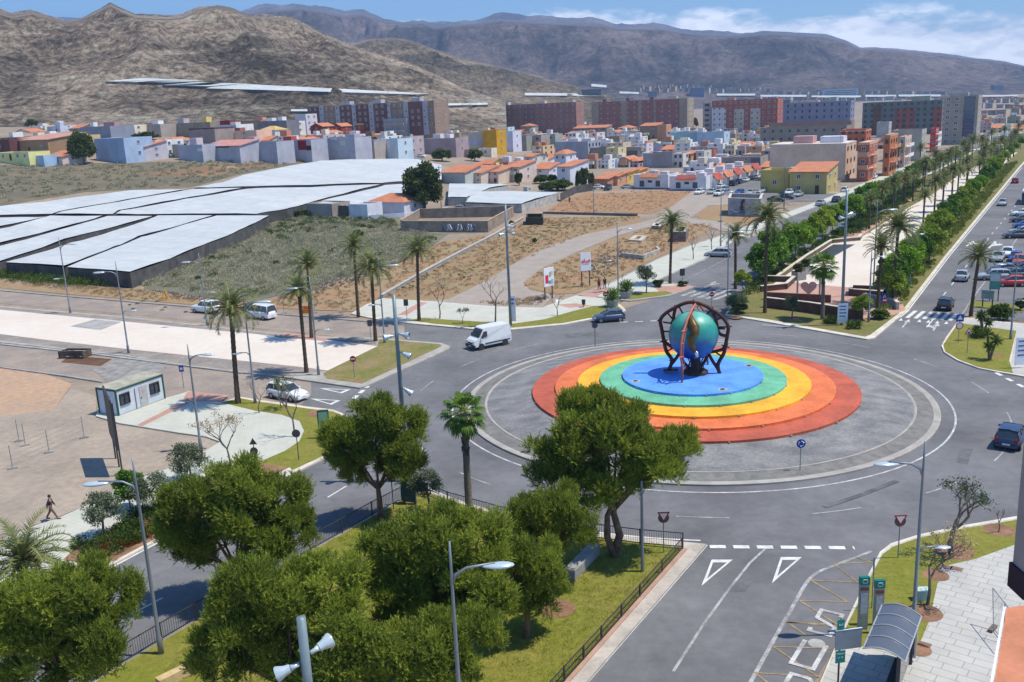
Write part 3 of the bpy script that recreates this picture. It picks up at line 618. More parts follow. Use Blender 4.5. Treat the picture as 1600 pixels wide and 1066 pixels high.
# ---------------------------------------------------------------- traffic island with the rainbow steps
def build_island():
    root = thing('roundabout_island', 'round traffic island of grey paving with white kerbs, filling the middle of the roundabout', 'traffic island', (RC[0], RC[1], 0))
    MB().lathe([(RO, -.05), (RO, .15), (RO-.12, .17), (RO-.55, .17)], 128, cap=False).build('kerb', KERB, root)
    MB().lathe([(RO-.55, .172), (18.9, .30)], 128, cap=False).build('ring_paving', ISLE, root)
    MB().lathe([(18.9, .30), (18.9, .33), (18.76, .335), (18.66, .30)], 128, cap=False).build('inner_kerb', KERB, root)
    MB().lathe([(18.66, .31), (14.4, .89)], 128, cap=False).build('cobble_cone', COBBLE, root)
    cols = [('red', (.46, .105, .06)), ('orange', (.66, .17, .06)), ('yellow', (.80, .40, .035)), ('green', (.14, .42, .26)), ('blue', (.11, .30, .80))]
    st = thing('rainbow_steps', 'five stepped discs painted red, orange, yellow, green and blue, in the middle of the roundabout', 'platform', (RC[0], RC[1], 0))
    r = [14.52, 12.42, 10.36, 8.30, 6.26, 0.0]; z = .88
    for i, (nm, c) in enumerate(cols):
        m = mat('painted_'+nm, c, .75, .11, .5, fine=.2, detail=10, mask=(.35, .6)); b = MB(); rise = .20
        s = .09 if i < 4 else 0
        b.lathe([(r[i], z-.3), (r[i], z+rise), (r[i]-.05, z+rise+.01), (max(r[i+1]-.1, .001), z+rise+s)], 144, cap=False)
        p = b.build('step', m, st); p['label'] = nm+' painted step'
        z += rise+s
        nl = 10
        if i == 4: n_ = 0
    for a in (210, 248, 285, 322, 350):
        pass
    ztop = z
    for q in ((993, 596), (1170, 572), (1129, 609)):
        p = G(q[0], q[1], ztop); l = MB().cyl((p.x-RC[0], p.y-RC[1], ztop-.05), .42, .08, 20, 0).cyl((p.x-RC[0], p.y-RC[1], ztop+.03), .2, .03, 16, 1)
        l.build('ground_light', [KERBG, DARKM], st)
    rr = [14.52, 12.42, 10.36, 8.30, 6.26]
    zz = .88
    b = MB()
    for i in range(5):
        for a in range(100, 262, 20):
            p = (rr[i]*1.003*sin(R_(a+i*5)), rr[i]*1.003*cos(R_(a+i*5)), zz+.09); MB().box(p, (.14, .14, .07), -R_(a+i*5)).build('marker_light', KERBG, st)
        zz += .29
    return ztop
ZT = build_island()

def planept(px, py, P, nrm):
    v = ray(px, py); o = Vector((0, 0, CAMH)); t = (P-o).dot(nrm)/v.dot(nrm); return o + v*t
def build_sculpture():
    P0 = G(1087, 583, ZT); nr = Vector((P0.x, P0.y, 0)).normalized(); side = Vector((nr.y, -nr.x, 0))
    root = thing('globe_sculpture', 'green and blue globe inside a spiky rust brown steel ring on the rainbow steps', 'sculpture', P0)
    def L(px, py, off=0.0, turn=0.0):
        q = planept(px, py, P0, nr) - P0; s = q.dot(side); z = q.z
        return side*(s*cos(turn)) + nr*(s*sin(turn)+off) + Vector((0, 0, z))
    Z = lambda a, b: (1000+a*.15945, 450+b*.15945)
    c = L(1083.5, 523); r = 2.22
    b = MB().sphere(c, r, 48, 28)
    gm = bpy.data.materials.new('globe_patina'); gm.use_nodes = True; t = gm.node_tree; bs = t.nodes['Principled BSDF']
    bs.inputs['Roughness'].default_value = .42; bs.inputs['Coat Weight'].default_value = .2
    tcn = N(t, 'ShaderNodeTexCoord'); sp = N(t, 'ShaderNodeSeparateXYZ'); t.links.new(tcn.outputs['Generated'], sp.inputs[0])
    nzz = N(t, 'ShaderNodeTexNoise', i_Scale=2.6, i_Detail=9.0, i_Roughness=.7); t.links.new(tcn.outputs['Generated'], nzz.inputs[0])
    v = mth(t, 'ADD', sp.outputs['Z'], mth(t, 'MULTIPLY', mth(t, 'SUBTRACT', nzz.outputs[0], .5), .75))
    t.links.new(ramp(t, v, [(.12, (.01, .03, .22)), (.36, (.01, .10, .32)), (.5, (.01, .22, .26)), (.72, (.02, .27, .20)), (.95, (.12, .42, .34))]), bs.inputs['Base Color'])
    b.build('globe', gm, root, smooth=True)
    MB().tube([c+Vector((0, 0, r*.98)), L(1084, 474)], .05, 6).build('axis_rod', DARKM, root)
    ring = [Z(*q) for q in ((285, 800), (312, 705), (258, 620), (235, 520), (212, 400), (200, 315), (250, 250), (350, 190), (440, 150), (525, 140), (620, 165), (700, 212), (790, 270), (862, 370), (855, 470), (838, 560), (822, 640), (765, 750), (785, 850))]
    f = MB(); pts = smooth_poly(ring, False, 4)
    f.tube([L(*p) for p in pts], .17, 8); f.build('outer_ring', RUST, root, smooth=True)
    def truss(items, name, mm, rad, turn=0, off=0):
        b = MB()
        for it in items: MB().tube([L(*Z(*q), off, turn) for q in (smooth_poly(it, False, 3) if len(it) > 2 else it)], rad, 7).build(name, mm, root, smooth=True)
    truss([[(350, 190), (335, 250), (325, 320), (310, 345)], [(700, 212), (735, 290), (755, 360), (765, 420), (790, 455), (835, 470)], [(245, 530), (300, 570), (370, 610), (400, 660), (430, 730), (500, 800)],
           [(855, 540), (810, 600), (720, 625), (660, 640), (640, 710), (580, 790)], [(675, 650), (720, 730), (760, 790), (785, 850)], [(380, 650), (340, 710), (300, 760), (285, 800)]], 'inner_arch', RUST, .15)
    truss([[(265, 240), (315, 300)], [(225, 335), (310, 348)], [(228, 425), (300, 420), (308, 350)], [(380, 180), (430, 268)], [(690, 220), (640, 280)], [(735, 330), (800, 285)], [(760, 385), (862, 382)], [(770, 400), (835, 400)],
           [(265, 620), (330, 585)], [(740, 630), (800, 668)], [(525, 140), (525, 280)]], 'cross_strut', RUST, .075)
    sp_ = MB()
    for a, q in (((200, 315), (165, 322)), ((865, 375), (905, 378)), ((240, 520), (190, 528)), ((245, 520), (275, 505)), ((835, 570), (885, 592)), ((835, 575), (795, 555)), ((525, 140), (524, 110)), ((350, 190), (340, 165)), ((705, 210), (715, 185)), ((312, 705), (335, 690)), ((765, 750), (745, 735)), ((310, 715), (285, 712)), ((770, 755), (780, 770))):
        MB().tube([L(*Z(*a)), L(*Z(*q))], [.16, .02], 6).build('spike', RUST, root)
    [MB().box(L(*Z(*q)), (1.3, .5, .14), 0).build('foot_plate', RUST, root) for q in ((300, 803), (745, 852))]
    MB().lathe([(1.15, 0), (1.1, .25), (.5, .5), (.42, 1.4), (.55, 2.0), (.9, 2.35)], 12, c=(0, 0, 0)).build('pedestal', mat('rusty_plinth', (.07, .045, .035), .8, .2, 2), root)
    b = MB()
    for i in range(8):
        a = i*pi/4; b.tube([(cos(a)*.85, sin(a)*.85, .1), (cos(a)*.55, sin(a)*.55, 1.1), (cos(a)*1.15, sin(a)*1.15, 2.35)], .05, 5)
    b.build('pedestal_rib', RUST, root)
    # the second ring stands across the first one and is painted salmon
    pink = mat('salmon_painted_steel', (.50, .15, .11), .6, .12, 1.5, world=False)
    zt_ = L(1084, 474).z/7.1; hz = [q*zt_ for q in (0, 1.3, 2.6, 3.9, 5.0, 6.0, 6.75, 7.1)]; rad = [3.3, 3.15, 3.55, 3.5, 2.9, 2.0, .9, 0]
    for sgn in (1, -1):
        d = (side*(-.36)-nr*.93)*sgn
        pts = [d*(rr_*(1 if sgn > 0 else .93)) + Vector((0, 0, h_)) for rr_, h_ in zip(rad, hz)]
        inn = [d*(max(.0, rr_-.55)) + Vector((0, 0, h_*.97)) for rr_, h_ in zip(rad, hz)]
        b = MB().tube(pts, .10, 7); b.tube(inn[1:7], .05, 6)
        for i in range(1, 7): b.tube([pts[i], inn[i]], .06, 5)
        for i in (2, 4): b.tube([pts[i], pts[i]+d*.55+Vector((0, 0, .1))], [.13, .02], 5)
        b.build('cross_ring', pink, root, smooth=True)
    # bronze figure clinging to the globe
    br = mat('bronze', (.16, .095, .035), .45, .2, 2, metal=.4, world=False)
    dd = (-nr*1.0-side*.12).normalized()
    fz = lambda a, z, k_=1.08: c + (dd*cos(a) + side*sin(a)*-1)*(math.sqrt(max(.01, 1-(z/r)**2))*r*k_) + Vector((0, 0, z))
    b = MB().tube([fz(.12, 2.05), fz(.0, 1.7), fz(-.16, 1.1), fz(-.2, .7), fz(-.02, .2), fz(-.05, -.4), fz(-.15, -.9), fz(-.22, -1.35)], [.12, .3, .46, .36, .26, .3, .2, .08], 9)
    b.build('bronze_figure', br, root, smooth=True)
    b = MB(); b.tube([fz(-.22, -1.0, 1.12), fz(-.28, -1.45, 1.16), fz(-.2, -1.9, 1.2)], [.16, .2, .03], 6); b.build('silver_tip', mat('polished_silver', (.7, .7, .66), .2, .05, 2, metal=.7, world=False), root, smooth=True)
build_sculpture()

# ---------------------------------------------------------------- open fields, tracks
sheet('orange_field', [(395, 475), (480, 452), (560, 430), (640, 405), (690, 378), (770, 366), (775, 368), (712, 400), (640, 440), (597, 463), (552, 487), (430, 482)], .03, ORANGE)
sheet('orange_field', [(600, 466), (712, 402), (780, 368), (830, 340), (1000, 338), (1005, 348), (915, 366), (852, 386), (800, 414), (758, 440), (700, 468), (662, 470)], .03, mat('dry_field_mixed', (.31, .185, .10), .95, .1, .22, col2=(.27, .22, .12), fine=.32, detail=9, bump=.5, bscale=3))
sheet('orange_field', [(815, 448), (822, 425), (850, 415), (900, 396), (960, 371), (1010, 357), (1060, 350), (1130, 345), (1100, 365), (1060, 388), (1018, 406), (955, 438), (900, 458), (868, 460)], .03, ORANGE)
sheet('orange_field', [(880, 312), (915, 301), (990, 297), (1080, 300), (1075, 312), (1015, 334), (950, 331), (850, 333)], .03, mat('red_dry_field', (.34, .18, .09), .95, .1, .2, col2=(.30, .20, .11), fine=.28, detail=9, bump=.4, bscale=3))
sheet('orange_field', [(1080, 332), (1110, 322), (1140, 318), (1190, 330), (1190, 342), (1130, 365), (1098, 345)], .03, ORANGE)
sheet('orange_field', [(-90, 425), (0, 440), (100, 452), (190, 450), (225, 452), (300, 463), (395, 474), (430, 484), (300, 476), (120, 461), (0, 450), (-90, 440)], .03, ORANGE)
sheet('scrub_field', [(225, 440), (250, 425), (330, 378), (400, 342), (440, 334), (560, 332), (625, 340), (628, 360), (700, 366), (655, 400), (560, 430), (470, 454), (390, 472), (300, 462), (225, 452)], .025, SCRUB)
sheet('scrub_field', [(-90, 262), (0, 258), (200, 254), (400, 252), (520, 248), (400, 268), (300, 292), (134, 300), (0, 322), (-90, 338)], .03, mat('grey_scrub_soil', (.19, .155, .10), .95, .1, .08, col2=(.13, .12, .08), fine=.35, detail=9, stretch=(.4, 1.2, 1, 0)))
sheet('orange_field', [(300, 262), (400, 253), (560, 249), (650, 247), (420, 258), (330, 276), (200, 272)], .05, mat('brown_bare_field', (.24, .15, .085), .95, .1, .1, fine=.3, detail=9))
sheet('dirt_track', [(600, 470), (662, 470), (700, 468), (758, 440), (800, 414), (852, 386), (915, 366), (1005, 347), (1030, 340), (1045, 326), (1070, 308), (1085, 297), (1160, 297), (1340, 300), (1290, 312), (1200, 318), (1150, 318), (1106, 322), (1078, 341), (1120, 346), (1190, 358), (1220, 352), (1213, 357), (1170, 372), (1100, 352), (1060, 347), (1005, 357), (960, 370), (900, 395), (850, 417), (817, 442), (830, 455), (870, 461), (845, 481), (775, 479)], .045, mat('gravel_track', (.36, .31, .265), .95, .08, .3, col2=(.30, .255, .22), fine=.18, detail=9), False)
sheet('dirt_track', [(928, 300), (990, 294), (1085, 297), (1070, 300), (915, 302), (880, 313), (850, 333), (830, 338), (780, 368), (770, 362), (815, 333), (870, 310)], .04, mat('brown_track', (.33, .25, .19), .95, .08, .3, fine=.18, detail=9))
sheet('town_street', [(1085, 297), (1105, 299), (1180, 266), (1205, 262), (1188, 300), (1340, 303), (1342, 298), (1400, 270), (1410, 273), (1290, 314), (1200, 316), (1150, 308)], .05, ASPH2)
sheet('town_street', [(626, 248), (648, 238), (664, 238), (660, 252), (640, 256)], .08, ASPH2)
sheet('sand_patch', [(-90, 570), (0, 574), (60, 580), (112, 600), (85, 640), (0, 652), (-90, 660)], .01, mat('orange_sand', (.46, .30, .19), .95, .1, .15, col2=(.38, .27, .19), fine=.22, detail=9, bump=.6, bscale=2))
sheet('gravel_yard', [(-120, 655), (0, 650), (85, 640), (112, 604), (150, 620), (150, 652), (186, 662), (279, 677), (345, 688), (344, 692), (327, 702), (274, 729), (152, 783), (51, 824), (-120, 862)], .012, mat('gravel_yard', (.37, .305, .24), .95, .1, .16, col2=(.28, .235, .19), fine=.2, detail=9, bump=.3, bscale=5))
sheet('rubble_patch', [(145, 578), (185, 560), (240, 562), (262, 575), (225, 592), (165, 594)], .03, mat('grey_rubble', (.28, .27, .25), .95, .15, 1, fine=.3))
sheet('open_trench', [(95, 566), (109, 556), (175, 561), (157, 572)], .02, mat('trench_earth', (.13, .07, .04), .95, .2, .6, fine=.2))
def kerbline(pts, w=.25, h=.14, m=KERBG, name='kerb'):
    pw = px2w(pts, h); b = MB()
    for i in range(len(pw)-1):
        a, e = Vector(pw[i]), Vector(pw[i+1]); c = (a+e)/2; d = e-a
        b.box((c.x, c.y, T(c.x, c.y)+h/2-.02), (d.length+.02, w, h+.04), atan2(d.y, d.x))
    return tag(b.build(name, m), kind='structure')
kerbline([(-90, 445), (0, 453.5), (120, 464), (300, 479), (430, 490), (560, 500.5), (620, 504)])
kerbline([(0, 573), (96, 586), (160, 596)])
kerbline([(0, 537), (150, 553), (230, 563), (380, 582)], .5, .12)

# ---------------------------------------------------------------- plastic greenhouses
def greenhouse(label, px, h=2.8, side=NETDARK, drop=None, sag=.25, seed=1):
    """sheet of white plastic on posts, its edges closed with net"""
    cx = sum(p[0] for p in px)/len(px); cy = sum(p[1] for p in px)/len(px)
    pw = px2w(px, h); n = len(pw); me = sheet_mesh('roof', pw, h, PLASTIC, 7 if cy > 250 else 12)
    rr = random.Random(seed)
    base = Vector((pw[0][0], pw[0][1], T(*pw[0])))
    root = thing('greenhouse', label, 'greenhouse', base, 0, 'flat white plastic greenhouses')
    bm = bmesh.new(); bm.from_mesh(me)
    bmesh.ops.subdivide_edges(bm, edges=[e for e in bm.edges if e.calc_length() > 6], cuts=1)
    bmesh.ops.triangulate(bm, faces=bm.faces[:])
    for v in bm.verts:
        v.co.z += sag*(MN.noise(Vector((v.co.x*.09, v.co.y*.09, seed)))+.5*MN.noise(Vector((v.co.x*.4, v.co.y*.4, seed)))); v.co -= base
    bm.to_mesh(me); bm.free(); obj('plastic_roof', me, root)
    b = MB(); q = []
    area = sum(pw[i][0]*pw[(i+1) % n][1]-pw[(i+1) % n][0]*pw[i][1] for i in range(n))
    for i in range(n):
        a, e = Vector(pw[i]), Vector(pw[(i+1) % n]); k_ = max(1, int((e-a).length/6))
        for j in range(k_):
            p = a.lerp(e, j/k_); q.append(p)
    out = [(p.x-base.x, p.y-base.y, T(p.x, p.y)-base.z) for p in q]; m_ = len(out)
    vs = [(x, y, z-.5) for x, y, z in out] + [(x, y, z+h-.25+rr.uniform(-.1, .12)) for x, y, z in out]
    fs = [(i, (i+1) % m_, m_+(i+1) % m_, m_+i) for i in range(m_)]
    if area < 0: fs = [f[::-1] for f in fs]
    b.add(vs, fs); b.build('side_net', side, root)
    return root
GH = [
 ('nearest white greenhouse roof with a dark net edge, above the scrub', [(105, 416.5), (203, 424.6), (266, 403), (340, 373), (420, 337), (338, 336.5), (222, 370)]),
 ('white greenhouse strip just left of the nearest roof, corner by two street lamps', [(9, 410), (101, 415), (216, 369), (332, 337), (247, 337), (112, 380)]),
 ('white greenhouse strip third from the scrub, cut by the left picture edge', [(-60, 425), (2, 407), (100, 373), (238, 337.5), (168, 337.5), (0, 384), (-60, 398)]),
 ('pale greenhouse strip fourth from the scrub, cut by the left picture edge', [(-60, 392), (0, 379), (160, 337.5), (79, 338), (0, 358), (-60, 372)]),
 ('smallest pale greenhouse corner at the left edge below the service path', [(-60, 368), (0, 354), (72, 338.5), (0, 340), (-60, 341)]),
 ('long white greenhouse beyond the service path at the far left', [(-60, 336), (81, 334.5), (92, 330), (292, 295), (208, 297), (0, 323), (-60, 332)]),
 ('narrow white greenhouse between two curved dark gaps beyond the service path', [(86, 334), (176, 334.5), (184, 328), (378, 293.5), (304, 295), (96, 331)]),
 ('largest white greenhouse with a wavy roof, in front of the bluish house walls', [(303, 292.5), (350, 284), (400, 269), (501, 251), (653, 248.5), (690, 258), (690, 280), (625, 283), (597, 286), (400, 291)]),
 ('broad white greenhouse in the middle, ending at the grey concrete shed', [(181, 334.5), (400, 333), (448, 326.5), (486, 315.5), (594, 288.5), (400, 294.5), (384, 295.5), (190, 329.5)]),
 ('white greenhouse behind the shed and the orange roofed farmhouse', [(493, 317), (601, 289.5), (640, 287), (648, 305), (630, 316), (560, 319), (520, 318)]),
 ('white greenhouse right of the big dark green tree, below the cream terrace', [(702, 287), (780, 286.5), (794, 289), (765, 293.5), (729, 308), (700, 308)]),
 ('low white greenhouse by the parked cars, nearest the dirt track', [(727, 316), (740, 299.5), (800, 298), (873, 300.5), (815, 318)]),
]
for i, (l, q) in enumerate(GH):
    greenhouse(l, q, 2.8 if i < 10 else 2.4, NETDARK if i < 10 else NETLIGHT, seed=i+1)
slab('service_path', [(-60, 341), (400, 333), (400, 337), (-60, 346)], mat('service_path_concrete', (.3, .27, .24), .9, .1, 1), .3)
# greenhouses up on the hillside and far out on the plain
BV = {k: bvhtree.BVHTree.FromPolygons([v.co[:] for v in me.vertices], [p.vertices[:] for p in me.polygons]) for k, me in HILLV.items()}
def GH_(px, py):
    v = ray(px, py).normalized(); best = None
    for t in BV.values():
        r = t.ray_cast(Vector((0, 0, CAMH)), v)
        if r[0] is not None and (best is None or r[3] < best[1]): best = (r[0], r[3])
    gp = None
    if v.z < -1e-5:
        gp = G(px, py); dd = (gp-Vector((0, 0, CAMH))).length
        if best is None or dd < best[1]: return gp
    return best[0] if best else gp
def farsheet(label, a, b_, thick, h=2.0, deep=60, sh=0, tp=0):
    """distant greenhouse: level block between two pixels"""
    n = 10; F = [GH_(lerp(a[0], b_[0], i/n), lerp(a[1], b_[1], i/n)) for i in range(n+1)]
    if any(f is None for f in F): return
    p = F[0]; B_ = []
    for i, f in enumerate(F):
        w_ = GH_(lerp(a[0], b_[0], i/n)+sh, lerp(a[1], b_[1], i/n)-thick*(1-tp*i/n))
        B_.append(w_ if w_ is not None and (w_-f).length < 900 else f+Vector((0, deep, 3)))
    root = thing('hillside_greenhouse', label, 'greenhouse', p, 0, 'greenhouses in the distance'); hh = Vector((0, 0, h))
    b = MB(); b.add([v-p+hh for v in F+B_], [(i, i+1, n+2+i, n+1+i) for i in range(n)]); b.build('plastic_roof', PLASTIC, root)
    b = MB(); b.add([v-p-Vector((0, 0, 3)) for v in F]+[v-p+hh*.96 for v in F], [(i, i+1, n+2+i, n+1+i) for i in range(n)]); b.build('side_net', NETDARK, root)
farsheet('left white greenhouse on the hillside terrace below the cone shaped peak', (165, 131), (262, 133.5), 5, 1.6, 70, 58, .2)
farsheet('second white greenhouse along the hillside terrace, in the middle', (254, 137), (335, 139), 5, 1.6, 60, 56, .2)
farsheet('longest white greenhouse on the hillside, tapering off towards the right', (322, 142), (640, 151), 8, 1.6, 80, 34, .85)
farsheet('small white greenhouse at the hill foot left of the dark brick flats', (455, 178), (486, 178), 3, 1.6, 40)
farsheet('thin white greenhouse strip behind the dark brick flats', (680, 169), (762, 167), 3, 1.6, 50)
farsheet('white greenhouse left of the blue office, on the plain', (820, 151), (952, 152), 4, 1.6, 130)
farsheet('white greenhouse at the valley mouth, topmost of the plain', (924, 136), (948, 138), 4, 1.6, 160)
farsheet('faint white greenhouse beyond the striped brick flats', (968, 147), (998, 148), 3, 1.6, 150)
for i, (a, e, y) in enumerate(((1120, 1180, 150), (1188, 1260, 152), (1268, 1345, 153), (1352, 1400, 152), (1404, 1470, 151.5), (1530, 1590, 152.5))):
    farsheet('%s white greenhouse in the row on the plain behind the tall flats' % ('leftmost', 'second', 'third', 'fourth', 'fifth', 'rightmost')[i], (a, y+2), (e, y+2), 3, 4, 240)

# ---------------------------------------------------------------- houses
AZ = R_(31.2); E2 = Vector((cos(AZ), -sin(AZ), 0)); E1 = Vector((sin(AZ), cos(AZ), 0))
def wallmat(c, d=.08):
    c = tuple(round(min(.76, k_*1.2), 3) for k_ in c); return mat('wall_%03d_%03d_%03d' % tuple(int(k_*999) for k_ in c), c, .85, d, .25, fine=.12, detail=7)
UW = {}
def unitwin(kind='win'):
    """window one metre square facing -Y: raised frame, recessed pane, mullion"""
    if kind in UW: return UW[kind]
    b = MB()
    fm = {'win': FRAMEW, 'brown': mat('brown_frame', (.10, .06, .04), .6, .1, 2, world=False), 'door': mat('door_wood', (.12, .05, .03), .5, .1, 3, world=False), 'dark': DARKM, 'shut': mat('shutter_grey', (.42, .42, .40), .6, .1, 3, world=False)}[kind]
    t = .08
    for x0, x1, z0, z1 in ((-.5, .5, 0, t), (-.5, .5, 1-t, 1), (-.5, -.5+t, t, 1-t), (.5-t, .5, t, 1-t), (-.03, .03, t, 1-t)): b.b2(x0, x1, -.07, .05, z0, z1, 0)
    if kind == 'door': b.b2(-.42, .42, -.03, .04, t, 1-t, 0)
    elif kind == 'shut': b.b2(-.42, .42, -.03, .04, .45, 1-t, 0); b.quad((-.42, -.012, t), (.42, -.012, t), (.42, -.012, .45), (-.42, -.012, .45), 1)
    else: b.quad((-.42, -.012, t), (.42, -.012, t), (.42, -.012, 1-t), (-.42, -.012, 1-t), 1)
    UW[kind] = b.mesh('window_'+kind, [fm, PANE]); return UW[kind]
def win(par, x, y, z, w, h, face='F', kind='win', name=None):
    o = obj(name or ('door' if kind == 'door' else 'window'), unitwin(kind), par, (x, y, z), {'F': 0, 'R': pi/2, 'L': -pi/2}[face]); o.scale = (w, 1.6, h); return o
HOUSES = []
def house(label, xl, xr, yb, yt, depth, col, roof='flat', fl=2, nc=3, ns=2, cat='house', wk='win', roofm=None, name='house', group='houses of the old town', extra=(), w=None, wy=.5, side=None, h=None):
    P = G(xl, yb)
    if w is None:
        lo, hi = .5, 200.0
        for _ in range(30):
            m = (lo+hi)/2
            if PX(P+E2*m)[0] < xr: lo = m
            else: hi = m
        w = lo
    H = h or hgt(P, yt); root = thing(name, label, cat, P, -AZ, group)
    wm = wallmat(col); D = depth
    b = MB(); fh = H/fl
    rm = roofm or (TILE if roof != 'flat' else RND.choice([TERR, TERR, ROOFG, KERBG]))
    if roof == 'flat':
        par = min(.9, H*.12)
        b.b2(0, w, 0, D, -4, H-par, 0)
        t = .25
        for x0, x1, y0, y1 in ((0, w, 0, t), (0, w, D-t, D), (0, t, t, D-t), (w-t, w, t, D-t)): b.b2(x0, x1, y0, y1, H-par, H, 0)
        b.build('wall', [wm], root)
        if rm: MB().quad((t, t, H-par+.03), (w-t, t, H-par+.03), (w-t, D-t, H-par+.03), (t, D-t, H-par+.03)).build('roof', rm, root)
    else:
        rh = min(1.8, .28*min(w, D)); b.b2(0, w, 0, D, -4, H-rh, 0); z0 = H-rh; o = .4; r = MB()
        if roof == 'hip':
            a = min(w, D)*.42
            c = [(-o, -o, z0-.05), (w+o, -o, z0-.05), (w+o, D+o, z0-.05), (-o, D+o, z0-.05)]
            if w >= D: u, v = (a, D/2, H), (w-a, D/2, H); fs = [(0, 1, 5, 4), (1, 2, 5), (2, 3, 4, 5), (3, 0, 4)]
            else: u, v = (w/2, a, H), (w/2, D-a, H); fs = [(0, 1, 4), (1, 2, 5, 4), (2, 3, 5), (3, 0, 4, 5)]
            r.add(c+[u, v], fs+[(3, 2, 1, 0)])
        elif roof == 'gable':
            c = [(-o, -o, z0), (w+o, -o, z0), (w+o, D/2, H), (-o, D/2, H), (w+o, D+o, z0), (-o, D+o, z0)]; k2 = [(x, y, z-.18) for x, y, z in c]
            r.add(c+k2, [(0, 1, 2, 3), (3, 2, 4, 5), (7, 6, 9, 8), (8, 9, 11, 10), (0, 6, 7, 1), (1, 7, 8, 2), (2, 8, 10, 4), (0, 3, 9, 6), (3, 5, 11, 9), (5, 4, 10, 11)])
            b.add([(w, 0, z0), (w, D, z0), (w, D/2, H-.2), (0, 0, z0), (0, D, z0), (0, D/2, H-.2)], [(0, 1, 2), (3, 5, 4)], 0)
        elif roof == 'side':      # ridge runs away from the viewer
            c = [(-o, -o, z0), (-o, D+o, z0), (w/2, -o, H), (w/2, D+o, H), (w+o, -o, z0), (w+o, D+o, z0)]; k2 = [(x, y, z-.18) for x, y, z in c]
            r.add(c+k2, [(0, 2, 3, 1), (2, 4, 5, 3), (6, 7, 9, 8), (8, 9, 11, 10), (0, 6, 8, 2), (2, 8, 10, 4), (4, 10, 11, 5), (0, 1, 7, 6)])
            b.add([(0, 0, z0), (w, 0, z0), (w/2, 0, H-.2)], [(0, 1, 2)], 0)
        elif roof == 'shed':      # single slope falling to the front
            r.add([(-o, -o, z0), (w+o, -o, z0), (w+o, D, H), (-o, D, H), (-o, -o, z0-.2), (w+o, -o, z0-.2), (w+o, D, H-.2), (-o, D, H-.2)], [(0, 1, 2, 3), (7, 6, 5, 4), (0, 4, 5, 1), (1, 5, 6, 2), (2, 6, 7, 3), (3, 7, 4, 0)])
            b.add([(0, 0, z0), (w, 0, z0), (w, D, z0), (0, D, z0), (w, D, H-.2), (0, D, H-.2)], [(1, 2, 4), (0, 5, 3), (2, 3, 5, 4)], 0)
        b.build('wall', [wm], root); r.build('roof', rm, root)
        H = z0
    fh = H/fl
    for f in range(fl):
        z = f*fh + fh*.36
        for i in range(nc):
            x = w*(i+.5)/nc; d_ = f == 0 and i == nc//2 and nc > 1 and fl < 4
            ww, hh = min(1.2, w/nc*.45), min(1.3, fh*.42)
            if d_: win(root, x, -.01, .1, 1.0, min(2.2, fh*.75), 'F', 'door')
            else: win(root, x, -.01, z, ww, hh, 'F', wk)
        for i in range(ns):
            y = D*(i+.5)/ns
            win(root, w+.01, y, z, min(1.2, D/ns*.45), min(1.3, fh*.42), 'R', wk)
    for e in extra:
        k_ = e[0]
        if k_ == 'hut': _, x, y, ww, dd, hh, cc = e; MB().b2(x*w, x*w+ww, y*D, y*D+dd, H-.6, H+hh).build('stair_house', wallmat(cc or col), root)
        elif k_ == 'tank': _, x, y = e; MB().cyl((x*w, y*D, H-.6), .6, 1.4, 12).build('water_tank', FRAMEW, root)
        elif k_ == 'ant': _, x, y = e; b = MB().tube([(x*w, y*D, H-.8), (x*w, y*D, H+2.6)], .05, 5); [b.b2(x*w-.5, x*w+.5, y*D-.02, y*D+.02, H+2.0+q*.2, H+2.04+q*.2) for q in range(3)]; b.build('antenna', GRAY, root)
        elif k_ == 'band': _, z0_, z1_, cc = e; MB().b2(-.05, w+.05, -.05, D+.05, z0_*H, z1_*H).build('wall_band', wallmat(cc), root)
        elif k_ == 'balc':
            _, x0, x1, f0, f1, cc = e; 
            for f in range(f0, f1):
                b = MB(); z = f*fh+.05; b.b2(x0*w, x1*w, -1.2, 0, z-.15, z, 0); b.b2(x0*w, x1*w, -1.2, -1.1, z, z+1.0, 0); b.b2(x0*w, x0*w+.1, -1.1, 0, z, z+1.0, 0); b.b2(x1*w-.1, x1*w, -1.1, 0, z, z+1.0, 0); b.build('balcony', wallmat(cc), root)
        elif k_ == 'rbalc':
            _, y0, y1, f0, f1, cc = e
            for f in range(f0, f1):
                b = MB(); z = f*fh+.05; b.b2(w, w+1.2, y0*D, y1*D, z-.15, z, 0); b.b2(w+1.1, w+1.2, y0*D, y1*D, z, z+1.0, 0); b.build('balcony', wallmat(cc), root)
        elif k_ == 'panel': _, x0, x1, z0_, z1_, cc = e; MB().b2(x0*w, x1*w, -.06, .02, z0_*H, z1_*H).build('wall_panel', wallmat(cc), root)
        elif k_ == 'porch':
            _, x0, x1, z0_, cc = e; b = MB(); z = z0_*H; b.add([(x0*w, -.9, z), (x1*w, -.9, z), (x1*w, .5, H+.35), (x0*w, .5, H+.35), (x0*w, -.9, z-.15), (x1*w, -.9, z-.15), (x1*w, .5, z-.15), (x0*w, .5, z-.15)], [(0, 1, 2, 3), (0, 4, 5, 1), (1, 5, 6, 2), (3, 7, 4, 0), (2, 6, 7, 3), (7, 6, 5, 4)]); b.build('porch_roof', TILE if cc == 't' else TILER, root)
    HOUSES.append((xl, xr, yb, yt, label)); return root, w, H
WHT, CRM, BEI, MAU, LBL, OCH, SAL, YEL, GRY, BRN, DRD, PNK, TAN = (.70, .70, .69), (.66, .58, .45), (.46, .41, .35), (.40, .33, .33), (.44, .53, .62), (.50, .30, .04), (.50, .27, .17), (.60, .50, .25), (.33, .33, .33), (.26, .17, .11), (.22, .03, .03), (.52, .34, .34), (.48, .36, .2)
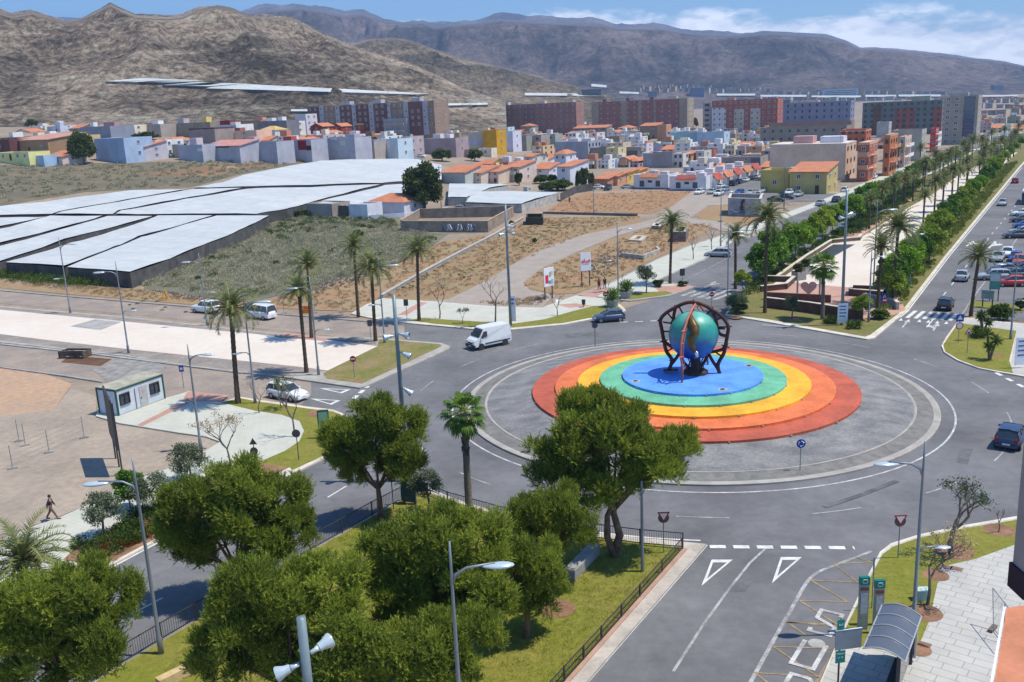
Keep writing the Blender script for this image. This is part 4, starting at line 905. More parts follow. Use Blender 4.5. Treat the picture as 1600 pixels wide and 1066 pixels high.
# ---- the old town, front row on the left
house('long brown brick workshop with a pinkish low roof at the far left', 18, 77, 241, 212, 16, (.30, .19, .11), 'shed', 1, 3, 0, 'workshop', 'shut', mat('pink_sheet_roof', (.50, .27, .20), .7, .1, .5), 'workshop')
house('tan end wall house joined to the brown workshop', 77, 108, 240, 214, 14, (.56, .42, .22), 'flat', 1, 0, 1, extra=[('panel', .4, .6, .4, .7, (.5, .45, .35))])
house('dark maroon garage with grey roller door at the left picture edge', -14, 17, 240, 219, 12, (.12, .05, .05), 'flat', 1, 1, 0, 'garage', 'shut', name='garage')
house('low yellow house with small windows at the left edge, behind the light blue wall', -10, 46, 252, 239, 8, (.72, .62, .28), 'flat', 1, 5, 0)
house('low long light blue boundary building left of the red roofed cottage', 22, 69, 254, 244, 6, (.33, .46, .62), 'flat', 1, 0, 0)
house('small pink cottage with an orange roof by the red and white cars', 69, 98, 255, 237, 8, (.60, .48, .45), 'shed', 1, 2, 1)
house('white shed left of the dark pine in the old town', 98, 113, 254, 240, 6, WHT, 'flat', 1, 1, 1, 'shed', name='shed')
house('tall blue grey blank walled house right of the dark pine', 151, 197, 250, 217, 12, (.33, .42, .56), 'flat', 2, 0, 1)
house('narrow house with orange tiled roof and white balconies beside the blank blue wall', 203, 228, 249, 222, 10, (.45, .42, .46), 'shed', 2, 2, 1, extra=[('balc', .05, .95, 1, 2, WHT)])
house('left one of the bright white terraced houses near the teal car', 232, 246, 246, 220, 9, WHT, 'flat', 2, 2, 2, wk='brown')
house('right one of the bright white terraced houses near the teal car', 247, 259, 245, 219, 9, WHT, 'flat', 2, 1, 2, extra=[('porch', 0, 1, .95, 't')])
house('white house with a red hipped roof behind the bright terrace', 258, 272, 242, 215, 9, WHT, 'hip', 2, 1, 2)
house('grey rendered garage at the left end of the long bluish wall', 271, 282, 246, 226, 8, (.36, .33, .30), 'flat', 1, 0, 0, 'garage', name='garage')
bw = (.36, .37, .43)
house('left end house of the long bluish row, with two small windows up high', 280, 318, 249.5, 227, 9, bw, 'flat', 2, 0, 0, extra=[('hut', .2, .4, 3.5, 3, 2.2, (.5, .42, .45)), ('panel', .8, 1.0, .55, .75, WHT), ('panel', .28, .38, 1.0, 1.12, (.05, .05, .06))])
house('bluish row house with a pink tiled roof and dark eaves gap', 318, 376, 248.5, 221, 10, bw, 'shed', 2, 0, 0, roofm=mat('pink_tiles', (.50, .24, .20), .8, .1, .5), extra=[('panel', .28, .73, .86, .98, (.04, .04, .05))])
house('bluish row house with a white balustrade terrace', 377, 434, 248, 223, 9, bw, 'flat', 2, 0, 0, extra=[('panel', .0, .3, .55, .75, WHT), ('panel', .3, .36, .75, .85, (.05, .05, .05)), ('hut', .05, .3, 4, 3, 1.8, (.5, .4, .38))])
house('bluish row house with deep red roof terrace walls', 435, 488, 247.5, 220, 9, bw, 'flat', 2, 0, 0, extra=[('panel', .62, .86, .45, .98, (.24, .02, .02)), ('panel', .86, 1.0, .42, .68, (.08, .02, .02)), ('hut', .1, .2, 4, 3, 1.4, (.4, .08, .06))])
house('right end house of the bluish row, with a stepped top and small yellow niche', 489, 556, 247, 217, 10, bw, 'flat', 2, 0, 0, extra=[('panel', .66, .78, .62, .85, (.50, .46, .38)), ('panel', .45, .6, .92, 1.0, WHT), ('hut', .7, .3, 4, 3, 1.2, bw)])
house('grey brown house with a yellow terrace between the bluish row and the light blue house', 557, 586, 247, 221, 10, (.36, .32, .29), 'flat', 2, 0, 0, extra=[('panel', .0, .3, .5, .95, WHT), ('panel', .2, .55, .5, .62, (.6, .45, .15))])
house('light blue house with a bright white side wall at the end of the front row', 587, 623, 247.5, 218, 10, (.45, .56, .70), 'flat', 2, 0, 1, extra=[('panel', .38, .68, .5, .9, WHT)])
house('mauve grey house behind the light blue one, beside the small street', 628, 642, 243, 214, 10, MAU, 'flat', 2, 1, 2, extra=[('tank', .4, .5)])
house('broad mauve house with white upper terrace above the round green shrub', 662, 713, 240, 217, 10, (.34, .26, .27), 'flat', 2, 0, 1, extra=[('hut', .2, .3, 4, 3, 1.8, WHT), ('hut', .55, .3, 3, 3, 1.6, WHT)])
house('low mauve wall building right of the round green shrub', 712, 740, 244, 234, 6, (.34, .26, .27), 'flat', 1, 0, 0)
house('pale cream house with a lilac band left of the ochre house', 733, 757, 236, 207, 9, (.45, .42, .36), 'flat', 2, 0, 1, extra=[('band', .35, .55, (.4, .4, .55))])
house('tall ochre yellow house with two blank storeys', 755, 777, 240, 204, 9, (.52, .28, .01), 'flat', 3, 0, 1)
house('lilac white house with one tiny window right of the ochre house', 778, 802, 236, 206, 9, (.55, .55, .64), 'flat', 2, 1, 1)
house('small white garden building below the ochre house', 750, 768, 244, 232, 5, CRM, 'flat', 1, 1, 0)
house('three storey grey flats with dark upper windows and a peach side wall', 601, 637, 217, 186, 12, (.30, .30, .32), 'flat', 3, 4, 0, extra=[('balc', .1, .9, 1, 3, (.3, .3, .32)), ('hut', .1, .3, 6, 4, 1.8, (.45, .28, .16))])
house('wide mauve blank wall house right of the grey flats', 648, 684, 221, 196, 10, (.42, .36, .40), 'flat', 2, 0, 1, extra=[('hut', .6, .2, 3, 3, 2.5, WHT)])
house('brown grey block with blue door behind the bluish row', 297, 337, 222, 201, 11, (.28, .23, .21), 'flat', 2, 1, 0, extra=[('band', .9, 1.0, (.1, .05, .05))])
house('bright white block with a red hut on top behind the bluish row', 338, 371, 217, 196, 10, WHT, 'flat', 2, 1, 0, extra=[('hut', .0, .3, 6, 4, 1.8, DRD), ('hut', .5, .3, 3, 3, 1.0, WHT)])
house('slate blue grey blank warehouse wall on the left, behind the dark pine', 127, 174, 216, 199, 12, (.24, .26, .32), 'flat', 2, 0, 0, extra=[('hut', .4, .5, 7, 3, 1.6, (.36, .22, .24))])
house('cream house with a row of four small windows right of the slate warehouse', 176, 203, 214, 197, 10, CRM, 'flat', 2, 4, 1)
house('grey house with two dark upper windows in the back row on the left', 205, 252, 213, 196, 10, (.33, .29, .26), 'flat', 2, 2, 0, extra=[('hut', .5, .4, 4, 3, 1.5, WHT)])
house('brown olive long house in the back row, left of the bright white block', 254, 330, 213, 194, 10, (.27, .23, .17), 'flat', 2, 4, 0, extra=[('hut', .2, .4, 4, 3, 2.0, (.42, .34, .38)), ('hut', .7, .4, 3, 3, 2.2, (.6, .45, .15))])
house('red walled house in the back row right of the olive one', 336, 360, 201, 192, 8, (.30, .04, .04), 'flat', 1, 0, 0)
house('brown house with thin white posts on the back row', 361, 408, 202, 190, 9, (.30, .19, .11), 'flat', 1, 3, 0, extra=[('hut', .6, .5, 6, 3, 1.6, SAL)])
house('peach house with a red corner behind the bluish row', 364, 402, 223, 205, 9, (.60, .42, .33), 'flat', 2, 1, 0, extra=[('hut', .0, .2, 3, 3, 1.2, (.3, .1, .07))])
house('dark slate long house behind the yellow roofed bungalow', 404, 449, 209, 190, 9, (.17, .17, .19), 'flat', 2, 0, 0, extra=[('hut', .1, .5, 4, 3, 1.4, WHT), ('hut', .5, .5, 3, 3, 1.8, WHT)])
house('bungalow with a yellow pyramid roof in the back row', 404, 430, 213, 198, 9, (.50, .52, .55), 'hip', 1, 2, 1, roofm=mat('yellow_tiles', (.55, .38, .14), .8, .1, .5))
house('white house with a peach lower front right of the yellow roofed bungalow', 450, 462, 209, 190, 8, WHT, 'flat', 2, 1, 1, extra=[('panel', 0, 1, .25, .5, (.6, .35, .16))])
house('tall pale grey stair tower house with a bluish base left of the red gables', 463, 480, 208, 179, 9, (.52, .51, .54), 'flat', 3, 0, 2)
house('house with a dark red gable, left of the pair behind the bluish row', 486, 505, 212, 193, 9, (.22, .04, .03), 'side', 2, 1, 1)
house('house with a dark red gable, right of the pair behind the bluish row', 520, 534, 211, 193, 9, (.22, .05, .04), 'side', 2, 1, 1)
house('small red walled house with a yellow top left of the pink gable', 557, 568, 212, 196, 8, (.28, .06, .04), 'flat', 2, 1, 1, extra=[('hut', 0, .1, 4, 3, 1.1, (.6, .4, .15))])
house('pink house with a red gable left of the grey flats', 584, 600, 213, 194, 9, (.42, .22, .18), 'side', 2, 1, 1)
house('red tile roofed house with a white trim right of the grey flats', 704, 738, 210, 198, 9, (.45, .45, .42), 'shed', 1, 3, 0)
house('tall tan narrow house with a small window near the brick flats', 731, 742, 203, 183, 8, (.48, .30, .16), 'flat', 3, 1, 1)
# ---- middle of the town
house('cream terrace house with tall arch window nearest the big greenhouse', 727, 752, 286, 262, 12, (.60, .50, .42), 'shed', 2, 3, 0, group='cream terrace with orange roofs')
house('cream terrace house second from the greenhouse, with a stair window', 760, 779, 286, 262, 12, (.58, .46, .36), 'shed', 2, 2, 0, group='cream terrace with orange roofs')
house('cream terrace house third from the greenhouse with a wide balcony', 790, 812, 284, 254, 12, (.58, .47, .42), 'shed', 2, 2, 1, group='cream terrace with orange roofs', extra=[('balc', .1, .8, 1, 2, (.5, .45, .42))])
house('long low grey side wall with an orange roof left of the cream terrace', 690, 727, 286, 261, 10, (.42, .43, .40), 'shed', 1, 0, 0)
house('pale cream villa with arched windows left of the white villas', 820, 832, 277, 241, 12, (.58, .54, .48), 'gable', 3, 1, 2)
house('white house with double arches behind the left white villa', 836, 856, 268, 243, 11, (.60, .58, .56), 'shed', 2, 2, 0)
house('left white villa with a flat orange tiled lean-to roof', 831, 858, 280, 256, 8, (.56, .57, .68), 'shed', 2, 1, 1)
house('white tower villa with an orange pyramid roof, tallest of the white villas', 867, 885, 277, 235, 8, (.56, .57, .70), 'hip', 3, 2, 1, wk='win')
house('right white villa with orange roof and a bright side wall', 871, 891, 288, 254, 14, (.56, .57, .66), 'shed', 2, 1, 0)
house('salmon bungalow by the parked white and black cars', 928, 949, 292, 273, 12, (.42, .20, .13), 'shed', 1, 0, 1, group='bungalows along the side street')
house('light orange bungalow next to the salmon one', 951, 965, 290, 271, 10, (.56, .28, .15), 'shed', 1, 1, 2, group='bungalows along the side street')
house('yellow bungalow in the middle of the side street row', 968, 980, 287, 267, 10, (.60, .38, .06), 'shed', 1, 1, 2, group='bungalows along the side street')
house('amber bungalow nearest the white bungalows', 982, 994, 284, 265, 10, (.62, .34, .04), 'shed', 1, 1, 2, group='bungalows along the side street')
for i, (a, b_, y, pc) in enumerate(((990, 1044, 295.5, 't'), (1046, 1103, 298, 'r'))):
    house(('white bungalow with an orange porch roof facing the dry field', 'white bungalow with a red porch roof at the corner by the car park')[i], a, b_, y, y-22.5, 9, (.62, .62, .68), 'flat', 1, 0, 0, group='white bungalows', roofm=TERR,
          extra=[('porch', .2, .72, .82, pc), ('band', 0, .1, (.2, .2, .22)), ('panel', .18, .31, .18, .58, (.10, .10, .11)), ('panel', .64, .77, .18, .58, (.10, .10, .11)), ('panel', .42, .54, .45, .6, (.04, .04, .04)), ('hut', .3, .5, 2, 2, .9, WHT), ('hut', .7, .3, 2, 2, .7, WHT), ('tank', .5, .6)])
P0_ = G(1104, 298.5)
for i in range(5):
    p = P0_ + E1*(9.6*(i+.45)) - E2*9.5
    x, y = PX(Vector((p.x, p.y, T(p.x, p.y))))
    house('white bungalow with %s porch roof, %s from the corner up the street' % (('red', 'orange', 'crimson', 'dull red', 'bright orange')[i], ('first', 'second', 'third', 'fourth', 'fifth')[i]), x, x+5, y, y, 9.0, (.66, .66, .66), 'flat', 1, 0, 2, group='white bungalows', roofm=TERR, w=9.5, h=4.2, extra=[('hut', .3, .4, 2.5, 2, .9, WHT)])
    r_ = C.objects[-1]
    rt = [o for o in C.objects if o.get('label') == HOUSES[-1][4]][0]
    b = MB(); b.add([(9.5+1.4, .8, 2.7), (9.5+1.4, 8.0, 2.7), (9.3, 8.0, 4.5), (9.3, .8, 4.5), (10.9, .8, 2.5), (10.9, 8, 2.5)], [(0, 1, 2, 3), (0, 4, 5, 1)]); b.add([(9.5, .8, 0), (10.7, .8, 0), (10.7, .8, 2.6), (9.5, .8, 3.6), (9.5, .95, 0), (10.7, .95, 0), (10.7, .95, 2.6), (9.5, .95, 3.6)], [(0, 1, 2, 3), (7, 6, 5, 4), (1, 5, 6, 2)], 1)
    b.build('porch_roof', [TILER if i % 2 == 0 else TILE, wallmat((.66, .66, .66))], rt)
house('grey mauve blank house with one bluish window behind the white bungalows', 1005, 1051, 262, 240, 10, (.29, .26, .27), 'flat', 2, 0, 0, extra=[('panel', .12, .3, .15, .6, (.30, .33, .42))])
house('white and orange house with dark windows right of the grey mauve one', 1052, 1067, 262, 240, 9, (.55, .53, .50), 'flat', 2, 2, 1, wk='dark')
house('orange house with a tiled roof edge right of the grey mauve one', 1068, 1080, 260, 237, 9, (.50, .27, .13), 'shed', 2, 2, 1, wk='dark')
house('long light blue wall, left half, in the middle of the town', 1048, 1089, 232, 207, 9, (.30, .46, .52), 'flat', 2, 0, 0)
house('long light blue wall, right half, ending at a brown end wall', 1089, 1131, 232, 207, 10, (.36, .46, .56), 'flat', 2, 0, 1, extra=[('hut', .0, .1, 3, 3, 2.2, WHT), ('hut', .0, .3, 3, 3, 1.2, WHT)])
house('lilac gable walled house left of the light blue wall', 1013, 1036, 238, 222, 9, (.45, .42, .52), 'side', 2, 0, 1, roofm=ROOFG)
house('rough grey stone house with brick pilasters on its side', 868, 919, 248, 222, 14, (.27, .29, .34), 'flat', 2, 0, 4, wk='brown', extra=[('hut', .2, .5, 5, 4, 1.2, WHT), ('hut', .6, .5, 5, 4, 1.0, WHT)])
house('dark grey sloping warehouse left of the pale yellow house', 919, 948, 250, 231, 10, (.22, .21, .18), 'flat', 1, 0, 0)
house('pale yellow house with one slit window in the town centre', 947, 966, 252, 231, 9, (.60, .50, .26), 'flat', 2, 1, 1)
house('slate shuttered house right of the pale yellow one', 969, 996, 250, 236, 9, (.13, .13, .14), 'flat', 1, 0, 0, extra=[('hut', .1, .4, 8, 3, 1.5, (.28, .24, .2))])
house('bright white cube house with an olive left wall', 968, 984, 229, 211, 8, (.72, .72, .72), 'flat', 2, 0, 1)
house('olive grey wall left of the white cube house', 944, 968, 230, 214, 8, (.27, .23, .17), 'flat', 1, 0, 0)
house('terracotta roofed grey house with three gables left of the striped brick flats', 896, 948, 213, 197, 10, (.25, .22, .20), 'shed', 2, 5, 0, wk='brown')
house('tall white grey block behind the town centre left of the striped flats', 840, 891, 209, 181, 12, (.52, .52, .53), 'flat', 3, 0, 2, extra=[('hut', 0, .2, 5, 4, 2, WHT), ('hut', .5, .2, 4, 4, 1.6, (.55, .5, .6))])
house('olive grey blank house with a yellow pillar at mid town', 800, 823, 235, 213, 10, (.26, .26, .22), 'flat', 2, 0, 0, extra=[('panel', .55, .65, 0, 1.1, YEL)])
house('brown grey blank house with two vents, left of the stone house', 823, 846, 235, 212, 10, (.29, .25, .22), 'flat', 2, 2, 0, wk='dark')
house('grey green low house with two round vents left of the stone house', 853, 868, 233, 210, 9, (.30, .32, .28), 'flat', 2, 1, 0, wk='dark')
house('brown house with twin windows and an orange roof below the striped flats', 1000, 1028, 217, 193, 10, (.26, .18, .12), 'shed', 2, 2, 0)
house('orange walled house below the striped flats', 1027, 1041, 221, 195, 9, (.50, .25, .13), 'flat', 3, 1, 1)
house('pink house with small terrace right of the orange walled house', 1060, 1087, 208, 201, 9, (.55, .32, .30), 'flat', 1, 3, 0)
house('brown house with bay window left in front of the beige gabled wall', 1144, 1188, 264, 245, 10, (.28, .24, .21), 'flat', 2, 1, 1, extra=[('panel', .66, .98, .15, .85, (.12, .12, .14))])
house('grey brown flat house behind the fourth white bungalow', 1127, 1146, 263, 246, 9, (.33, .27, .24), 'flat', 1, 1, 0)
house('white house with one dark window in the row behind the bungalows', 1087, 1100, 259, 236, 9, (.5, .48, .46), 'flat', 2, 1, 1)
house('brick red cube with orange edge in the row behind the bungalows', 1101, 1113, 246, 233, 7, (.28, .08, .05), 'flat', 1, 0, 1)
house('yellow house with a salmon roof strip right of the light blue wall', 1145, 1168, 234, 223, 9, (.60, .44, .14), 'shed', 1, 1, 0)
house('pale house with an orange hipped top beside the yellow strip house', 1168, 1184, 233, 223, 8, (.5, .42, .36), 'shed', 1, 1, 0)
house('lavender grey box house left of the long beige row', 1184, 1198, 234, 222, 8, (.40, .40, .48), 'flat', 1, 0, 1)
house('beige villa with red eaves and pale balcony below the red and white flats', 1142, 1184, 206, 189, 11, (.50, .45, .38), 'flat', 2, 2, 1, extra=[('band', .82, .9, (.45, .2, .1)), ('balc', .1, .9, 1, 2, (.5, .48, .5))])
house('long row of brown two storey houses with pale parapets behind the beige block', 1188, 1322, 224, 200, 12, (.24, .22, .19), 'flat', 2, 10, 0, group='row houses of the new quarter', wk='brown', roofm=TERR)
house('second row of brown tiled houses in front of the blue grey flats', 1200, 1330, 207, 193, 10, (.26, .17, .13), 'flat', 1, 6, 0, group='row houses of the new quarter', roofm=TERR)
house('big beige blank wall block with a white street front', 1202, 1320, 282, 226, 15, (.60, .45, .35), 'flat', 3, 0, 3, 'building', wk='brown', name='building', group='buildings along the boulevard', roofm=TERR, extra=[('hut', .28, .2, 6, 5, 2.2, (.46, .28, .27)), ('hut', .62, .3, 7, 5, 1.9, (.55, .56, .66)), ('band', .96, 1.0, (.56, .47, .41)), ('ant', .9, .2)])
house('low yellow annex left of the yellow house with grilled windows', 1188, 1232, 301, 266, 10, (.52, .38, .12), 'flat', 1, 1, 0, 'building', name='building', group='buildings along the boulevard')
house('yellow house with an orange tiled roof in front of the beige block', 1233, 1291, 303, 258, 13, (.46, .36, .14), 'shed', 2, 2, 2, 'building', name='building', group='buildings along the boulevard')
house('red brick flats with corner balconies next to the beige block', 1338, 1356, 284, 223, 13, (.42, .13, .07), 'flat', 3, 1, 3, 'building', name='building', group='buildings along the boulevard', roofm=mat('green_roof', (.24, .36, .33), .8, .1, 1), extra=[('balc', .1, .95, 1, 3, (.5, .3, .22)), ('rbalc', .1, .6, 1, 3, (.55, .34, .25)), ('band', .94, 1, (.55, .32, .22)), ('band', .3, .36, (.55, .32, .22)), ('band', .62, .68, (.55, .32, .22))])
house('orange brick flats with dark loggias, second block up the boulevard', 1378, 1388, 276, 211, 14, (.45, .17, .08), 'flat', 3, 1, 3, 'building', name='building', group='buildings along the boulevard', wk='dark', extra=[('rbalc', .1, .5, 1, 3, (.5, .24, .14)), ('rbalc', .55, .95, 1, 3, (.5, .24, .14)), ('band', .95, 1.0, (.5, .28, .18))])
house('red roof terrace block behind the first brick flats', 1312, 1352, 236, 203, 12, (.40, .12, .06), 'flat', 3, 4, 2, 'building', name='building', group='buildings along the boulevard', wk='dark', extra=[('band', .9, .95, (.6, .4, .3))])
house('peach flats with white balconies, third block up the boulevard', 1403, 1412, 262, 214, 14, (.55, .38, .30), 'flat', 3, 1, 3, 'building', name='building', group='buildings along the boulevard', extra=[('rbalc', .1, .9, 1, 3, WHT)])
house('long beige grey side wall with cream pillars up the boulevard', 1392, 1438, 252, 204, 12, (.34, .31, .26), 'flat', 3, 0, 3, 'building', name='building', group='buildings along the boulevard', extra=[('ant', .2, .3)])
house('bright red balcony building just left of the tall tower', 1452, 1460, 238, 201, 10, (.50, .05, .04), 'flat', 4, 1, 3, 'building', name='building', group='buildings along the boulevard', extra=[('rbalc', .0, 1, 1, 4, WHT)])
house('pink stair hut block on top row right of the brown houses', 1369, 1388, 215, 191, 9, (.40, .38, .36), 'flat', 3, 0, 2, 'building', name='building', group='buildings along the boulevard')
# ---- apartment blocks
def flats(label, xl, xr, yb, yt, depth, col, fl, nc, strips=(), extra=(), nm='apartment_building', side=None, roofm=None, wk='win', ww=1.3, ns=2):
    P = G(xl, yb); lo, hi = 1, 400
    for _ in range(30):
        m = (lo+hi)/2
        if PX(P+E2*m)[0] < xr: lo = m
        else: hi = m
    w = lo; H = hgt(P, yt); root = thing(nm, label, 'apartment block', P, -AZ, 'apartment blocks behind the town'); wm = wallmat(col)
    b = MB(); b.b2(0, w, 0, depth, -6, H-.9, 0)
    t = .3
    for x0, x1, y0, y1 in ((0, w, 0, t), (0, w, depth-t, depth), (0, t, t, depth-t), (w-t, w, t, depth-t)): b.b2(x0, x1, y0, y1, H-.9, H, 0)
    b.build('wall', [wm], root); MB().quad((t, t, H-.87), (w-t, t, H-.87), (w-t, depth-t, H-.87), (t, depth-t, H-.87)).build('roof', roofm or ROOFG, root)
    for x0, x1, z0, z1, c in strips: MB().b2(x0*w, x1*w, -.35, .0, z0*H-(4 if z0 == 0 else 0), z1*H).build('bay', wallmat(c), root)
    fh = H/fl; cnt = 0
    for f in range(fl):
        for i in range(nc):
            if cnt > 88: break
            win(root, w*(i+.5)/nc, -.37 if strips else -.01, f*fh+fh*.3, min(ww, w/nc*.5), fh*.45, 'F', wk); cnt += 1
        for i in range(ns):
            if cnt < 98: win(root, w+.01, depth*(i+.5)/ns, f*fh+fh*.3, 1.3, fh*.45, 'R', wk); cnt += 1
    for x, y, a, d_, h_, c in extra: MB().b2(x*w, x*w+a, y*depth, y*depth+d_, H-.9, H+h_).build('roof_hut', wallmat(c), root)
    return root, w, H
dk = (.15, .075, .065); dk2 = (.27, .19, .14); bb = (.36, .36, .41)
flats('dark red and brown brick flats with bluish stair bays, leftmost of the tall blocks', 484, 680, 205, 167, 14, dk2, 4, 22, [(a, a+.1, 0, .97, dk) for a in (.0, .27, .40, .55, .81)] + [(a, a+.035, 0, 1.0, bb) for a in (.1, .235, .37, .505, .64, .775, .92)], [(a, .3, 6, 4, 2.0, bb) for a in (.25, .5, .8)])
flats('plain dark red brick flats, second tall block from the left', 758, 901, 206, 166, 14, (.29, .15, .12), 5, 16, [(.45, .55, 0, .98, (.24, .12, .11))], [(.2, .3, 4, 4, 2, (.5, .4, .4)), (.6, .3, 4, 4, 2, (.5, .4, .4)), (.9, .3, 4, 4, 1.5, (.5, .4, .4))])
flats('beige flats with vertical red brick stripes in the centre of the skyline', 925, 1074, 206, 160, 15, (.32, .26, .19), 6, 14, [(a, a+.12, 0, .99, (.27, .12, .10)) for a in (.08, .20, .38, .54, .68, .80)], [(.1, .3, 3, 3, 2, dk), (.35, .3, 3, 3, 2, dk), (.6, .3, 3, 3, 2, dk), (.78, .3, 8, 4, 2, (.4, .36, .3))], wk='shut')
flats('red brick and white flats left of the blue grey block', 1112, 1214, 208, 158, 15, (.33, .11, .08), 6, 12, [(.0, .22, 0, .78, (.52, .52, .55)), (.35, .5, 0, .72, (.42, .38, .30)), (.6, .75, 0, .72, (.44, .40, .34))], [(.2, .3, 6, 4, 1.6, (.45, .2, .15))])
flats('grey flats with dark side balconies left of the red brick and white block', 1098, 1111, 208, 161, 12, (.36, .32, .30), 6, 1, [], [], wk='dark', ww=6)
flats('blue grey flats with slot windows', 1214, 1328, 199, 162, 15, (.20, .215, .30), 4, 10, [], [(0, .3, 9, 5, 2.5, (.2, .15, .14)), (.3, .4, 14, 5, 1.6, (.48, .36, .32))], wk='dark')
flats('dark green and red flats left of the tall glass tower', 1346, 1470, 212, 161, 16, (.15, .17, .165), 6, 12, [(.14, .24, 0, .9, (.15, .08, .05)), (.42, .52, 0, .8, (.26, .09, .07)), (.55, .66, 0, .8, (.26, .09, .07)), (.9, 1.0, 0, .8, (.26, .09, .07))], [(.6, .3, 10, 5, 2.6, (.25, .27, .22))], wk='dark')
flats('tall beige tower with a blue glass half, at the head of the boulevard', 1471, 1524, 226, 151, 18, (.33, .29, .24), 8, 4, [], [(.1, .3, 8, 6, 1.5, (.3, .3, .3))], 'tower_block', ww=2.2)
TW = [o for o in C.objects if o.get('label', '').startswith('tall beige tower')][0]
_w = 24.0
P = G(1471, 226); lo, hi = 1, 100
for _ in range(30):
    m_ = (lo+hi)/2
    if PX(P+E2*m_)[0] < 1524: lo = m_
    else: hi = m_
_w = lo; _h = hgt(P, 151)
b = MB().b2(_w*.60, _w*.9, -.6, -.45, _h*.15, _h*.985); b.build('glass_front', mat('blue_curtain_glass', (.05, .09, .17), .12, .15, .15, spec=.9), TW)
b = MB(); [b.b2(_w*.60, _w*.9, -.66, -.6, _h*z, _h*z+.25) for z in (.28, .42, .55, .68, .82)]; b.build('glass_transom', wallmat((.2, .14, .14)), TW)
# ---- filler houses between the named ones
ADJ = {'white': WHT, 'cream': CRM, 'beige': BEI, 'mauve': MAU, 'light blue': LBL, 'salmon': SAL, 'pale yellow': YEL, 'grey': GRY, 'brown': BRN, 'pink': PNK, 'tan': TAN, 'off white': (.62, .6, .55), 'peach': (.62, .44, .33), 'olive grey': (.30, .28, .22)}
USED = set(); cntlab = {}
def near(x, y, n):
    c = sorted([h for h in SPEC if 'row' not in h[4][:4]], key=lambda h: (((h[0]+h[1])/2-x)**2)*.6+((h[2]-y)**2)*3)[n]
    hx = (c[0]+c[1])/2
    rel = 'behind' if y < c[2]-4 and abs(hx-x) < 16 else ('left of' if x < hx else 'right of')
    l = c[4].split(' with ')[0].split(',')[0].split(' behind ')[0].split(' right of ')[0].split(' left of ')[0].split(' in front ')[0].split(' joined ')[0].split(' at ')[0].split(' beside ')[0]
    return rel+' the '+' '.join(l.split()[:6])
SPEC = [h for h in HOUSES]
def filler(x0, x1, y, dx, hpx, seed):
    r = random.Random(seed); x = x0 + r.uniform(0, dx*.3)
    while x < x1:
        w = r.uniform(.62, 1.25)*dx; yy = y + r.uniform(-1.5, 1.5)
        if any(h[0]-2 < x+w*.5 < h[1]+2 and abs(h[2]-yy) < 9 for h in SPEC): x += w*.6; continue
        a = r.choice(list(ADJ)+['white', 'white', 'off white', 'cream', 'white', 'beige', 'white', 'white', 'off white', 'cream', 'tan', 'salmon']); c = tuple(min(.75, k_*r.uniform(.86, 1.1)) for k_ in ADJ[a])
        roof = r.choices(['flat', 'shed', 'hip', 'gable', 'side'], [13, 3, 1.4, 1.2, 1])[0]; fl = r.choices([1, 2, 3], [2, 6, 1])[0]
        hp = hpx*(.62, 1.0, 1.32)[fl-1]*r.uniform(.9, 1.1)
        rn = {'flat': 'flat roofed', 'shed': 'orange roofed', 'hip': 'hip roofed', 'gable': 'tile roofed', 'side': 'gable fronted'}[roof]
        ex = []
        if roof == 'flat':
            for _ in range(r.choice([0, 1, 1, 2, 2, 3])): ex.append(('hut', r.uniform(0, .6), r.uniform(.1, .6), r.uniform(2, 4), r.uniform(2, 3), r.uniform(1.0, 2.3), r.choice([WHT, WHT, CRM, (.5, .22, .13), None])))
            if r.random() < .3: ex.append(('tank', r.uniform(.2, .8), r.uniform(.2, .8)))
        if r.random() < .35: ex.append(('ant', r.uniform(.1, .9), r.uniform(.2, .8)))
        if fl > 1 and r.random() < .3: ex.append(('balc', .15, .85, 1, fl, r.choice([WHT, CRM, SAL])))
        base = '%s %s %s house %s' % (('low', 'two storey', 'three storey')[fl-1], a, rn, near(x+w/2, yy, 0))
        if base in USED: base = '%s %s %s house %s' % (('low', 'two storey', 'three storey')[fl-1], a, rn, near(x+w/2, yy, 1))
        if base in USED: base = '%s %s %s house %s' % (('low', 'two storey', 'three storey')[fl-1], a, rn, near(x+w/2, yy, 2))
        i = 0
        while base in USED and i < 8: base = base.replace(a+' ', ('bright '+a+' ', 'dull '+a+' ', 'pale '+a+' ', 'weathered '+a+' ', 'narrow '+a+' ', 'wide '+a+' ', 'shaded '+a+' ', 'plain '+a+' ')[i], 1); i += 1
        USED.add(base)
        house(base, x, x+w, yy, yy-hp, r.uniform(8, 13), c, roof, fl, r.choice([1, 2, 2, 3]) if w > 14 else r.choice([0, 1, 2]), r.choice([1, 2]), wk=r.choice(['win', 'brown', 'dark', 'shut']), extra=ex)
        x += w + r.uniform(-1, 3)
filler(0, 120, 222, 24, 12, 1); filler(200, 470, 206, 20, 9, 2); filler(372, 600, 216, 18, 11, 22)
filler(395, 720, 228, 24, 14, 3); filler(690, 830, 226, 22, 14, 4); filler(640, 1000, 212, 20, 13, 5); filler(680, 930, 203, 18, 10, 6)
filler(800, 1190, 222, 20, 13, 7); filler(800, 1190, 243, 22, 15, 8); filler(1000, 1200, 254, 22, 14, 9); filler(830, 1000, 262, 20, 13, 10)
filler(1030, 1200, 212, 18, 11, 12); filler(880, 1090, 232, 20, 13, 13); filler(640, 760, 254, 40, 0.01, 14) if 0 else None
filler(730, 830, 262, 22, 14, 15); filler(1530, 1600, 222, 16, 12, 16); filler(1525, 1610, 206, 18, 12, 17); filler(1530, 1620, 194, 18, 10, 18); filler(1330, 1460, 232, 20, 12, 19); filler(1210, 1340, 216, 20, 9, 20)
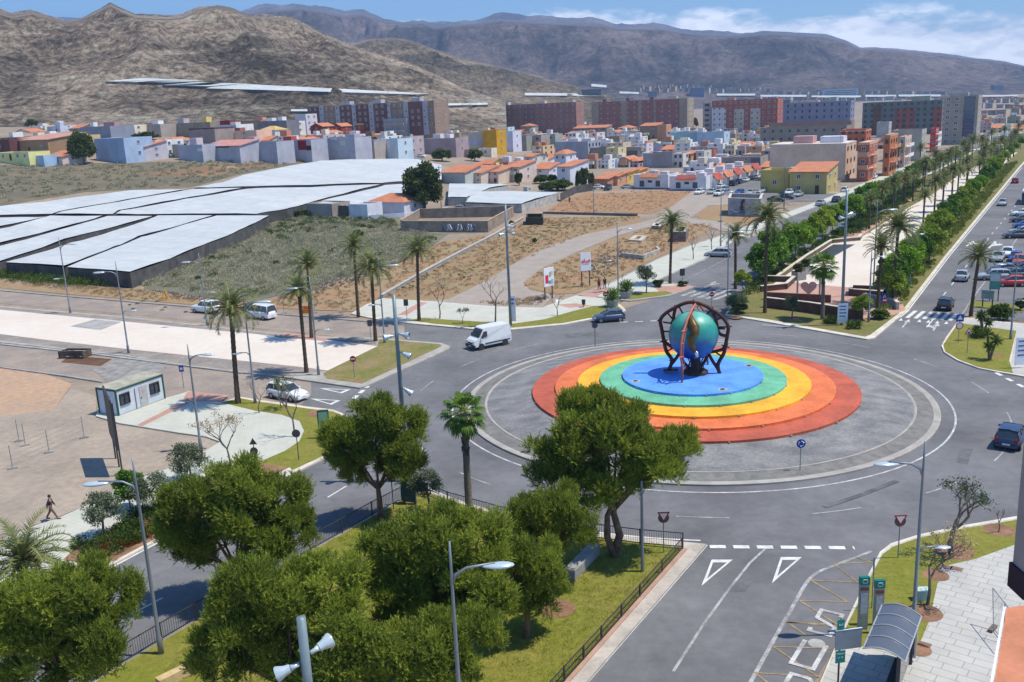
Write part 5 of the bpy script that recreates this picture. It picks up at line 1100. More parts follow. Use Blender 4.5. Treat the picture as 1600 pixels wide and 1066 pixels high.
filler(20, 200, 206, 26, 7, 21); filler(1000, 1190, 270, 21, 15, 31); filler(820, 1000, 237, 19, 13, 32); filler(1030, 1200, 237, 19, 13, 33); filler(915, 1010, 257, 20, 14, 34); filler(1080, 1200, 229, 17, 12, 35); filler(815, 1000, 217, 17, 11, 36)
# ---- city below the mountains: small pale blocks far away
def farcity():
    r = random.Random(77); k_ = 0
    cols = [(.55, .48, .40), (.50, .38, .32), (.6, .58, .55), (.40, .28, .24), (.55, .42, .25), (.45, .45, .48)]
    nm = ['cream', 'pink', 'white', 'brown', 'yellowish', 'grey']
    for x0, x1, y, dx, hp in ((985, 1100, 143, 8, 5), (1000, 1110, 138, 6, 4), (1100, 1200, 143, 7, 4), (1200, 1340, 148, 10, 4), (1340, 1480, 147, 9, 4), (1150, 1600, 157, 10, 4), (1530, 1600, 170, 9, 6), (1530, 1610, 180, 11, 7), (1530, 1600, 161, 9, 5)):
        x = x0
        while x < x1:
            P = GH_(x, y+r.uniform(-.8, .8)); w = r.uniform(.5, 1.2)*dx
            if P is not None:
                s = P.length/FPX; i = r.randrange(6); H = hp*s*r.uniform(.7, 1.3); W_ = w*s
                root = thing('distant_building', 'tiny %s block in the hazy town below the mountains' % nm[i], 'building', P, -AZ+r.uniform(-.3, .3), 'far buildings of the hazy town, %s ones' % nm[i])
                b = MB().b2(0, W_, 0, W_*.6, -8, H); b.build('wall', wallmat(cols[i]), root)
                MB().b2(-.3, W_+.3, -.3, W_*.6+.3, H, H+.5).build('roof', r.choice([TERR, ROOFG, TILE]), root)
                [MB().b2(W_*.12, W_*.88, -.12, 0, H*f, H*(f+.14)).build('window_band', PANE, root) for f in (.15, .45, .74)]
            x += w*r.uniform(1.0, 1.9)
farcity()
def farblock(label, x0, x1, yb, yt, c, m=None):
    P = GH_(x0, yb); s = P.length/FPX; root = thing('distant_building', label, 'building', P, 0, 'landmark buildings on the plain')
    W_, H = (x1-x0)*s, (yb-yt)*s
    MB().b2(0, W_, 0, W_*.5, -8, H).build('wall', m or wallmat(c), root); MB().b2(-1, W_+1, -1, W_*.5+1, H, H+1.2).build('roof', ROOFG, root)
    for f in range(3): MB().b2(W_*.04, W_*.96, -.3, 0, H*(.15+.28*f), H*(.28+.28*f)).build('window_band', PANE, root)
farblock('bright blue office block on the plain below the cliffs', 1079, 1099, 151, 139, None, mat('blue_cladding', (.03, .10, .32), .3, .1, .05))
farblock('teal block above the striped brick flats', 1014, 1026, 152, 144, (.05, .16, .20))
farblock('dark glass hall left of the striped flats on the plain', 910, 938, 149, 141, (.06, .09, .12))
farblock('long pale blue hall on the plain above the blue grey flats', 1286, 1336, 151, 142, (.36, .46, .58))
farblock('small blue building at the hill foot on the far right', 1552, 1566, 141, 135, (.12, .22, .42))
# ---------------------------------------------------------------- vegetation
PINE_L = leafmat('pine_needles', (.38, .44, .055), (.05, .095, .012), .25)
OLIVE_L = leafmat('olive_leaves', (.16, .20, .11), (.045, .07, .035), .2)
PALM_L = leafmat('palm_fronds', (.20, .23, .08), (.05, .085, .03), .25)
FAN_L = leafmat('fan_palm_leaves', (.17, .28, .04), (.035, .08, .015), .3)
GREEN_L = leafmat('bright_leaves', (.30, .47, .04), (.075, .17, .015), .35)
DARK_L = leafmat('dark_leaves', (.14, .18, .04), (.03, .05, .012), .25)
SCRUB_L = leafmat('grey_scrub_leaves', (.47, .44, .29), (.22, .21, .13), .25)
SHRUB_L = leafmat('shrub_leaves', (.13, .19, .03), (.03, .065, .013), .3)
DRY_L = leafmat('dry_stems', (.50, .36, .20), (.30, .19, .10), .2)
YEL_L = leafmat('yellow_green_groundcover', (.30, .32, .05), (.08, .12, .02), .25)
PURP = leafmat('lilac_blossom', (.34, .28, .48), (.2, .16, .3), .3)
BARK = mat('pine_bark', (.20, .135, .095), .95, .2, 3, world=False, bump=.8, bscale=14)
BARKG = mat('grey_bark', (.20, .165, .135), .95, .2, 3, world=False, bump=.6, bscale=14)
PTRUNK = mat('palm_trunk', (.13, .095, .065), .95, .25, 5, world=False, bump=.9, bscale=18, stretch=(1, 1, 4, 0))
PTRUNKL = mat('palm_trunk_grey', (.26, .22, .18), .95, .25, 5, world=False, bump=.9, bscale=18, stretch=(1, 1, 5, 0))
def nrm(a): return a/np.maximum(1e-6, np.linalg.norm(a, axis=1, keepdims=True))
def tri_leaves(P, D, L, Wd, rng):
    n = len(P); r = nrm(rng.normal(size=(n, 3))); s = nrm(np.cross(D, r))
    L = np.asarray(L).reshape(-1, 1)*np.ones((n, 1)); Wd = np.asarray(Wd).reshape(-1, 1)*np.ones((n, 1))
    V = np.empty((n, 3, 3)); V[:, 0] = P+s*Wd*.5; V[:, 1] = P-s*Wd*.5; V[:, 2] = P+D*L
    return V.reshape(-1, 3), np.arange(n*3).reshape(-1, 3)
def quad_leaves(P, D, L, Wd, rng):
    n = len(P); r = nrm(rng.normal(size=(n, 3))); s = nrm(np.cross(D, r))
    L = np.asarray(L).reshape(-1, 1)*np.ones((n, 1)); Wd = np.asarray(Wd).reshape(-1, 1)*np.ones((n, 1))
    V = np.empty((n, 4, 3)); V[:, 0] = P; V[:, 1] = P+D*L*.5+s*Wd*.5; V[:, 2] = P+D*L; V[:, 3] = P+D*L*.5-s*Wd*.5
    return V.reshape(-1, 3), np.arange(n*4).reshape(-1, 4)
def clump_points(cs, rs, n, rng, shell=.55, upbias=.25):
    """points and outward directions in a set of clumps (cs, rs)"""
    k = len(cs); w = rs**2; idx = rng.choice(k, n, p=w/w.sum())
    o = rng.normal(size=(n, 3)); o[:, 2] += upbias; o = nrm(o)
    rr = rs[idx]*(shell+(1-shell)*rng.rand(n)**.6)
    return cs[idx]+o*rr[:, None]*np.array([1, 1, .85]), o
def crown_clumps(k, R, H, rng, flat=.8, zc=0.0, rmin=.28, rmax=.42, hollow=.45):
    o = rng.normal(size=(k*3, 3)); o = nrm(o); o = o[o[:, 2] > -.62][:k]
    rad = hollow+(1-hollow)*rng.rand(len(o))**.5
    c = o*rad[:, None]*np.array([R, R, H])*.78; c[:, 2] += zc
    return c, rng.uniform(rmin, rmax, len(o))*R
def pine_mesh(R, H, k, n, seed, hue=1):
    """clumps of upright shoots, every shoot a small bottle brush of needles"""
    rng = np.random.RandomState(seed); c, r = crown_clumps(k, R, H, rng, rmin=.14, rmax=.31, hollow=.5)
    P, o = clump_points(c, r, n, rng, .35, .45)
    A = nrm(o*.7+rng.normal(size=(n, 3))*.3+np.array([0, 0, .75])); L = rng.uniform(.28, .62, n)
    m = 17; t = np.tile((np.arange(m)+.5)/m, n)[:, None]; A2 = np.repeat(A, m, 0)
    P2 = np.repeat(P, m, 0)+A2*t*np.repeat(L, m)[:, None]; q = rng.normal(size=(n*m, 3)); q -= A2*(q*A2).sum(1, keepdims=True)
    D = nrm(nrm(q)*(.95-.5*t)+A2*(.45+.6*t)); V, Q = tri_leaves(P2, D, rng.uniform(.11, .2, n*m), .037, rng)
    return V, Q, c, r
def tree_limbs(b, base, top, cl, rad, rng, n=7, mi=0):
    """trunk and limbs reaching into the clumps"""
    mid = base.lerp(top, .5)+Vector((rng.uniform(-.2, .2), rng.uniform(-.2, .2), 0))*1.2
    b.tube([base, base.lerp(mid, .5)+Vector((rng.uniform(-.1, .1), 0, 0)), mid, top], [rad*1.15, rad, rad*.85, rad*.6], 9, mi)
    idx = rng.permutation(len(cl))[:n]
    for i in idx:
        e = Vector(cl[i]); s = mid.lerp(top, rng.uniform(.5, 1)); q = s.lerp(e, .5)+Vector((0, 0, -.2)); b.tube([s, q, e], [rad*.45, rad*.28, rad*.1], 6, mi)
for i, (R, H, k_, n) in ((4, (2.1, 1.8, 22, 2300)),):
    V, Q, c, r = pine_mesh(R, H, k_, n, 100+i); PINES = {4: (npmesh('pine_crown', V, Q, PINE_L), c, R, H)}
def lobed(label, base, lobes, r=.2, lean=0):
    """pine whose crown is several dense lobes round forked limbs"""
    b0 = G(*base, .15); root = thing('pine_tree', label, 'tree', b0, 0, 'pine trees in the fenced park'); rng = np.random.RandomState(4); b = MB(); me, c, R0, H0 = PINES[4]; Q = []
    for i, (x, y, R) in enumerate(lobes):
        z = hgt(b0, y); q = G(x, y, z+b0.z)-b0; q.y += ((i*7) % 5-2)*.35; q.z = z; Q.append(q); k_ = R/R0
        o = obj('crown', me, root, q, i*1.7); o.scale = (k_, k_, k_*(1.0 if R > 1.7 else 1.25))
    cx = sum(q.x for q in Q)/len(Q); zm = min(q.z for q in Q); t = Vector((cx*.6, 0, zm*.8))
    b.tube([(0, 0, -.2), t*.35+Vector((lean, 0, 0)), t*.75, t], [r*1.25, r, r*.8, r*.6], 9)
    if lean: b.tube([(.1, -.1, -.1), t*.35-Vector((lean, .1, 0)), t*.7-Vector((lean, 0, 0)), t], [r*1.1, r*.85, r*.7, r*.5], 9)
    for q, l in zip(Q, lobes):
        b.tube([t*.8, t.lerp(q, .5)+Vector((0, 0, -.15)), q], [r*.45, r*.3, .03], 6)
        for _ in range(4): e = q+Vector(rng.normal(size=3)*l[2]*.4); b.tube([t.lerp(q, .6), e], [.05, .015], 5)
    b.build('trunk', BARK, root, smooth=True)
lobed('umbrella shaped pine with a bare trunk, standing by the upper corner of the park fence', (596, 812), [(540, 678, 1.8), (585, 655, 2.0), (630, 672, 1.8), (532, 712, 1.4), (588, 702, 2.1), (636, 712, 1.6), (553, 738, 1.1), (612, 735, 1.4)])
lobed('tallest pine, with a forked trunk and separate lobes, in front of the rainbow steps', (958, 868), [(925, 680, 2.6), (872, 722, 2.3), (965, 705, 2.4), (1022, 718, 2.2), (1060, 705, 1.5), (925, 758, 1.9), (985, 665, 1.6), (905, 645, 1.4), (1000, 738, 1.6), (940, 640, 1.3)], .24, .38)
lobed('rounded pine left of the umbrella shaped one, overhanging the lower left road', (372, 935), [(305, 778, 1.9), (370, 762, 2.1), (435, 788, 1.9), (275, 830, 1.6), (340, 838, 2.1), (418, 845, 2.0), (462, 825, 1.4), (300, 872, 1.5), (385, 800, 2.1)], .24)
lobed('dark pine in the bottom left corner of the picture', (90, 1120), [(60, 935, 1.9), (128, 922, 1.8), (170, 945, 1.4), (25, 980, 1.9), (100, 985, 2.2), (160, 990, 1.6), (60, 1040, 2.0), (125, 1040, 1.9)], .24)
lobed('lower rounded pine at the foot of the tallest pine', (862, 912), [(828, 802, 1.5), (878, 798, 1.6), (852, 835, 1.7), (903, 825, 1.3), (815, 828, 1.1)], .16)
lobed('wide pine in the middle of the park, around the street lamp', (712, 1050), [(615, 855, 1.8), (680, 842, 2.0), (748, 852, 1.8), (602, 905, 1.8), (672, 910, 2.2), (750, 915, 2.0), (640, 955, 2.0), (715, 962, 2.1)], .24)
lobed('lowest wide pine at the bottom edge, beside the floodlight post top', (470, 1130), [(395, 912, 1.6), (448, 930, 1.8), (515, 925, 1.8), (368, 965, 1.7), (445, 985, 2.0), (535, 980, 1.9), (345, 1025, 1.6), (425, 1045, 1.9), (515, 1050, 2.0)], .24)
lobed('pine at the bottom centre, merging with the wide middle pine', (650, 1140), [(595, 1015, 1.8), (665, 1010, 1.8), (615, 1062, 1.8), (695, 1050, 1.8), (738, 1005, 1.5)], .2)
lobed('right pine of the thicket, above the sunny lawn by the apron', (822, 995), [(805, 875, 1.6), (850, 888, 1.5), (828, 930, 1.7), (790, 925, 1.6), (862, 925, 1.0)], .18)
# broad leaf trees
def leafy(R, H, k_, n, seed, lm, L=.26, Wd=.15, zc=0, rmin=.22, rmax=.36):
    rng = np.random.RandomState(seed); c, r = crown_clumps(k_, R, H, rng, rmin=rmin, rmax=rmax, zc=zc, hollow=.4)
    P, o = clump_points(c, r, n, rng, .35, .2); D = nrm(o*.6+rng.normal(size=(n, 3))*.7)
    V, Q = quad_leaves(P, D, rng.uniform(.7, 1.3, n)*L, rng.uniform(.7, 1.3, n)*Wd, rng)
    return npmesh('leaf_crown', V, Q, lm), c
def stem_tree(name, label, P, crown, c, hz, sc, rad, cat='tree', group=None, rz=0.0, bark=None, scz=None):
    root = thing(name, label, cat, P, rz, group); rng = np.random.RandomState(int(abs(P.x*7+P.y*3)) % 9999)
    off = Vector((0, 0, hz)); cl = [off+Vector((q[0]*sc, q[1]*sc, q[2]*(scz or sc))) for q in c]
    b = MB(); tree_limbs(b, Vector((0, 0, -.2)), off+Vector((0, 0, -.2)), cl, rad, rng, 8); b.build('trunk', bark or BARKG, root, smooth=True)
    o = obj('crown', crown, root, off); o.scale = (sc, sc, scz or sc); return root
BL = [leafy(2.0, (2.1, 1.8, 2.4)[i], (26, 18, 30)[i], (4200, 3200, 4600)[i], 300+i, (GREEN_L, leafmat('yellowish_leaves', (.38, .46, .05), (.11, .19, .02), .35), leafmat('deep_green_leaves', (.18, .33, .04), (.04, .10, .015), .3))[i], .34, .22) for i in range(3)]
OL = [leafy(1.3, 1.1, 20, 4200, 310+i, OLIVE_L, .16, .06, rmin=.25, rmax=.42) for i in range(2)]
DK = leafy(4.2, 4.0, 40, 12000, 330, DARK_L, .5, .34)
SM = leafy(1.6, 1.5, 16, 2200, 331, DARK_L, .4, .26)
SG = leafy(1.6, 1.4, 16, 2200, 332, SHRUB_L, .4, .26)
# young trees along the boulevard: right kerb row and left carriageway row
TR1 = [(1388, 476), (1400, 461), (1412, 447), (1424, 432), (1437, 415), (1450, 398), (1463, 382), (1474, 368), (1485, 354), (1497, 340), (1508, 327), (1519, 314), (1529, 302), (1539, 290), (1548, 280), (1557, 270), (1566, 260), (1575, 250), (1584, 241), (1593, 232), (1450, 412), (1502, 347)]
TR2 = [(1188, 442), (1206, 430), (1225, 417), (1214, 424), (1242, 406), (1256, 397), (1270, 388), (1285, 377), (1300, 367), (1232, 402), (1330, 350), (1345, 341), (1362, 331), (1378, 321), (1394, 310), (1410, 300), (1426, 291), (1442, 282), (1458, 273), (1474, 264)]
def ordn(i, n): return ('first', 'second', 'third', 'fourth', 'fifth', 'sixth', 'seventh', 'eighth', 'ninth', 'tenth', 'eleventh', 'twelfth', 'thirteenth', 'fourteenth', 'fifteenth', 'sixteenth', 'seventeenth', 'eighteenth', 'nineteenth', 'twentieth', 'twenty-first', 'twenty-second', 'twenty-third', 'twenty-fourth')[i]
rr_ = random.Random(4)
LT = [stem_tree('street_tree', 'x', Vector((0, -300-i, -50)), BL[i][0], BL[i][1], 3.1, 1.0, .09, group='leafy trees along the boulevard') for i in range(3)]
used_lt = [0, 0, 0]
def place_leafy(p, lab, s):
    i = rr_.randrange(3)
    if not used_lt[i]:
        used_lt[i] = 1; r = LT[i]; r.location = p; r.rotation_euler[2] = rr_.uniform(0, 6); r.scale = (s, s, s); r['label'] = lab; return r
    return dup(LT[i], p, rr_.uniform(0, 6), lab, sc=s)
for i, q in enumerate(TR1): place_leafy(G(q[0]+rr_.uniform(-1.5, 1.5), q[1], .15), 'bright green street tree along the right kerb of the promenade, %s from the crossing' % ordn(i, 22), rr_.uniform(.95, 1.25))
for i, q in enumerate(TR2): place_leafy(G(q[0], q[1], .15), 'bright green street tree beside the left carriageway of the boulevard, %s from the roundabout' % ordn(i, 20), rr_.uniform(1.05, 1.4))
for q, l, s in (((1345, 500), 'small fresh green tree by the steps of the salmon terrace', .62), ((1400, 470), 'bright bush tree beside the planter walls at the promenade entrance', .8), ((1160, 455), 'leafy tree at the near corner of the left carriageway hedge', .6), ((205, 795), 'slender young tree with few bright leaves rising past the left street lamp', .55)):
    place_leafy(G(*q, .15), l, s)
# date palms
def frond(b, c, az, e0, L, droop, nl, ll, mi=0, mi2=1, rng=None, wd=.045):
    pts = []; p = Vector(c); e = e0; n = 9
    for i in range(n+1):
        pts.append(p.copy()); d = Vector((cos(az)*cos(e), sin(az)*cos(e), sin(e))); p += d*(L/n); e -= droop*(.35+1.3*i/n)
    b.tube(pts, [.05*(1-i/(n+1))+.012 for i in range(n+1)], 3, mi2, False)
    side = Vector((-sin(az), cos(az), 0))
    for i in range(nl):
        t = .12+.88*i/(nl-1); k_ = min(n-1, int(t*n)); f = t*n-k_; q = pts[k_].lerp(pts[k_+1], f); d = (pts[k_+1]-pts[k_]).normalized(); up = d.cross(side).normalized()
        if up.z < 0: up = -up
        l = ll*(.45+.75*sin(pi*min(1, t*.85+.12)))
        for s in (1, -1):
            v = (side*s*.82+d*.62+up*rng.uniform(-.05, .5)+Vector((0, 0, -.12))).normalized(); w = d*wd
            b.add([q-w, q+w, q+v*l], [(0, 1, 2)], mi)
def palm_mesh(seed, nf=38, L=2.7, dr=.17, elo=-.35):
    rng = random.Random(seed); b = MB()
    for i in range(nf):
        e = lerp(1.45, elo, (i/nf)**.85); frond(b, (0, 0, 0), i*2.39996+rng.uniform(-.2, .2), e, L*rng.uniform(.85, 1.08), dr*rng.uniform(.75, 1.25), 24, .5, rng=rng)
    return b.mesh('palm_crown', [PALM_L, mat('frond_stem', (.26, .24, .08), .7, .1, 2, world=False)])
PALMC = [palm_mesh(40+i, (36, 42, 30)[i], (2.7, 2.9, 2.5)[i], (.15, .2, .13)[i]) for i in range(3)]
bo = MB()
rng_ = random.Random(3)
for i in range(14):
    a = i*.9; bo.tube([(0, 0, -.1), (cos(a)*.5, sin(a)*.5, .15), (cos(a)*.8, sin(a)*.8, -.35)], [.02, .03, .09], 4)
FRUIT = bo.mesh('date_stalks', mat('orange_date_stalks', (.55, .24, .03), .8, .2, 3, world=False))
def trunk_mesh(h, r, m, seed=1, bulge=1.35):
    b = MB(); rng = random.Random(seed); pr = []; n = int(h/.28)
    for i in range(n+1):
        t = i/n; q = r*(1.25-.25*min(1, t*6))*(1-.12*t); q *= 1+(.09 if i % 2 else -.03)
        if t > .93: q *= bulge
        pr.append((q, t*h))
    b.lathe([(max(r*1.3, .1), -.3)]+pr, 10); return b.mesh('palm_trunk', m, True)
def palm(label, base, crown, v=0, R=2.7, group='date palms', fruit=True, zoff=.15, name='palm_tree', rad=.2):
    P = G(*base, zoff); d = (P-Vector((0, 0, CAMH))).length
    h = hgt(P, crown[1]); root = thing(name, label, 'palm tree', P, 0, group)
    # the trunk may lean slightly towards its crown
    v_ = ray(*crown); t = (P.y)/v_.y; cx = v_.x*t; lean = (cx-P.x)
    obj('trunk', trunk_mesh(h, rad, PTRUNK, v), root)
    for vert in root.children[0].data.vertices: vert.co.x += lean*(max(0, vert.co.z)/h)**1.3
    o = obj('crown', PALMC[v], root, (lean, 0, h), RND.uniform(0, 6)); s = R/2.7; o.scale = (s, s, s)
    if fruit: f = obj('date_cluster', FRUIT, root, (lean, 0, h-.1)); f.scale = (s, s, s)
    return root
palm('date palm on the lawn corner above the container cabin, crown before the white van', (372, 630), (361, 483), 1, 3.0, rad=.24)
palm('date palm in front of the plaza, left one of the close pair', (479, 582), (467, 455), 0, 2.5)
palm('date palm behind the close pair, on the strip by the construction road', (487, 528), (481, 413), 2, 2.7)
palm('date palm beyond the construction road, between two other palms', (560, 494), (553, 385), 0, 2.6)
palm('date palm with a wide crown on the tip of the triangular lawn', (587, 533), (580, 418), 1, 2.9)
palm('lone date palm on the verge lawn beside the bare trees', (655, 501), (652, 392), 0, 2.9)
palm('date palm at the end of the parking bay, left of the white estate car', (1047, 443), (1050, 348), 1, 2.8)
palm('date palm on the corner of the boulevard island, beside the left carriageway', (1149, 450), (1149, 368), 2, 2.7)
palm('tall dark date palm in front of the stepped walls of the boulevard island', (1195, 489), (1199, 340), 1, 3.3)
palm('leaning date palm with a ruffled crown between the lamp masts', (1371, 487), (1378, 386), 2, 2.8)
palm('tallest date palm near the blue crossing sign, thick feathery crown', (1394, 474), (1404, 355), 1, 3.5)
palm('sparse palm leaning left beside the car park entrance', (1517, 492), (1530, 401), 2, 2.8)
# palms of the two promenade rows
palmA = thing('palm_tree', 'x', 'palm tree', (0, -320, -50), 0, 'palms in the promenade rows')
obj('trunk', trunk_mesh(7.0, .19, PTRUNK, 5), palmA); obj('crown', PALMC[0], palmA, (0, 0, 7.0)); obj('date_cluster', FRUIT, palmA, (0, 0, 6.9))
palmB = thing('palm_tree', 'x', 'palm tree', (0, -322, -50), 0, 'palms in the promenade rows')
obj('trunk', trunk_mesh(8.2, .2, PTRUNK, 6), palmB); obj('crown', PALMC[1], palmB, (0, 0, 8.2)); obj('date_cluster', FRUIT, palmB, (0, 0, 8.1))
pu = [0, 0]
def row(name, a, b_, n, frm):
    A, B = G(*a), G(*b_)
    for i in range(n):
        p = A.lerp(B, i/(n-1)); p.x += rr_.uniform(-.6, .6); p.y += rr_.uniform(-1.2, 1.2); p.z = T(p.x, p.y)+.15
        lab = 'palm %s from the near end of the %s' % (ordn(i, n), frm); k_ = rr_.randrange(2); src = (palmA, palmB)[k_]; s = rr_.uniform(.85, 1.02); s = (s, s, s*rr_.uniform(.84, 1.1))
        if not pu[k_]: pu[k_] = 1; r = src; r.location = p; r['label'] = lab; r.rotation_euler[2] = rr_.uniform(0, 6); r.scale = s
        else: dup(src, p, rr_.uniform(0, 6), lab, sc=s)
row('', (1355, 360), (1535, 250), 16, 'left palm row of the promenade')
row('', (1444, 353), (1583, 246), 18, 'right palm row of the promenade')
row('', (1395, 333), (1500, 262), 9, 'second left palm row by the boulevard buildings')
for q, c, l in (((1403, 263), 'y', 'palm on the far pavement left, in front of the peach flats'), ((1437, 262), 'y', 'palm beside its twin near the long beige side wall'), ((1488, 222), 'y', 'palm in front of the tall tower, left'), ((1511, 218), 'y', 'palm in front of the glass half of the tower'), ((1548, 232), 'y', 'far palm left of the boulevard end'), ((1568, 226), 'y', 'second far palm at the boulevard end'), ((1590, 219), 'y', 'far palm near the right picture edge, behind the green trees')):
    dup(palmA, G(*q), 1.0, l, sc=.95)
# fan palms
def fan_mesh(seed, nl=34, pet=1.0, fr=.95):
    rng = random.Random(seed); b = MB()
    for i in range(nl):
        az = i*2.39996+rng.uniform(-.2, .2); e = lerp(1.35, -1.05, (i/nl)**.8); d = Vector((cos(az)*cos(e), sin(az)*cos(e), sin(e))); L = pet*rng.uniform(.8, 1.15)
        tip = d*L+Vector((0, 0, -.12*L)); b.tube([(0, 0, 0), d*L*.5, tip], [.035, .025, .02], 3, 1, False)
        side = Vector((-sin(az), cos(az), 0)); up = d.cross(side)
        for j in range(19):
            a = lerp(-1.9, 1.9, j/18); v = (d*cos(a)+side*sin(a)).normalized(); l = fr*(1-.25*abs(a)/1.9)*rng.uniform(.9, 1.1)
            m_ = tip+v*l*.6+up*.04; e2 = m_+v*l*.25+Vector((0, 0, -.28*l)); w = v.cross(up).normalized()*.055
            b.add([tip, m_-w, e2, m_+w], [(0, 1, 2, 3)], 0)
    return b.mesh('fan_crown', [FAN_L, MATS['frond_stem']])
FANC = fan_mesh(9)
def fanpalm(label, base, crown, s=1.0, rad=.2):
    P = G(*base, .15); h = hgt(P, crown[1]); root = thing('fan_palm', label, 'palm tree', P, 0, 'fan palms')
    v_ = ray(*crown); t = P.y/v_.y; lean = v_.x*t-P.x
    b = MB(); n = 14; r = [rad*(1.35 if i == 0 else 1.15-.25*i/n)*(1+(.06 if i % 2 else 0)) for i in range(n+1)]
    b.tube([(lean*(i/n)**1.2, 0, h*i/n-.1) for i in range(n+1)], r, 12); b.build('trunk', PTRUNKL, root, smooth=True)
    b = MB(); rng = random.Random(3)
    for i in range(60):
        a = i*2.4; z = h-.2-rng.uniform(0, h*.33); x0 = lean*(z/h)**1.2; b.tube([(x0+cos(a)*rad*.8, sin(a)*rad*.8, z-.25), (x0+cos(a)*rad*1.35, sin(a)*rad*1.35, z)], [.06, .015], 4)
    b.build('leaf_stubs', PTRUNK, root)
    o = obj('crown', FANC, root, (lean, 0, h)); o.scale = (s, s, s); return root
fanpalm('fan palm with a shaggy trunk beside the park fence, left of the tallest pine', (734, 818), (725, 642), .95, .22)
fanpalm('fan palm in front of the heart sign on the boulevard island', (1285, 499), (1287, 413), 1.15, .2)
# foreground date palm cut by the left edge
palm('big feathery date palm at the left edge, above the dark corner pine', (35, 968), (36, 878), 1, 3.0, rad=.3)
# bare jacaranda style trees
def bare_mesh(seed, h, spread, depth=5, r0=.09, trunk=1.6, twig=1):
    rng = random.Random(seed); b = MB(); tips = []
    def br(p, d, L, r, k_):
        q = p+d*L*.5+Vector((rng.uniform(-1, 1), rng.uniform(-1, 1), rng.uniform(-.3, .5)))*L*.08; e = p+d*L
        b.tube([p, q, e], [r, r*.85, r*.7], 6 if k_ > 2 else 4, 0, False)
        if k_ == 0: tips.append(e); return
        for _ in range(3 if (k_ > 2 and rng.random() < .6) or k_ == 1 else 2):
            a = rng.uniform(0, 2*pi); nd = (d+Vector((cos(a), sin(a), rng.uniform(.0, .55)))*spread).normalized()
            br(e, nd, L*rng.uniform(.62, .86), r*.62, k_-1)
    br(Vector((0, 0, -.1)), Vector((rng.uniform(-.12, .12), rng.uniform(-.1, .1), 1)).normalized(), trunk, r0, depth)
    zm = max(t.z for t in tips); s = h/zm; b.v = [(x*s, y*s, z*s) for x, y, z in b.v]
    return b.mesh('bare_branches', BARKG, True), [t*s for t in tips]
def bare(label, base, top, seed, spread=.62, depth=5, leaves=0, lm=None, r0=.1):
    P = G(*base, .15); h = hgt(P, top); me, tips = bare_mesh(seed, h, spread, depth, r0); root = thing('bare_tree', label, 'tree', P, 0, 'thin trees with hardly any leaves'); obj('branches', me, root)
    if leaves:
        rng = np.random.RandomState(seed); t = np.array([list(q) for q in tips]); i = rng.choice(len(t), leaves); Pp = t[i]+rng.normal(size=(leaves, 3))*.13; D = nrm(rng.normal(size=(leaves, 3)))
        V, Q = quad_leaves(Pp, D, .14, .08, rng); obj('leaves', npmesh('sparse_leaves', V, Q, lm or OLIVE_L), root)
    return root
bare('bare tree on the pale pavement in front of the container cabin', (360, 728), 640, 1, .7, 5, 500, DRY_L)
bare('bare tree left of the white parked hatchback', (405, 645), 588, 2, .7)
bare('thin bare tree in front of the bonnet of the parked hatchback', (462, 682), 590, 3, .55)
bare('small leafy sapling in front of the parked hatchback doors', (440, 638), 590, 4, .6, 4, 700, SHRUB_L)
bare('leafless tree left on the north west pavement, right of the lone palm', (687, 498), 430, 5, .62)
bare('leafless tree in the middle of the north west pavement', (774, 503), 428, 6, .62)
bare('leafless tree near the colourful billboard', (871, 493), 448, 7, .62)
bare('tiny umbrella shaped sapling on the verge lawn', (724, 506), 484, 8, .5, 3, 300, OLIVE_L)
bare('bare leaning tree with lilac blossom by the right picture edge', (1487, 866), 752, 9, .75, 5, 900, OLIVE_L, .17)
bare('thin dark bare tree between the yield sign and the leaning tree', (1449, 945), 805, 10, .6, 6, 350, DRY_L, .1)
bare('small twiggy tree on the lawn at the right edge', (1560, 832), 793, 11, .5, 2)
bare('small bare tree by the small concrete ruins', (1083, 405), 365, 12, .6, 4)
bare('small bare tree on the north pavement below the town', (1112, 390), 352, 13, .6, 4)
for o in [o for o in C.objects if str(o.get('label', '')).startswith('bare leaning tree')]:
    rng = np.random.RandomState(8); t = np.array([[.5, .3, 3.7], [.2, -.2, 3.9], [.8, .1, 3.5]]); Pp = t[rng.choice(3, 260)]+rng.normal(size=(260, 3))*.3; V, Q = quad_leaves(Pp, nrm(rng.normal(size=(260, 3))), .1, .07, rng); obj('blossom', npmesh('lilac_blossom', V, Q, PURP), o)
# olives
def olive(label, base, top, v=0, s=1.0, rad=.09):
    P = G(*base, .15); h = hgt(P, top); cz = h-1.0*s
    return stem_tree('olive_tree', label, P, OL[v][0], OL[v][1], cz, s, rad, group='small grey green olive trees')
olive('olive tree beside the walking man, on the pale pavement edge', (166, 840), 772, 0, 1.05)
olive('olive tree behind the left street lamp', (240, 800), 738, 1, 1.15)
olive('olive tree half hidden behind the rounded pine', (297, 752), 695, 0, 1.2)
olive('dark olive tree beside the green advertising panel inside the fence', (668, 802), 733, 1, .95)
olive('grey olive tree at the end of the parking bay', (1009, 458), 415, 0, 1.15)
olive('olive tree in front of the left stepped wall', (1150, 482), 455, 1, 1.2)
olive('small olive tree on the lawn left of the fan palm', (1238, 497), 462, 0, .85)
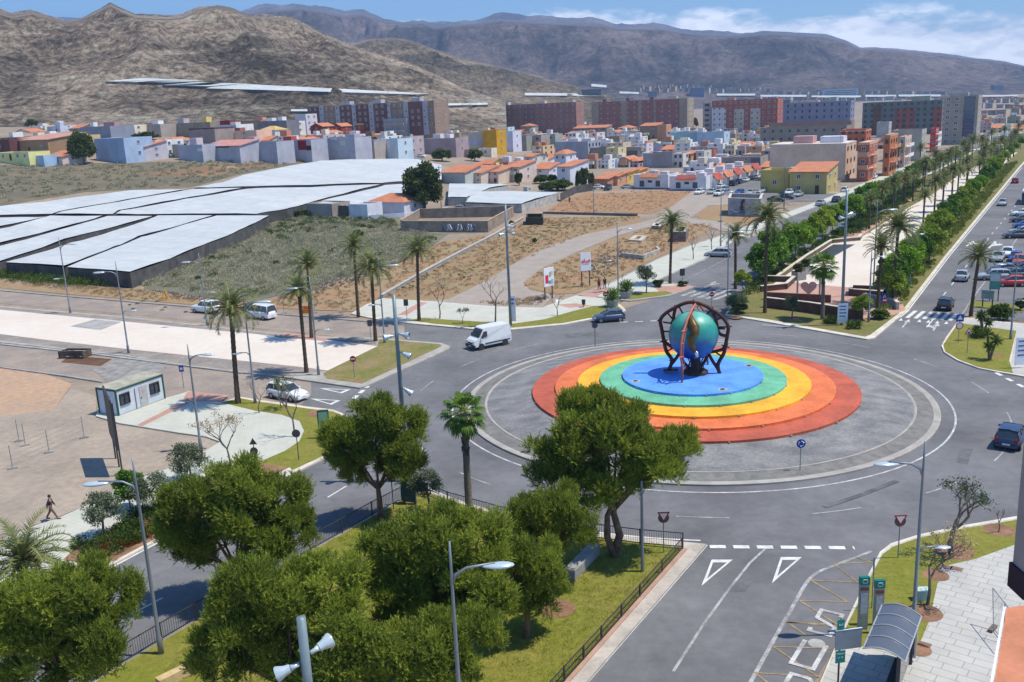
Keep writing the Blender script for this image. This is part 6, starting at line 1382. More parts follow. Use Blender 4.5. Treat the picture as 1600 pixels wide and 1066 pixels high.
# town trees and bushes
def bush(label, base, ytop, src, rx, name='bush', cat='bush', group='bushes and trees of the town', zoff=0.0):
    P = G(*base, zoff); h = hgt(P, ytop); d = P.length; R = rx*d/FPX; me, c = src
    R0 = {id(DK): 4.2, id(SM): 1.6, id(SG): 1.6}[id(src)]; H0 = {id(DK): 4.0, id(SM): 1.5, id(SG): 1.4}[id(src)]
    root = thing(name, label, cat, P, 0, group); b = MB(); b.tube([(0, 0, -.3), (0, 0, h*.5)], [R*.07+.05, R*.04+.03], 6); b.build('trunk', BARKG, root)
    o = obj('crown', me, root, (0, 0, h*.54), RND.uniform(0, 6)); o.scale = (R/R0, R/R0, h*.5/H0); return root
bush('big round dark green tree behind the low graffiti enclosure', (664, 331), 256, DK, 34, 'tree', 'tree')
bush('dark pine of the old town beside the tall blue grey house', (132, 256), 208, DK, 19, 'tree', 'tree')
bush('round green shrub below the broad mauve house', (691, 252), 233, DK, 17)
bush('grey green shrubs below the pale cream house', (742, 252), 233, SM, 14)
bush('green bush in front of the blank blue grey wall', (188, 252), 240, SM, 10)
bush('small dark tree on the slope above the brown workshop', (50, 200), 186, SM, 9, 'tree', 'tree')
bush('green trees behind the orange roofed narrow house', (228, 218), 206, SM, 18)
bush('lime green hedge tree left of the white villas', (845, 287), 274, SG, 13)
bush('lime green hedge tree between the white villas', (864, 287), 273, SG, 8)
bush('broad green garden hedge in front of the white villas', (872, 298), 282, SG, 22)
bush('olive green garden hedge by the low greenhouse', (852, 300), 285, SG, 14)
bush('left dark cypress at the wall of the right white villa', (905, 298), 267, SM, 6, 'tree', 'tree')
bush('right dark cypress left of the salmon bungalow', (914, 297), 262, SM, 8, 'tree', 'tree')
bush('third dark cypress close to the salmon bungalow', (923, 297), 270, SM, 6, 'tree', 'tree')
bush('dark green bush at the right end of the cream terrace', (812, 290), 270, SM, 7)
bush('bright green tree right of the bright white cube house', (1008, 221), 211, SG, 11, 'tree', 'tree')
bush('dark conifer left of the red brick and white flats', (1084, 200), 184, SM, 7, 'tree', 'tree')
bush('dark green garden trees in front of the long brown row', (1178, 215), 206, SM, 14, 'tree', 'tree')
bush('green garden trees at the left end of the long brown row', (1205, 218), 210, SM, 10, 'tree', 'tree')
bush('round bush on the roofs left of the second brick flats', (769, 194), 187, SM, 9)
bush('green bush in the cream terrace garden', (716, 298), 291, SG, 6)
for i, (x, y, t, rx) in enumerate(((560, 372, 360, 10), (468, 338, 328, 22), (800, 352, 345, 5), (835, 380, 372, 4))):
    bush('green bush %s' % ('above the palm pair on the scrub', 'by the greenhouse corner and grey shed', 'beside the low path wall', 'on the dry field edge')[i], (x, y), t, SG, rx)
# masses nobody could count: scrub, roadside shrubs, ground cover
def mass(name, label, polys, n, lm, hmin, hmax, per, L, Wd, seed, cat='plants', zoff=0.0, rnd=.5, up=.4, flat=1.0):
    """a carpet of bushes inside pixel polygons"""
    rng = np.random.RandomState(seed); Ps = []; Ds = []
    for poly, cnt in polys:
        pw = px2w(poly); xs = [p[0] for p in pw]; ys = [p[1] for p in pw]; k_ = 0
        def inside(x, y):
            c_ = False; j = len(pw)-1
            for i in range(len(pw)):
                if (pw[i][1] > y) != (pw[j][1] > y) and x < (pw[j][0]-pw[i][0])*(y-pw[i][1])/(pw[j][1]-pw[i][1])+pw[i][0]: c_ = not c_
                j = i
            return c_
        tries = 0
        while k_ < cnt and tries < cnt*40:
            tries += 1; x = rng.uniform(min(xs), max(xs)); y = rng.uniform(min(ys), max(ys))
            if not inside(x, y): continue
            k_ += 1; s = rng.uniform(hmin, hmax); o = rng.normal(size=(per, 3)); o[:, 2] = abs(o[:, 2]); o = nrm(o)
            Ps.append(np.array([x, y, T(x, y)+zoff])+o*np.array([s*1.15, s*1.15, s*flat])*(.35+.65*rng.rand(per, 1)**.5)); Ds.append(nrm(o+rng.normal(size=(per, 3))*rnd+np.array([0, 0, up])))
    P = np.concatenate(Ps); D = np.concatenate(Ds); V, Q = quad_leaves(P, D, rng.uniform(.7, 1.3, len(P))*L, rng.uniform(.7, 1.3, len(P))*Wd, rng)
    o = obj(name, npmesh(name, V, Q, lm)); return tag(o, label, cat, kind='stuff')
FIELD = [(228, 438), (250, 425), (330, 378), (400, 342), (440, 336), (560, 334), (622, 344), (625, 362), (690, 368), (650, 400), (560, 428), (470, 450), (390, 466), (300, 458), (228, 448)]
mass('scrub', 'grey green scrub bushes covering the field below the greenhouses', [(FIELD, 1150)], 0, SCRUB_L, .5, 1.3, 120, .30, .10, 1, flat=.75)
mass('scrub', 'green weeds among the grey scrub near the concrete shed', [([(400, 342), (440, 336), (560, 334), (622, 344), (600, 356), (500, 362), (420, 368)], 110), (FIELD, 60)], 0, SHRUB_L, .5, 1.2, 130, .34, .13, 2, flat=.8)
mass('scrub', 'sparse dry scrub on the slope between the greenhouses and the bluish houses', [([(-60, 264), (0, 260), (200, 256), (400, 253), (500, 250), (400, 266), (300, 290), (134, 298), (0, 318), (-60, 330)], 420)], 0, SCRUB_L, .4, 1.0, 60, .5, .2, 3, flat=.6)
mass('hedge_weeds', 'dark green weeds growing along the front of the nearest greenhouse', [([(-40, 418), (0, 418), (100, 424), (196, 432), (196, 448), (100, 447), (0, 438), (-40, 434)], 420)], 0, SHRUB_L, .8, 1.7, 110, .3, .12, 4)
mass('dry_grass', 'tufts of dry grass on the orange fields', [([(395, 475), (560, 432), (690, 380), (765, 370), (640, 438), (552, 487)], 500), ([(600, 466), (712, 402), (830, 342), (1000, 340), (915, 366), (800, 414), (700, 466)], 900), ([(820, 448), (850, 418), (1010, 358), (1120, 348), (1018, 404), (955, 436), (900, 456)], 600), ([(880, 312), (990, 298), (1080, 301), (1015, 333), (850, 333)], 300), ([(0, 441), (200, 452), (395, 475), (200, 468)], 260), ([(850, 470), (862, 461), (800, 470), (745, 473), (790, 478), (840, 478)], 90)], 0, DRY_L, .12, .36, 30, .26, .05, 5, flat=.8, up=.8)
mass('weeds', 'green weed patches on the dry fields and the gravel yard', [([(700, 440), (830, 345), (900, 345), (850, 385), (760, 430)], 80), ([(600, 462), (700, 408), (705, 414), (610, 468)], 26), ([(930, 395), (1000, 400), (960, 430), (920, 445)], 20), ([(180, 470), (260, 470), (330, 500), (240, 500)], 8)], 0, SHRUB_L, .12, .45, 70, .14, .06, 6, flat=.6)
mass('flower_bed_shrubs', 'green and reddish shrubs in the planting bed beside the lower left road', [([(105, 872), (118, 860), (170, 832), (240, 796), (330, 762), (250, 832), (178, 870), (150, 878)], 60)], 0, SHRUB_L, .3, .85, 320, .16, .07, 7, zoff=.15)
mass('flower_bed_shrubs', 'red flowering rose bushes in the planting bed', [([(140, 876), (178, 872), (250, 834), (250, 826), (178, 850)], 16)], 0, leafmat('red_roses', (.40, .06, .03), (.15, .12, .03), .2), .2, .45, 160, .1, .07, 8, zoff=.15)
mass('ground_cover', 'yellow green ground cover under the trees along the right kerb of the promenade', [([(1366, 500), (1412, 470), (1478, 388), (1590, 254), (1572, 258), (1462, 384), (1402, 452), (1376, 478)], 700)], 0, YEL_L, .2, .55, 70, .3, .14, 9, zoff=.15)
mass('ground_cover', 'dark green hedge shrubs between the promenade and the left carriageway', [([(1142, 478), (1180, 446), (1291, 376), (1409, 294), (1440, 282), (1415, 318), (1342, 366), (1298, 378), (1215, 430), (1160, 470)], 520)], 0, SHRUB_L, .4, 1.1, 90, .34, .17, 10, zoff=.15)
mass('ground_cover', 'green shrubs under the right hand row of street trees', [([(1384, 480), (1400, 455), (1462, 374), (1560, 266), (1550, 266), (1450, 374), (1390, 450)], 420)], 0, GREEN_L, .3, .8, 90, .3, .16, 11, zoff=.15)
mass('rubble', 'pale rubble and stones at the edge of the scrub field', [([(470, 452), (560, 428), (650, 400), (700, 370), (640, 404), (560, 440), (480, 462)], 120), ([(905, 420), (960, 390), (1000, 395), (940, 430)], 70), ([(225, 452), (300, 462), (380, 474), (300, 468)], 60)], 0, mat('pale_stone', (.42, .37, .31), .9, .2, 2), .08, .28, 14, .3, .25, 12, flat=.5, cat='stones')
# lawn blades that give the grass its nap
mass('grass', 'short grass blades of the sunny park lawn', [([(632, 782), (720, 792), (935, 843), (1064, 858), (884, 1064), (800, 1150), (560, 1150), (250, 1060), (360, 945), (487, 866)], 5200)], 0, leafmat('grass_blades', (.30, .32, .05), (.14, .17, .02), .3), .1, .28, 10, .11, .02, 13, zoff=.15, flat=.25, up=1.2)
# ---------------------------------------------------------------- vehicles
def wheel_mesh(r=.31, w=.2):
    b = MB(); b.lathe([(r*.6, -w/2), (r*.95, -w/2), (r, -w*.3), (r, w*.3), (r*.95, w/2), (r*.6, w/2)], 18, cap=True)
    b.v = [(x, z, y) for x, y, z in b.v]; b.f = [f[::-1] for f in b.f]; return b.mesh('tyre', RUBBER, True)
def rim_mesh(r=.19, w=.21):
    b = MB(); b.lathe([(r, -w/2), (r*.3, -w/2-.01), (r*.3, w/2+.01), (r, w/2)], 14); b.v = [(x, z, y) for x, y, z in b.v]; b.f = [f[::-1] for f in b.f]; return b.mesh('rim', mat('wheel_rim', (.35, .35, .36), .35, .05, 3, metal=.6, world=False))
WM, RM = wheel_mesh(), rim_mesh()
CT = {  # stations of the side profile: x from the rear, height of shoulder; cabin: rear base, rear top, front top, front base
 'hatch': dict(L=3.85, W=1.68, H=1.45, sh=[(0, .55), (.03, .86), (.5, .93), (2.7, .92), (3.3, .84), (3.7, .72), (3.85, .5)], cab=(.05, .45, 2.0, 2.85), wb=(.65, 3.1)),
 'sedan': dict(L=4.4, W=1.74, H=1.42, sh=[(0, .55), (.03, .90), (.7, .93), (3.0, .92), (3.8, .84), (4.2, .72), (4.4, .5)], cab=(.55, 1.25, 2.45, 3.25), wb=(.8, 3.55)),
 'estate': dict(L=4.4, W=1.72, H=1.50, sh=[(0, .55), (.03, .92), (.6, .95), (3.0, .93), (3.8, .84), (4.2, .72), (4.4, .5)], cab=(.05, .35, 2.5, 3.25), wb=(.8, 3.5)),
 'jeep': dict(L=4.3, W=1.76, H=1.75, sh=[(0, .6), (.03, 1.05), (.6, 1.08), (3.0, 1.06), (4.0, 1.0), (4.25, .9), (4.3, .6)], cab=(.05, .25, 2.4, 3.0), wb=(.85, 3.45)),
 'minivan': dict(L=4.7, W=1.9, H=1.95, sh=[(0, .6), (.02, 1.10), (.6, 1.12), (3.6, 1.10), (4.3, .98), (4.62, .8), (4.7, .5)], cab=(.02, .15, 3.2, 4.15), wb=(.85, 3.95)),
}
def carbody(k, col):
    c = CT[k]; L, W_, H = c['L'], c['W']/2, c['H']; b = MB(); rings = []
    for x, zs in c['sh']:
        e = min(x, L-x); tp = 1-.16*max(0, 1-e/.45)**2; w = W_*tp; zl = .24 + (.10 if e < .2 else 0)
        rings.append([(x, -w*.93, zl), (x, -w, zl+.18), (x, -w*1.0, max(zl+.2, zs*.72)), (x, -w*.93, zs-.02), (x, -w*.80, zs+.015), (x, 0, zs+.045), (x, w*.80, zs+.015), (x, w*.93, zs-.02), (x, w*1.0, max(zl+.2, zs*.72)), (x, w, zl+.18), (x, w*.93, zl)])
    n = 11; vs = [v for r in rings for v in r]
    fs = [(i*n+j, (i+1)*n+j, (i+1)*n+(j+1) % n, i*n+(j+1) % n) for i in range(len(rings)-1) for j in range(n)]
    fs += [tuple(range(n)), tuple((len(rings)-1)*n+j for j in range(n-1, -1, -1))]; b.add(vs, fs, 0)
    # cabin: pillars and roof painted, glass set in between
    rb, rt, ft, fb = c['cab']; zb = lambda x: interp(x, [q[0] for q in c['sh']], [q[1] for q in c['sh']])
    wb_, wt = W_*.90, W_*.72
    low = [(rb, -wb_, zb(rb)-.02), (fb, -wb_*.95, zb(fb)-.02), (fb, wb_*.95, zb(fb)-.02), (rb, wb_, zb(rb)-.02)]
    top = [(rt, -wt, H-.06), (ft, -wt, H-.05), (ft, wt, H-.05), (rt, wt, H-.06)]
    def P(a, b_, t): return tuple(lerp(a[i], b_[i], t) for i in range(3))
    for i in range(4): b.tube([low[i], P(low[i], top[i], .5), top[i]], .045, 5, 0)
    for s in (0, 1):
        i0, i1 = (0, 1) if s == 0 else (3, 2)
        for t in ((.42,) if k in ('hatch',) else (.34, .66)): b.tube([P(low[i0], low[i1], t), P(top[i0], top[i1], t)], .035, 4, 0)
    r = [(rt-.05, -wt, H-.07), (lerp(rt, ft, .5), -wt*1.02, H-.02), (ft+.05, -wt, H-.07), (ft, 0, H-.01), (ft+.05, wt, H-.07), (lerp(rt, ft, .5), wt*1.02, H-.02), (rt-.05, wt, H-.07), (rt, 0, H-.01), (lerp(rt, ft, .5), 0, H+.02)]
    b.add(r, [(0, 1, 8, 7), (1, 2, 3, 8), (8, 3, 4, 5), (7, 8, 5, 6)], 0); b.tube([r[0], r[1], r[2]], .04, 4, 0); b.tube([r[6], r[5], r[4]], .04, 4, 0); b.tube([r[0], r[7], r[6]], .035, 4, 0); b.tube([r[2], r[3], r[4]], .035, 4, 0)
    return b, low, top
CARS = {}
def car(k, cname, col):
    """first car of that kind and colour, with its parts"""
    c = CT[k]; L, W_, H = c['L'], c['W']/2, c['H']
    root = thing('parked_car', 'x', 'car', (0, -400, -50), 0, 'cars')
    pm = paint('car_paint_'+cname, col)
    b, low, top = carbody(k, col); b.v = [(x-L/2, y, z) for x, y, z in b.v]; me = b.mesh('car_body', pm, True)
    body = obj('body', me, root)
    o = Vector((-L/2, 0, 0)); sh = lambda p, s=.985: Vector((p[0]-L/2, p[1]*s, p[2]))
    MB().quad(sh(low[1]), sh(low[2]), sh(top[2]), sh(top[1])).build('windscreen', GLASS, root)
    MB().quad(sh(low[3]), sh(low[0]), sh(top[0]), sh(top[3])).build('rear_window', GLASS, root)
    MB().quad(sh(low[0]), sh(low[1]), sh(top[1]), sh(top[0])).build('side_window', GLASS, root)
    MB().quad(sh(low[2]), sh(low[3]), sh(top[3]), sh(top[2])).build('side_window', GLASS, root)
    for x in c['wb']:
        for s in (-1, 1):
            w = obj('wheel', WM, root, (x-L/2, s*(W_-.09), .31)); obj('rim', RM, w)
            MB().cyl((x-L/2, s*(W_-.02)-.01*s, .33), .37, .02*s, 16, axis='Y').build('wheel_arch', DARKM, root)
    hl = mat('headlight_glass', (.6, .62, .62), .1, .05, 3, spec=.8, world=False); tl = mat('tail_light_red', (.35, .015, .01), .3, .05, 3, world=False)
    for s in (-1, 1):
        z = interp(L-.2, [q[0] for q in c['sh']], [q[1] for q in c['sh']])
        MB().box((L/2-.17, s*W_*.66, z-.12), (.3, .36, .16)).build('headlight', hl, root)
        MB().box((-L/2+.04, s*W_*.74, .78 if k != 'minivan' else 1.0), (.12, .18, .26)).build('tail_light', tl, root)
        MB().box((c['cab'][3]-L/2-.3, s*(W_+.07), .98 if k not in ('jeep', 'minivan') else 1.15), (.12, .18, .12)).build('mirror', pm, root)
    for s, x in ((1, L/2-.03), (-1, -L/2+.03)):
        MB().box((x, 0, .38), (.14, W_*1.7, .2)).build('bumper', pm if k != 'jeep' else DARKM, root)
        MB().box((x+s*.075, 0, .5), (.02, .5, .11)).build('number_plate', FRAMEW, root)
    return root
def putcar(k, cname, col, px, hd, label, z=0.02, cat='car', group='cars', s=1.0):
    key = (k, cname)
    P = G(px[0], px[1], z) if not isinstance(px, Vector) else px
    if isinstance(hd, tuple): hd = head(*hd)
    else: hd = R_(90-hd)
    if key not in CARS:
        r = car(k, cname, col); r.location = P; r.rotation_euler[2] = hd; r['label'] = label; r['group'] = group; CARS[key] = r
    else: r = dup(CARS[key], P, hd, label, group)
    if s != 1: r.scale = (s, s, s)
    r['category'] = cat; return r
SIL, WHC, BLK, NAVY, RED, BLU, DGR, TEA = ('silver', (.36, .38, .40)), ('white', (.72, .73, .73)), ('black', (.012, .014, .018)), ('navy', (.02, .035, .09)), ('red', (.42, .01, .01)), ('blue', (.015, .07, .33)), ('dark_grey', (.04, .045, .055)), ('teal', (.02, .16, .22))
putcar('hatch', 'steel_blue', (.035, .06, .13), (951, 502), -98, 'small steel blue hatchback driving round the top of the roundabout', group='moving cars')
putcar('estate', *WHC, (450, 622), ((425, 616), (478, 626)), 'white hatchback parked at the end of the left side street', z=.03)
putcar('jeep', *WHC, (322, 488), ((345, 490), (300, 486)), 'white off-road car on the construction road, partly behind a palm')
putcar('minivan', 'van_white', (.70, .71, .72), (408, 497), ((436, 501), (384, 494)), 'white passenger van on the construction road, rear windows dark', cat='van')
putcar('estate', *DGR, (395, 489), ((420, 490), (370, 486)), 'dark car hidden behind the white passenger van and the palm')
putcar('hatch', *BLK, (1477, 482), 31, 'black hatchback driving away just above the zebra crossing', group='moving cars')
putcar('sedan', *SIL, (1503, 437), 31, 'silver saloon driving away behind the black hatchback', group='moving cars')
putcar('hatch', *SIL, (1566, 321), 212, 'small silver car farther up the boulevard road beside the bus', group='moving cars')
putcar('hatch', *RED, (1586, 286), 31, 'red car far up the boulevard road, near its left kerb', group='moving cars')
putcar('hatch', *NAVY, (1580, 692), 38, 'dark blue hatchback at the right edge of the picture, entering the roundabout', group='moving cars', s=1.08)
putcar('estate', *SIL, (1122, 401), ((1142, 402), (1102, 401)), 'white silver estate car alone in the striped parking bay')
for k, c, p, h, l in (
 ('sedan', SIL, (1559, 407), 213, 'silver car nearest the road in the car park, front row left'), ('hatch', BLU, (1586, 408), 213, 'blue hatchback in the car park behind a red car bonnet'),
 ('sedan', WHC, (1574, 400), 213, 'white car in the car park behind the silver one'), ('hatch', ('rust', (.35, .08, .03)), (1592, 413), 213, 'orange red car at the edge of the car park, between blue and dark cars'),
 ('sedan', NAVY, (1572, 426), 282, 'long dark blue saloon in the car park, upper one of three side by side'), ('estate', SIL, (1551, 437), 282, 'silver estate at the left end of the lower car park row'),
 ('sedan', ('dark_teal', (.015, .05, .06)), (1583, 435), 282, 'dark green saloon in the car park, middle one of three'), ('hatch', RED, (1578, 447), 282, 'red hatchback at the lower end of the car park'),
 ('sedan', DGR, (1588, 372), 282, 'dark grey car in the upper car park row'), ('sedan', SIL, (1597, 366), 282, 'silver car behind the dark grey one in the upper car park row'),
 ('hatch', BLU, (1600, 356), 282, 'bright blue car at the right edge of the car park'), ('sedan', DGR, (1597, 347), 282, 'dark car below the pale one at the top of the car park'), ('sedan', WHC, (1598, 337), 282, 'pale car topmost in the car park'),
 ('sedan', BLK, (1601, 424), 282, 'black car at the right edge of the lower car park row')):
    putcar(k, *c, p, h, l, group='cars in the boulevard car park')
for k, c, p, h, l in (
 ('estate', WHC, (1093, 303), 215, 'white silver car leftmost in the town car park by the bungalow corner'), ('hatch', SIL, (1112, 303), 215, 'silver blue hatchback second in the town car park'),
 ('jeep', WHC, (1123, 306), 215, 'white van like car in the middle of the town car park'), ('hatch', ('pale_blue', (.18, .30, .42)), (1132, 299), 215, 'pale blue car behind the white van like one'),
 ('hatch', BLU, (1155, 304), 215, 'bright blue car on its own in the town car park'), ('sedan', SIL, (1173, 304), 215, 'silver saloon right of the bright blue car'), ('sedan', WHC, (1185, 308), 215, 'white saloon at the right of the town car park row'), ('hatch', SIL, (1192, 301), 215, 'silver hatchback last in the town car park row'),
 ('sedan', WHC, (935, 295), 110, 'white car by the cypresses'), ('jeep', BLK, (950, 297), 200, 'black off-road car in front of the salmon bungalow'), ('sedan', SIL, (981, 295), 100, 'silver car at the left corner of the white bungalows'),
 ('sedan', WHC, (1126, 294), 31, 'white car by the kerb of the first bungalows up the street'), ('jeep', BLK, (1146, 290), 31, 'black off-road car parked in front of the crimson porch'), ('hatch', NAVY, (1155, 287), 31, 'navy car just behind the black off-road one in the street'), ('sedan', WHC, (1165, 284), 31, 'white car near the top of the bungalow street'), ('sedan', DGR, (1175, 281), 31, 'dark car near the top of the bungalow street'), ('hatch', WHC, (1183, 279), 31, 'last white car at the top of the bungalow street'),
 ('sedan', DGR, (1228, 311), 120, 'dark saloon in front of the yellow house'), ('sedan', BLK, (1213, 315), 120, 'black car lowest in front of the yellow house'), ('hatch', WHC, (1233, 304), 215, 'white car beside the yellow house window'), ('sedan', SIL, (1247, 307), 215, 'silver car right in front of the yellow house'),
 ('sedan', SIL, (1282, 321), 31, 'silver car on the left carriageway under the street trees'), ('hatch', WHC, (1320, 300), 31, 'white car farther on the left carriageway'), ('hatch', RED, (1338, 327), 31, 'red car on the left carriageway between the trees'), ('sedan', WHC, (1365, 279), 31, 'white car by the brick flats'), ('sedan', DGR, (1307, 315), 31, 'dark car on the left carriageway under the trees'),
 ('sedan', SIL, (720, 329), 100, 'blue silver car behind the graffiti enclosure wall'), ('sedan', NAVY, (737, 325), 100, 'dark car behind the blue silver one at the farmhouse'), ('sedan', WHC, (768, 328), 100, 'white car by the low greenhouse'),
 ('sedan', WHC, (639, 247), 200, 'white car in the small street by the light blue house'), ('hatch', BLK, (654, 242), 120, 'black car at the round green shrub'), ('hatch', WHC, (659, 246), 120, 'white car nose beside the round green shrub'),
 ('hatch', TEA, (262, 246), 60, 'teal car beside the bright white terrace'), ('sedan', WHC, (80, 256), 100, 'white car in front of the pink cottage'), ('hatch', RED, (94, 255), 100, 'red car beside the pink cottage'), ('minivan', WHC, (700, 240), 100, 'white van near the ochre house')):
    putcar(k, *c, p, h, l, z=.08, group='cars parked in the town')
# tall white panel van
def panel_van():
    root = thing('delivery_van', 'tall white panel van driving on the left side of the roundabout', 'van', G(764, 541, .02), R_(90-236)); L, W_ = 5.0, .98
    pm = paint('van_paint', (.74, .75, .75)); pr = [(-2.5, .42), (-2.5, 1.2), (-2.46, 2.28), (-2.3, 2.42), (.9, 2.45), (1.15, 2.34), (1.75, 1.42), (2.25, 1.16), (2.5, .85), (2.5, .42)]
    b = MB(); n = len(pr); ws = [1, 1, .93, .86, .84, .86, .95, .93, .9, .96]
    vs = [(x, -W_*w, z) for (x, z), w in zip(pr, ws)]+[(x, W_*w, z) for (x, z), w in zip(pr, ws)]
    b.add(vs, [tuple(range(n-1, -1, -1)), tuple(range(n, 2*n))]+[(i, (i+1) % n, n+(i+1) % n, n+i) for i in range(n)]); o = b.build('body', pm, root)
    MB().quad((1.2, -.80, 2.25), (1.2, .80, 2.25), (1.78, .86, 1.44), (1.78, -.86, 1.44)).build('windscreen', GLASS, root)
    o_ = [c for c in root.children if c.name.startswith('windscreen')][0]; o_.location = (.05, 0, .03)
    for s in (-1, 1):
        MB().add([(1.62, s*.955, 1.42), (.75, s*.965, 1.42), (.75, s*.915, 2.05), (1.2, s*.905, 2.05)], [(0, 1, 2, 3)]).build('side_window', GLASS, root)
        MB().box((2.44, s*.66, .95), (.14, .4, .22)).build('headlight', MATS['headlight_glass'], root); MB().box((-2.5, s*.84, 1.2), (.06, .16, .5)).build('tail_light', MATS['tail_light_red'], root)
        MB().box((1.5, s*1.14, 1.5), (.12, .22, .3)).build('mirror', DARKM, root); MB().b2(-2.3, 1.1, s*.985-.015, s*.985+.015, .62, .74).build('side_trim', DARKM, root)
        for x in (-1.6, 1.6): w = obj('wheel', WM, root, (x, s*.87, .33)); w.scale = (1.08,)*3; obj('rim', RM, w); MB().cyl((x, s*.955, .37), .40, .04*s, 16, axis='Y').build('wheel_arch', DARKM, root)
    MB().box((2.46, 0, .5), (.18, 1.9, .34)).build('bumper', DARKM, root); MB().box((-2.5, 0, .45), (.12, 1.8, .16)).build('bumper', DARKM, root); MB().box((2.5, 0, .82), (.06, .9, .2)).build('grille', DARKM, root); MB().box((2.56, 0, .5), (.02, .5, .11)).build('number_plate', FRAMEW, root)
panel_van()
def bus():
    root = thing('city_bus', 'city bus with a white roof far up the boulevard road at the right edge', 'bus', G(1607, 316, .02), R_(90-31)); b = MB().b2(-6, 6, -1.25, 1.25, .35, 2.9); b.b2(-5.9, 5.9, -1.2, 1.2, 2.9, 3.1); b.build('body', paint('bus_white', (.75, .76, .74)), root)
    for s in (-1, 1):
        MB().b2(-5.7, 5.6, s*1.26-.01, s*1.26+.01, 1.0, 2.6).build('side_window', GLASS, root)
        for x in (-3.6, 3.4): w = obj('wheel', WM, root, (x, s*1.12, .48)); w.scale = (1.5,)*3
    for s in (-1, 1): MB().b2(s*6.01-.01, s*6.01+.01, -1.15, 1.15, 1.0 if s < 0 else .9, 2.75).build('end_window', GLASS, root)
    MB().b2(-6.04, -6.0, -1.2, 1.2, .4, 1.0).build('rear_panel', mat('bus_green', (.03, .10, .06), .4, .05, 2), root)
bus()
# ---------------------------------------------------------------- street lamps and masts
def lamp_head_mesh():
    b = MB(); pr = [(-.55, .02, .02), (-.45, .10, .05), (-.2, .2, .085), (.1, .23, .095), (.35, .19, .08), (.5, .10, .05), (.55, .03, .02)]; n = 12
    vs = [(x, w*cos(2*pi*j/n), h*sin(2*pi*j/n)) for x, w, h in pr for j in range(n)]
    b.add(vs, [(i*n+j, (i+1)*n+j, (i+1)*n+(j+1) % n, i*n+(j+1) % n) for i in range(len(pr)-1) for j in range(n)]+[tuple(range(n)), tuple((len(pr)-1)*n+j for j in range(n-1, -1, -1))]); return b.mesh('lamp_head', LAMPH, True)
LH = lamp_head_mesh()
def lamp(label, base, top, adir, second=True, h=None, group='double arm street lamps', arm=1.7):
    """adir: direction of the upper arm in degrees clockwise from away"""
    P = G(*base, .15) if h is None else None
    if h is None: H = hgt(P, top[1])
    else: q = G(top[0], top[1], h); P = Vector((q.x, q.y, .15)); H = h-.15
    root = thing('street_lamp', label, 'street lamp', P, R_(90-adir), group)
    b = MB().tube([(0, 0, -.2), (0, 0, .9), (0, 0, 1.0), (0, 0, H*.6), (0, 0, H*.9), (0, 0, H)], [.15, .14, .10, .08, .055, .04], 10); b.build('pole', GRAY, root, smooth=True)
    z = H*.87; sc = H/10.5
    MB().tube([(0, 0, z-.5*sc), (.15*sc, 0, z-.05), (.6*sc, 0, z+.22*sc), (arm*sc, 0, z+.36*sc)], [.05, .07, .055, .04], 8).build('arm', GRAY, root, smooth=True)
    o = obj('lamp_head', LH, root, ((arm+.1)*sc, 0, z+.24*sc)); o.scale = (sc*1.15,)*3
    if second:
        z = H*.46; MB().tube([(0, 0, z-.3), (-.25, 0, z), (-.95, 0, z+.06)], [.05, .05, .035], 7).build('lower_arm', GRAY, root, smooth=True)
        o = obj('lamp_head', LH, root, (-1.15, 0, z-.02), pi); o.scale = (.8*sc,)*3
    return root
lamp('tall double arm street lamp standing in the park shade, bottom left', (252, 1021), (196, 716), 262, False)
lamp('double arm street lamp at the far left, rising over the greenhouse edge', (110, 489), (93, 370), 85)
lamp('double arm street lamp at the near edge of the cream plaza, left', (201, 552), (181, 408), 255)
lamp('double arm street lamp right of the container cabin, on the pale pavement', (314, 702), (291, 538), 88)
lamp('double arm street lamp between scrub field and plaza, above the off-road car', (324, 509), (312, 396), 260)
lamp('double arm street lamp on the plaza between the two close palms', (498, 586), (484, 432), 262)
lamp('double arm street lamp on the triangular lawn beside the wide palm', (601, 536), (590, 402), 75)
lamp('double arm street lamp on the west lawn behind the container palm', (399, 630), (378, 455), 80)
lamp('street lamp behind the two walking women, on the north pavement', (966, 456), (964, 347), 80)
lamp('double arm street lamp at the right, in front of the leaning lilac tree', (1426, 990), (1448, 690), 272)
lamp('street lamp in front of the left carriageway palm', (1137, 477), (1139, 350), 75, False)
lamp('tall street lamp on the north pavement by the twiggy trees', (1126, 385), (1124, 290), 80, False)
lamp('street lamp right of the banner mast, on the boulevard lawn', (1357, 503), (1359, 390), 80, False)
lamp('street lamp in front of the planter walls at the promenade entrance', (1364, 462), (1371, 313), 80, False)
lamp('street lamp among the right street trees of the promenade', (1421, 448), (1424, 357), 80, False)
lamp('street lamp at the right edge between the car park and the east lawn', (1579, 530), (1592, 398), 272)
lamp('street lamp rising out of the pine thicket', None, (702, 846), 88, False, h=10.6)
pl_ = thing('lamp_post', 'bare grey lamp post rising into the foliage right of the forked pine trunk', 'lamp post', G(1004, 893, .15)); MB().tube([(0, 0, -.1), (0, 0, 5.6)], [.11, .07], 10).build('pole', GRAY, pl_)
lamp('street lamp left of the yellow house', (1225, 322), (1223, 255), 80, False)
lamp('lamp far along the promenade, among the left palms', (1399, 320), (1401, 262), 80, False)
lamp('lamp post in the dry red field in front of the bungalows', (928, 333), (927, 292), 80, False)
def flood(p, b, i=0):
    pass
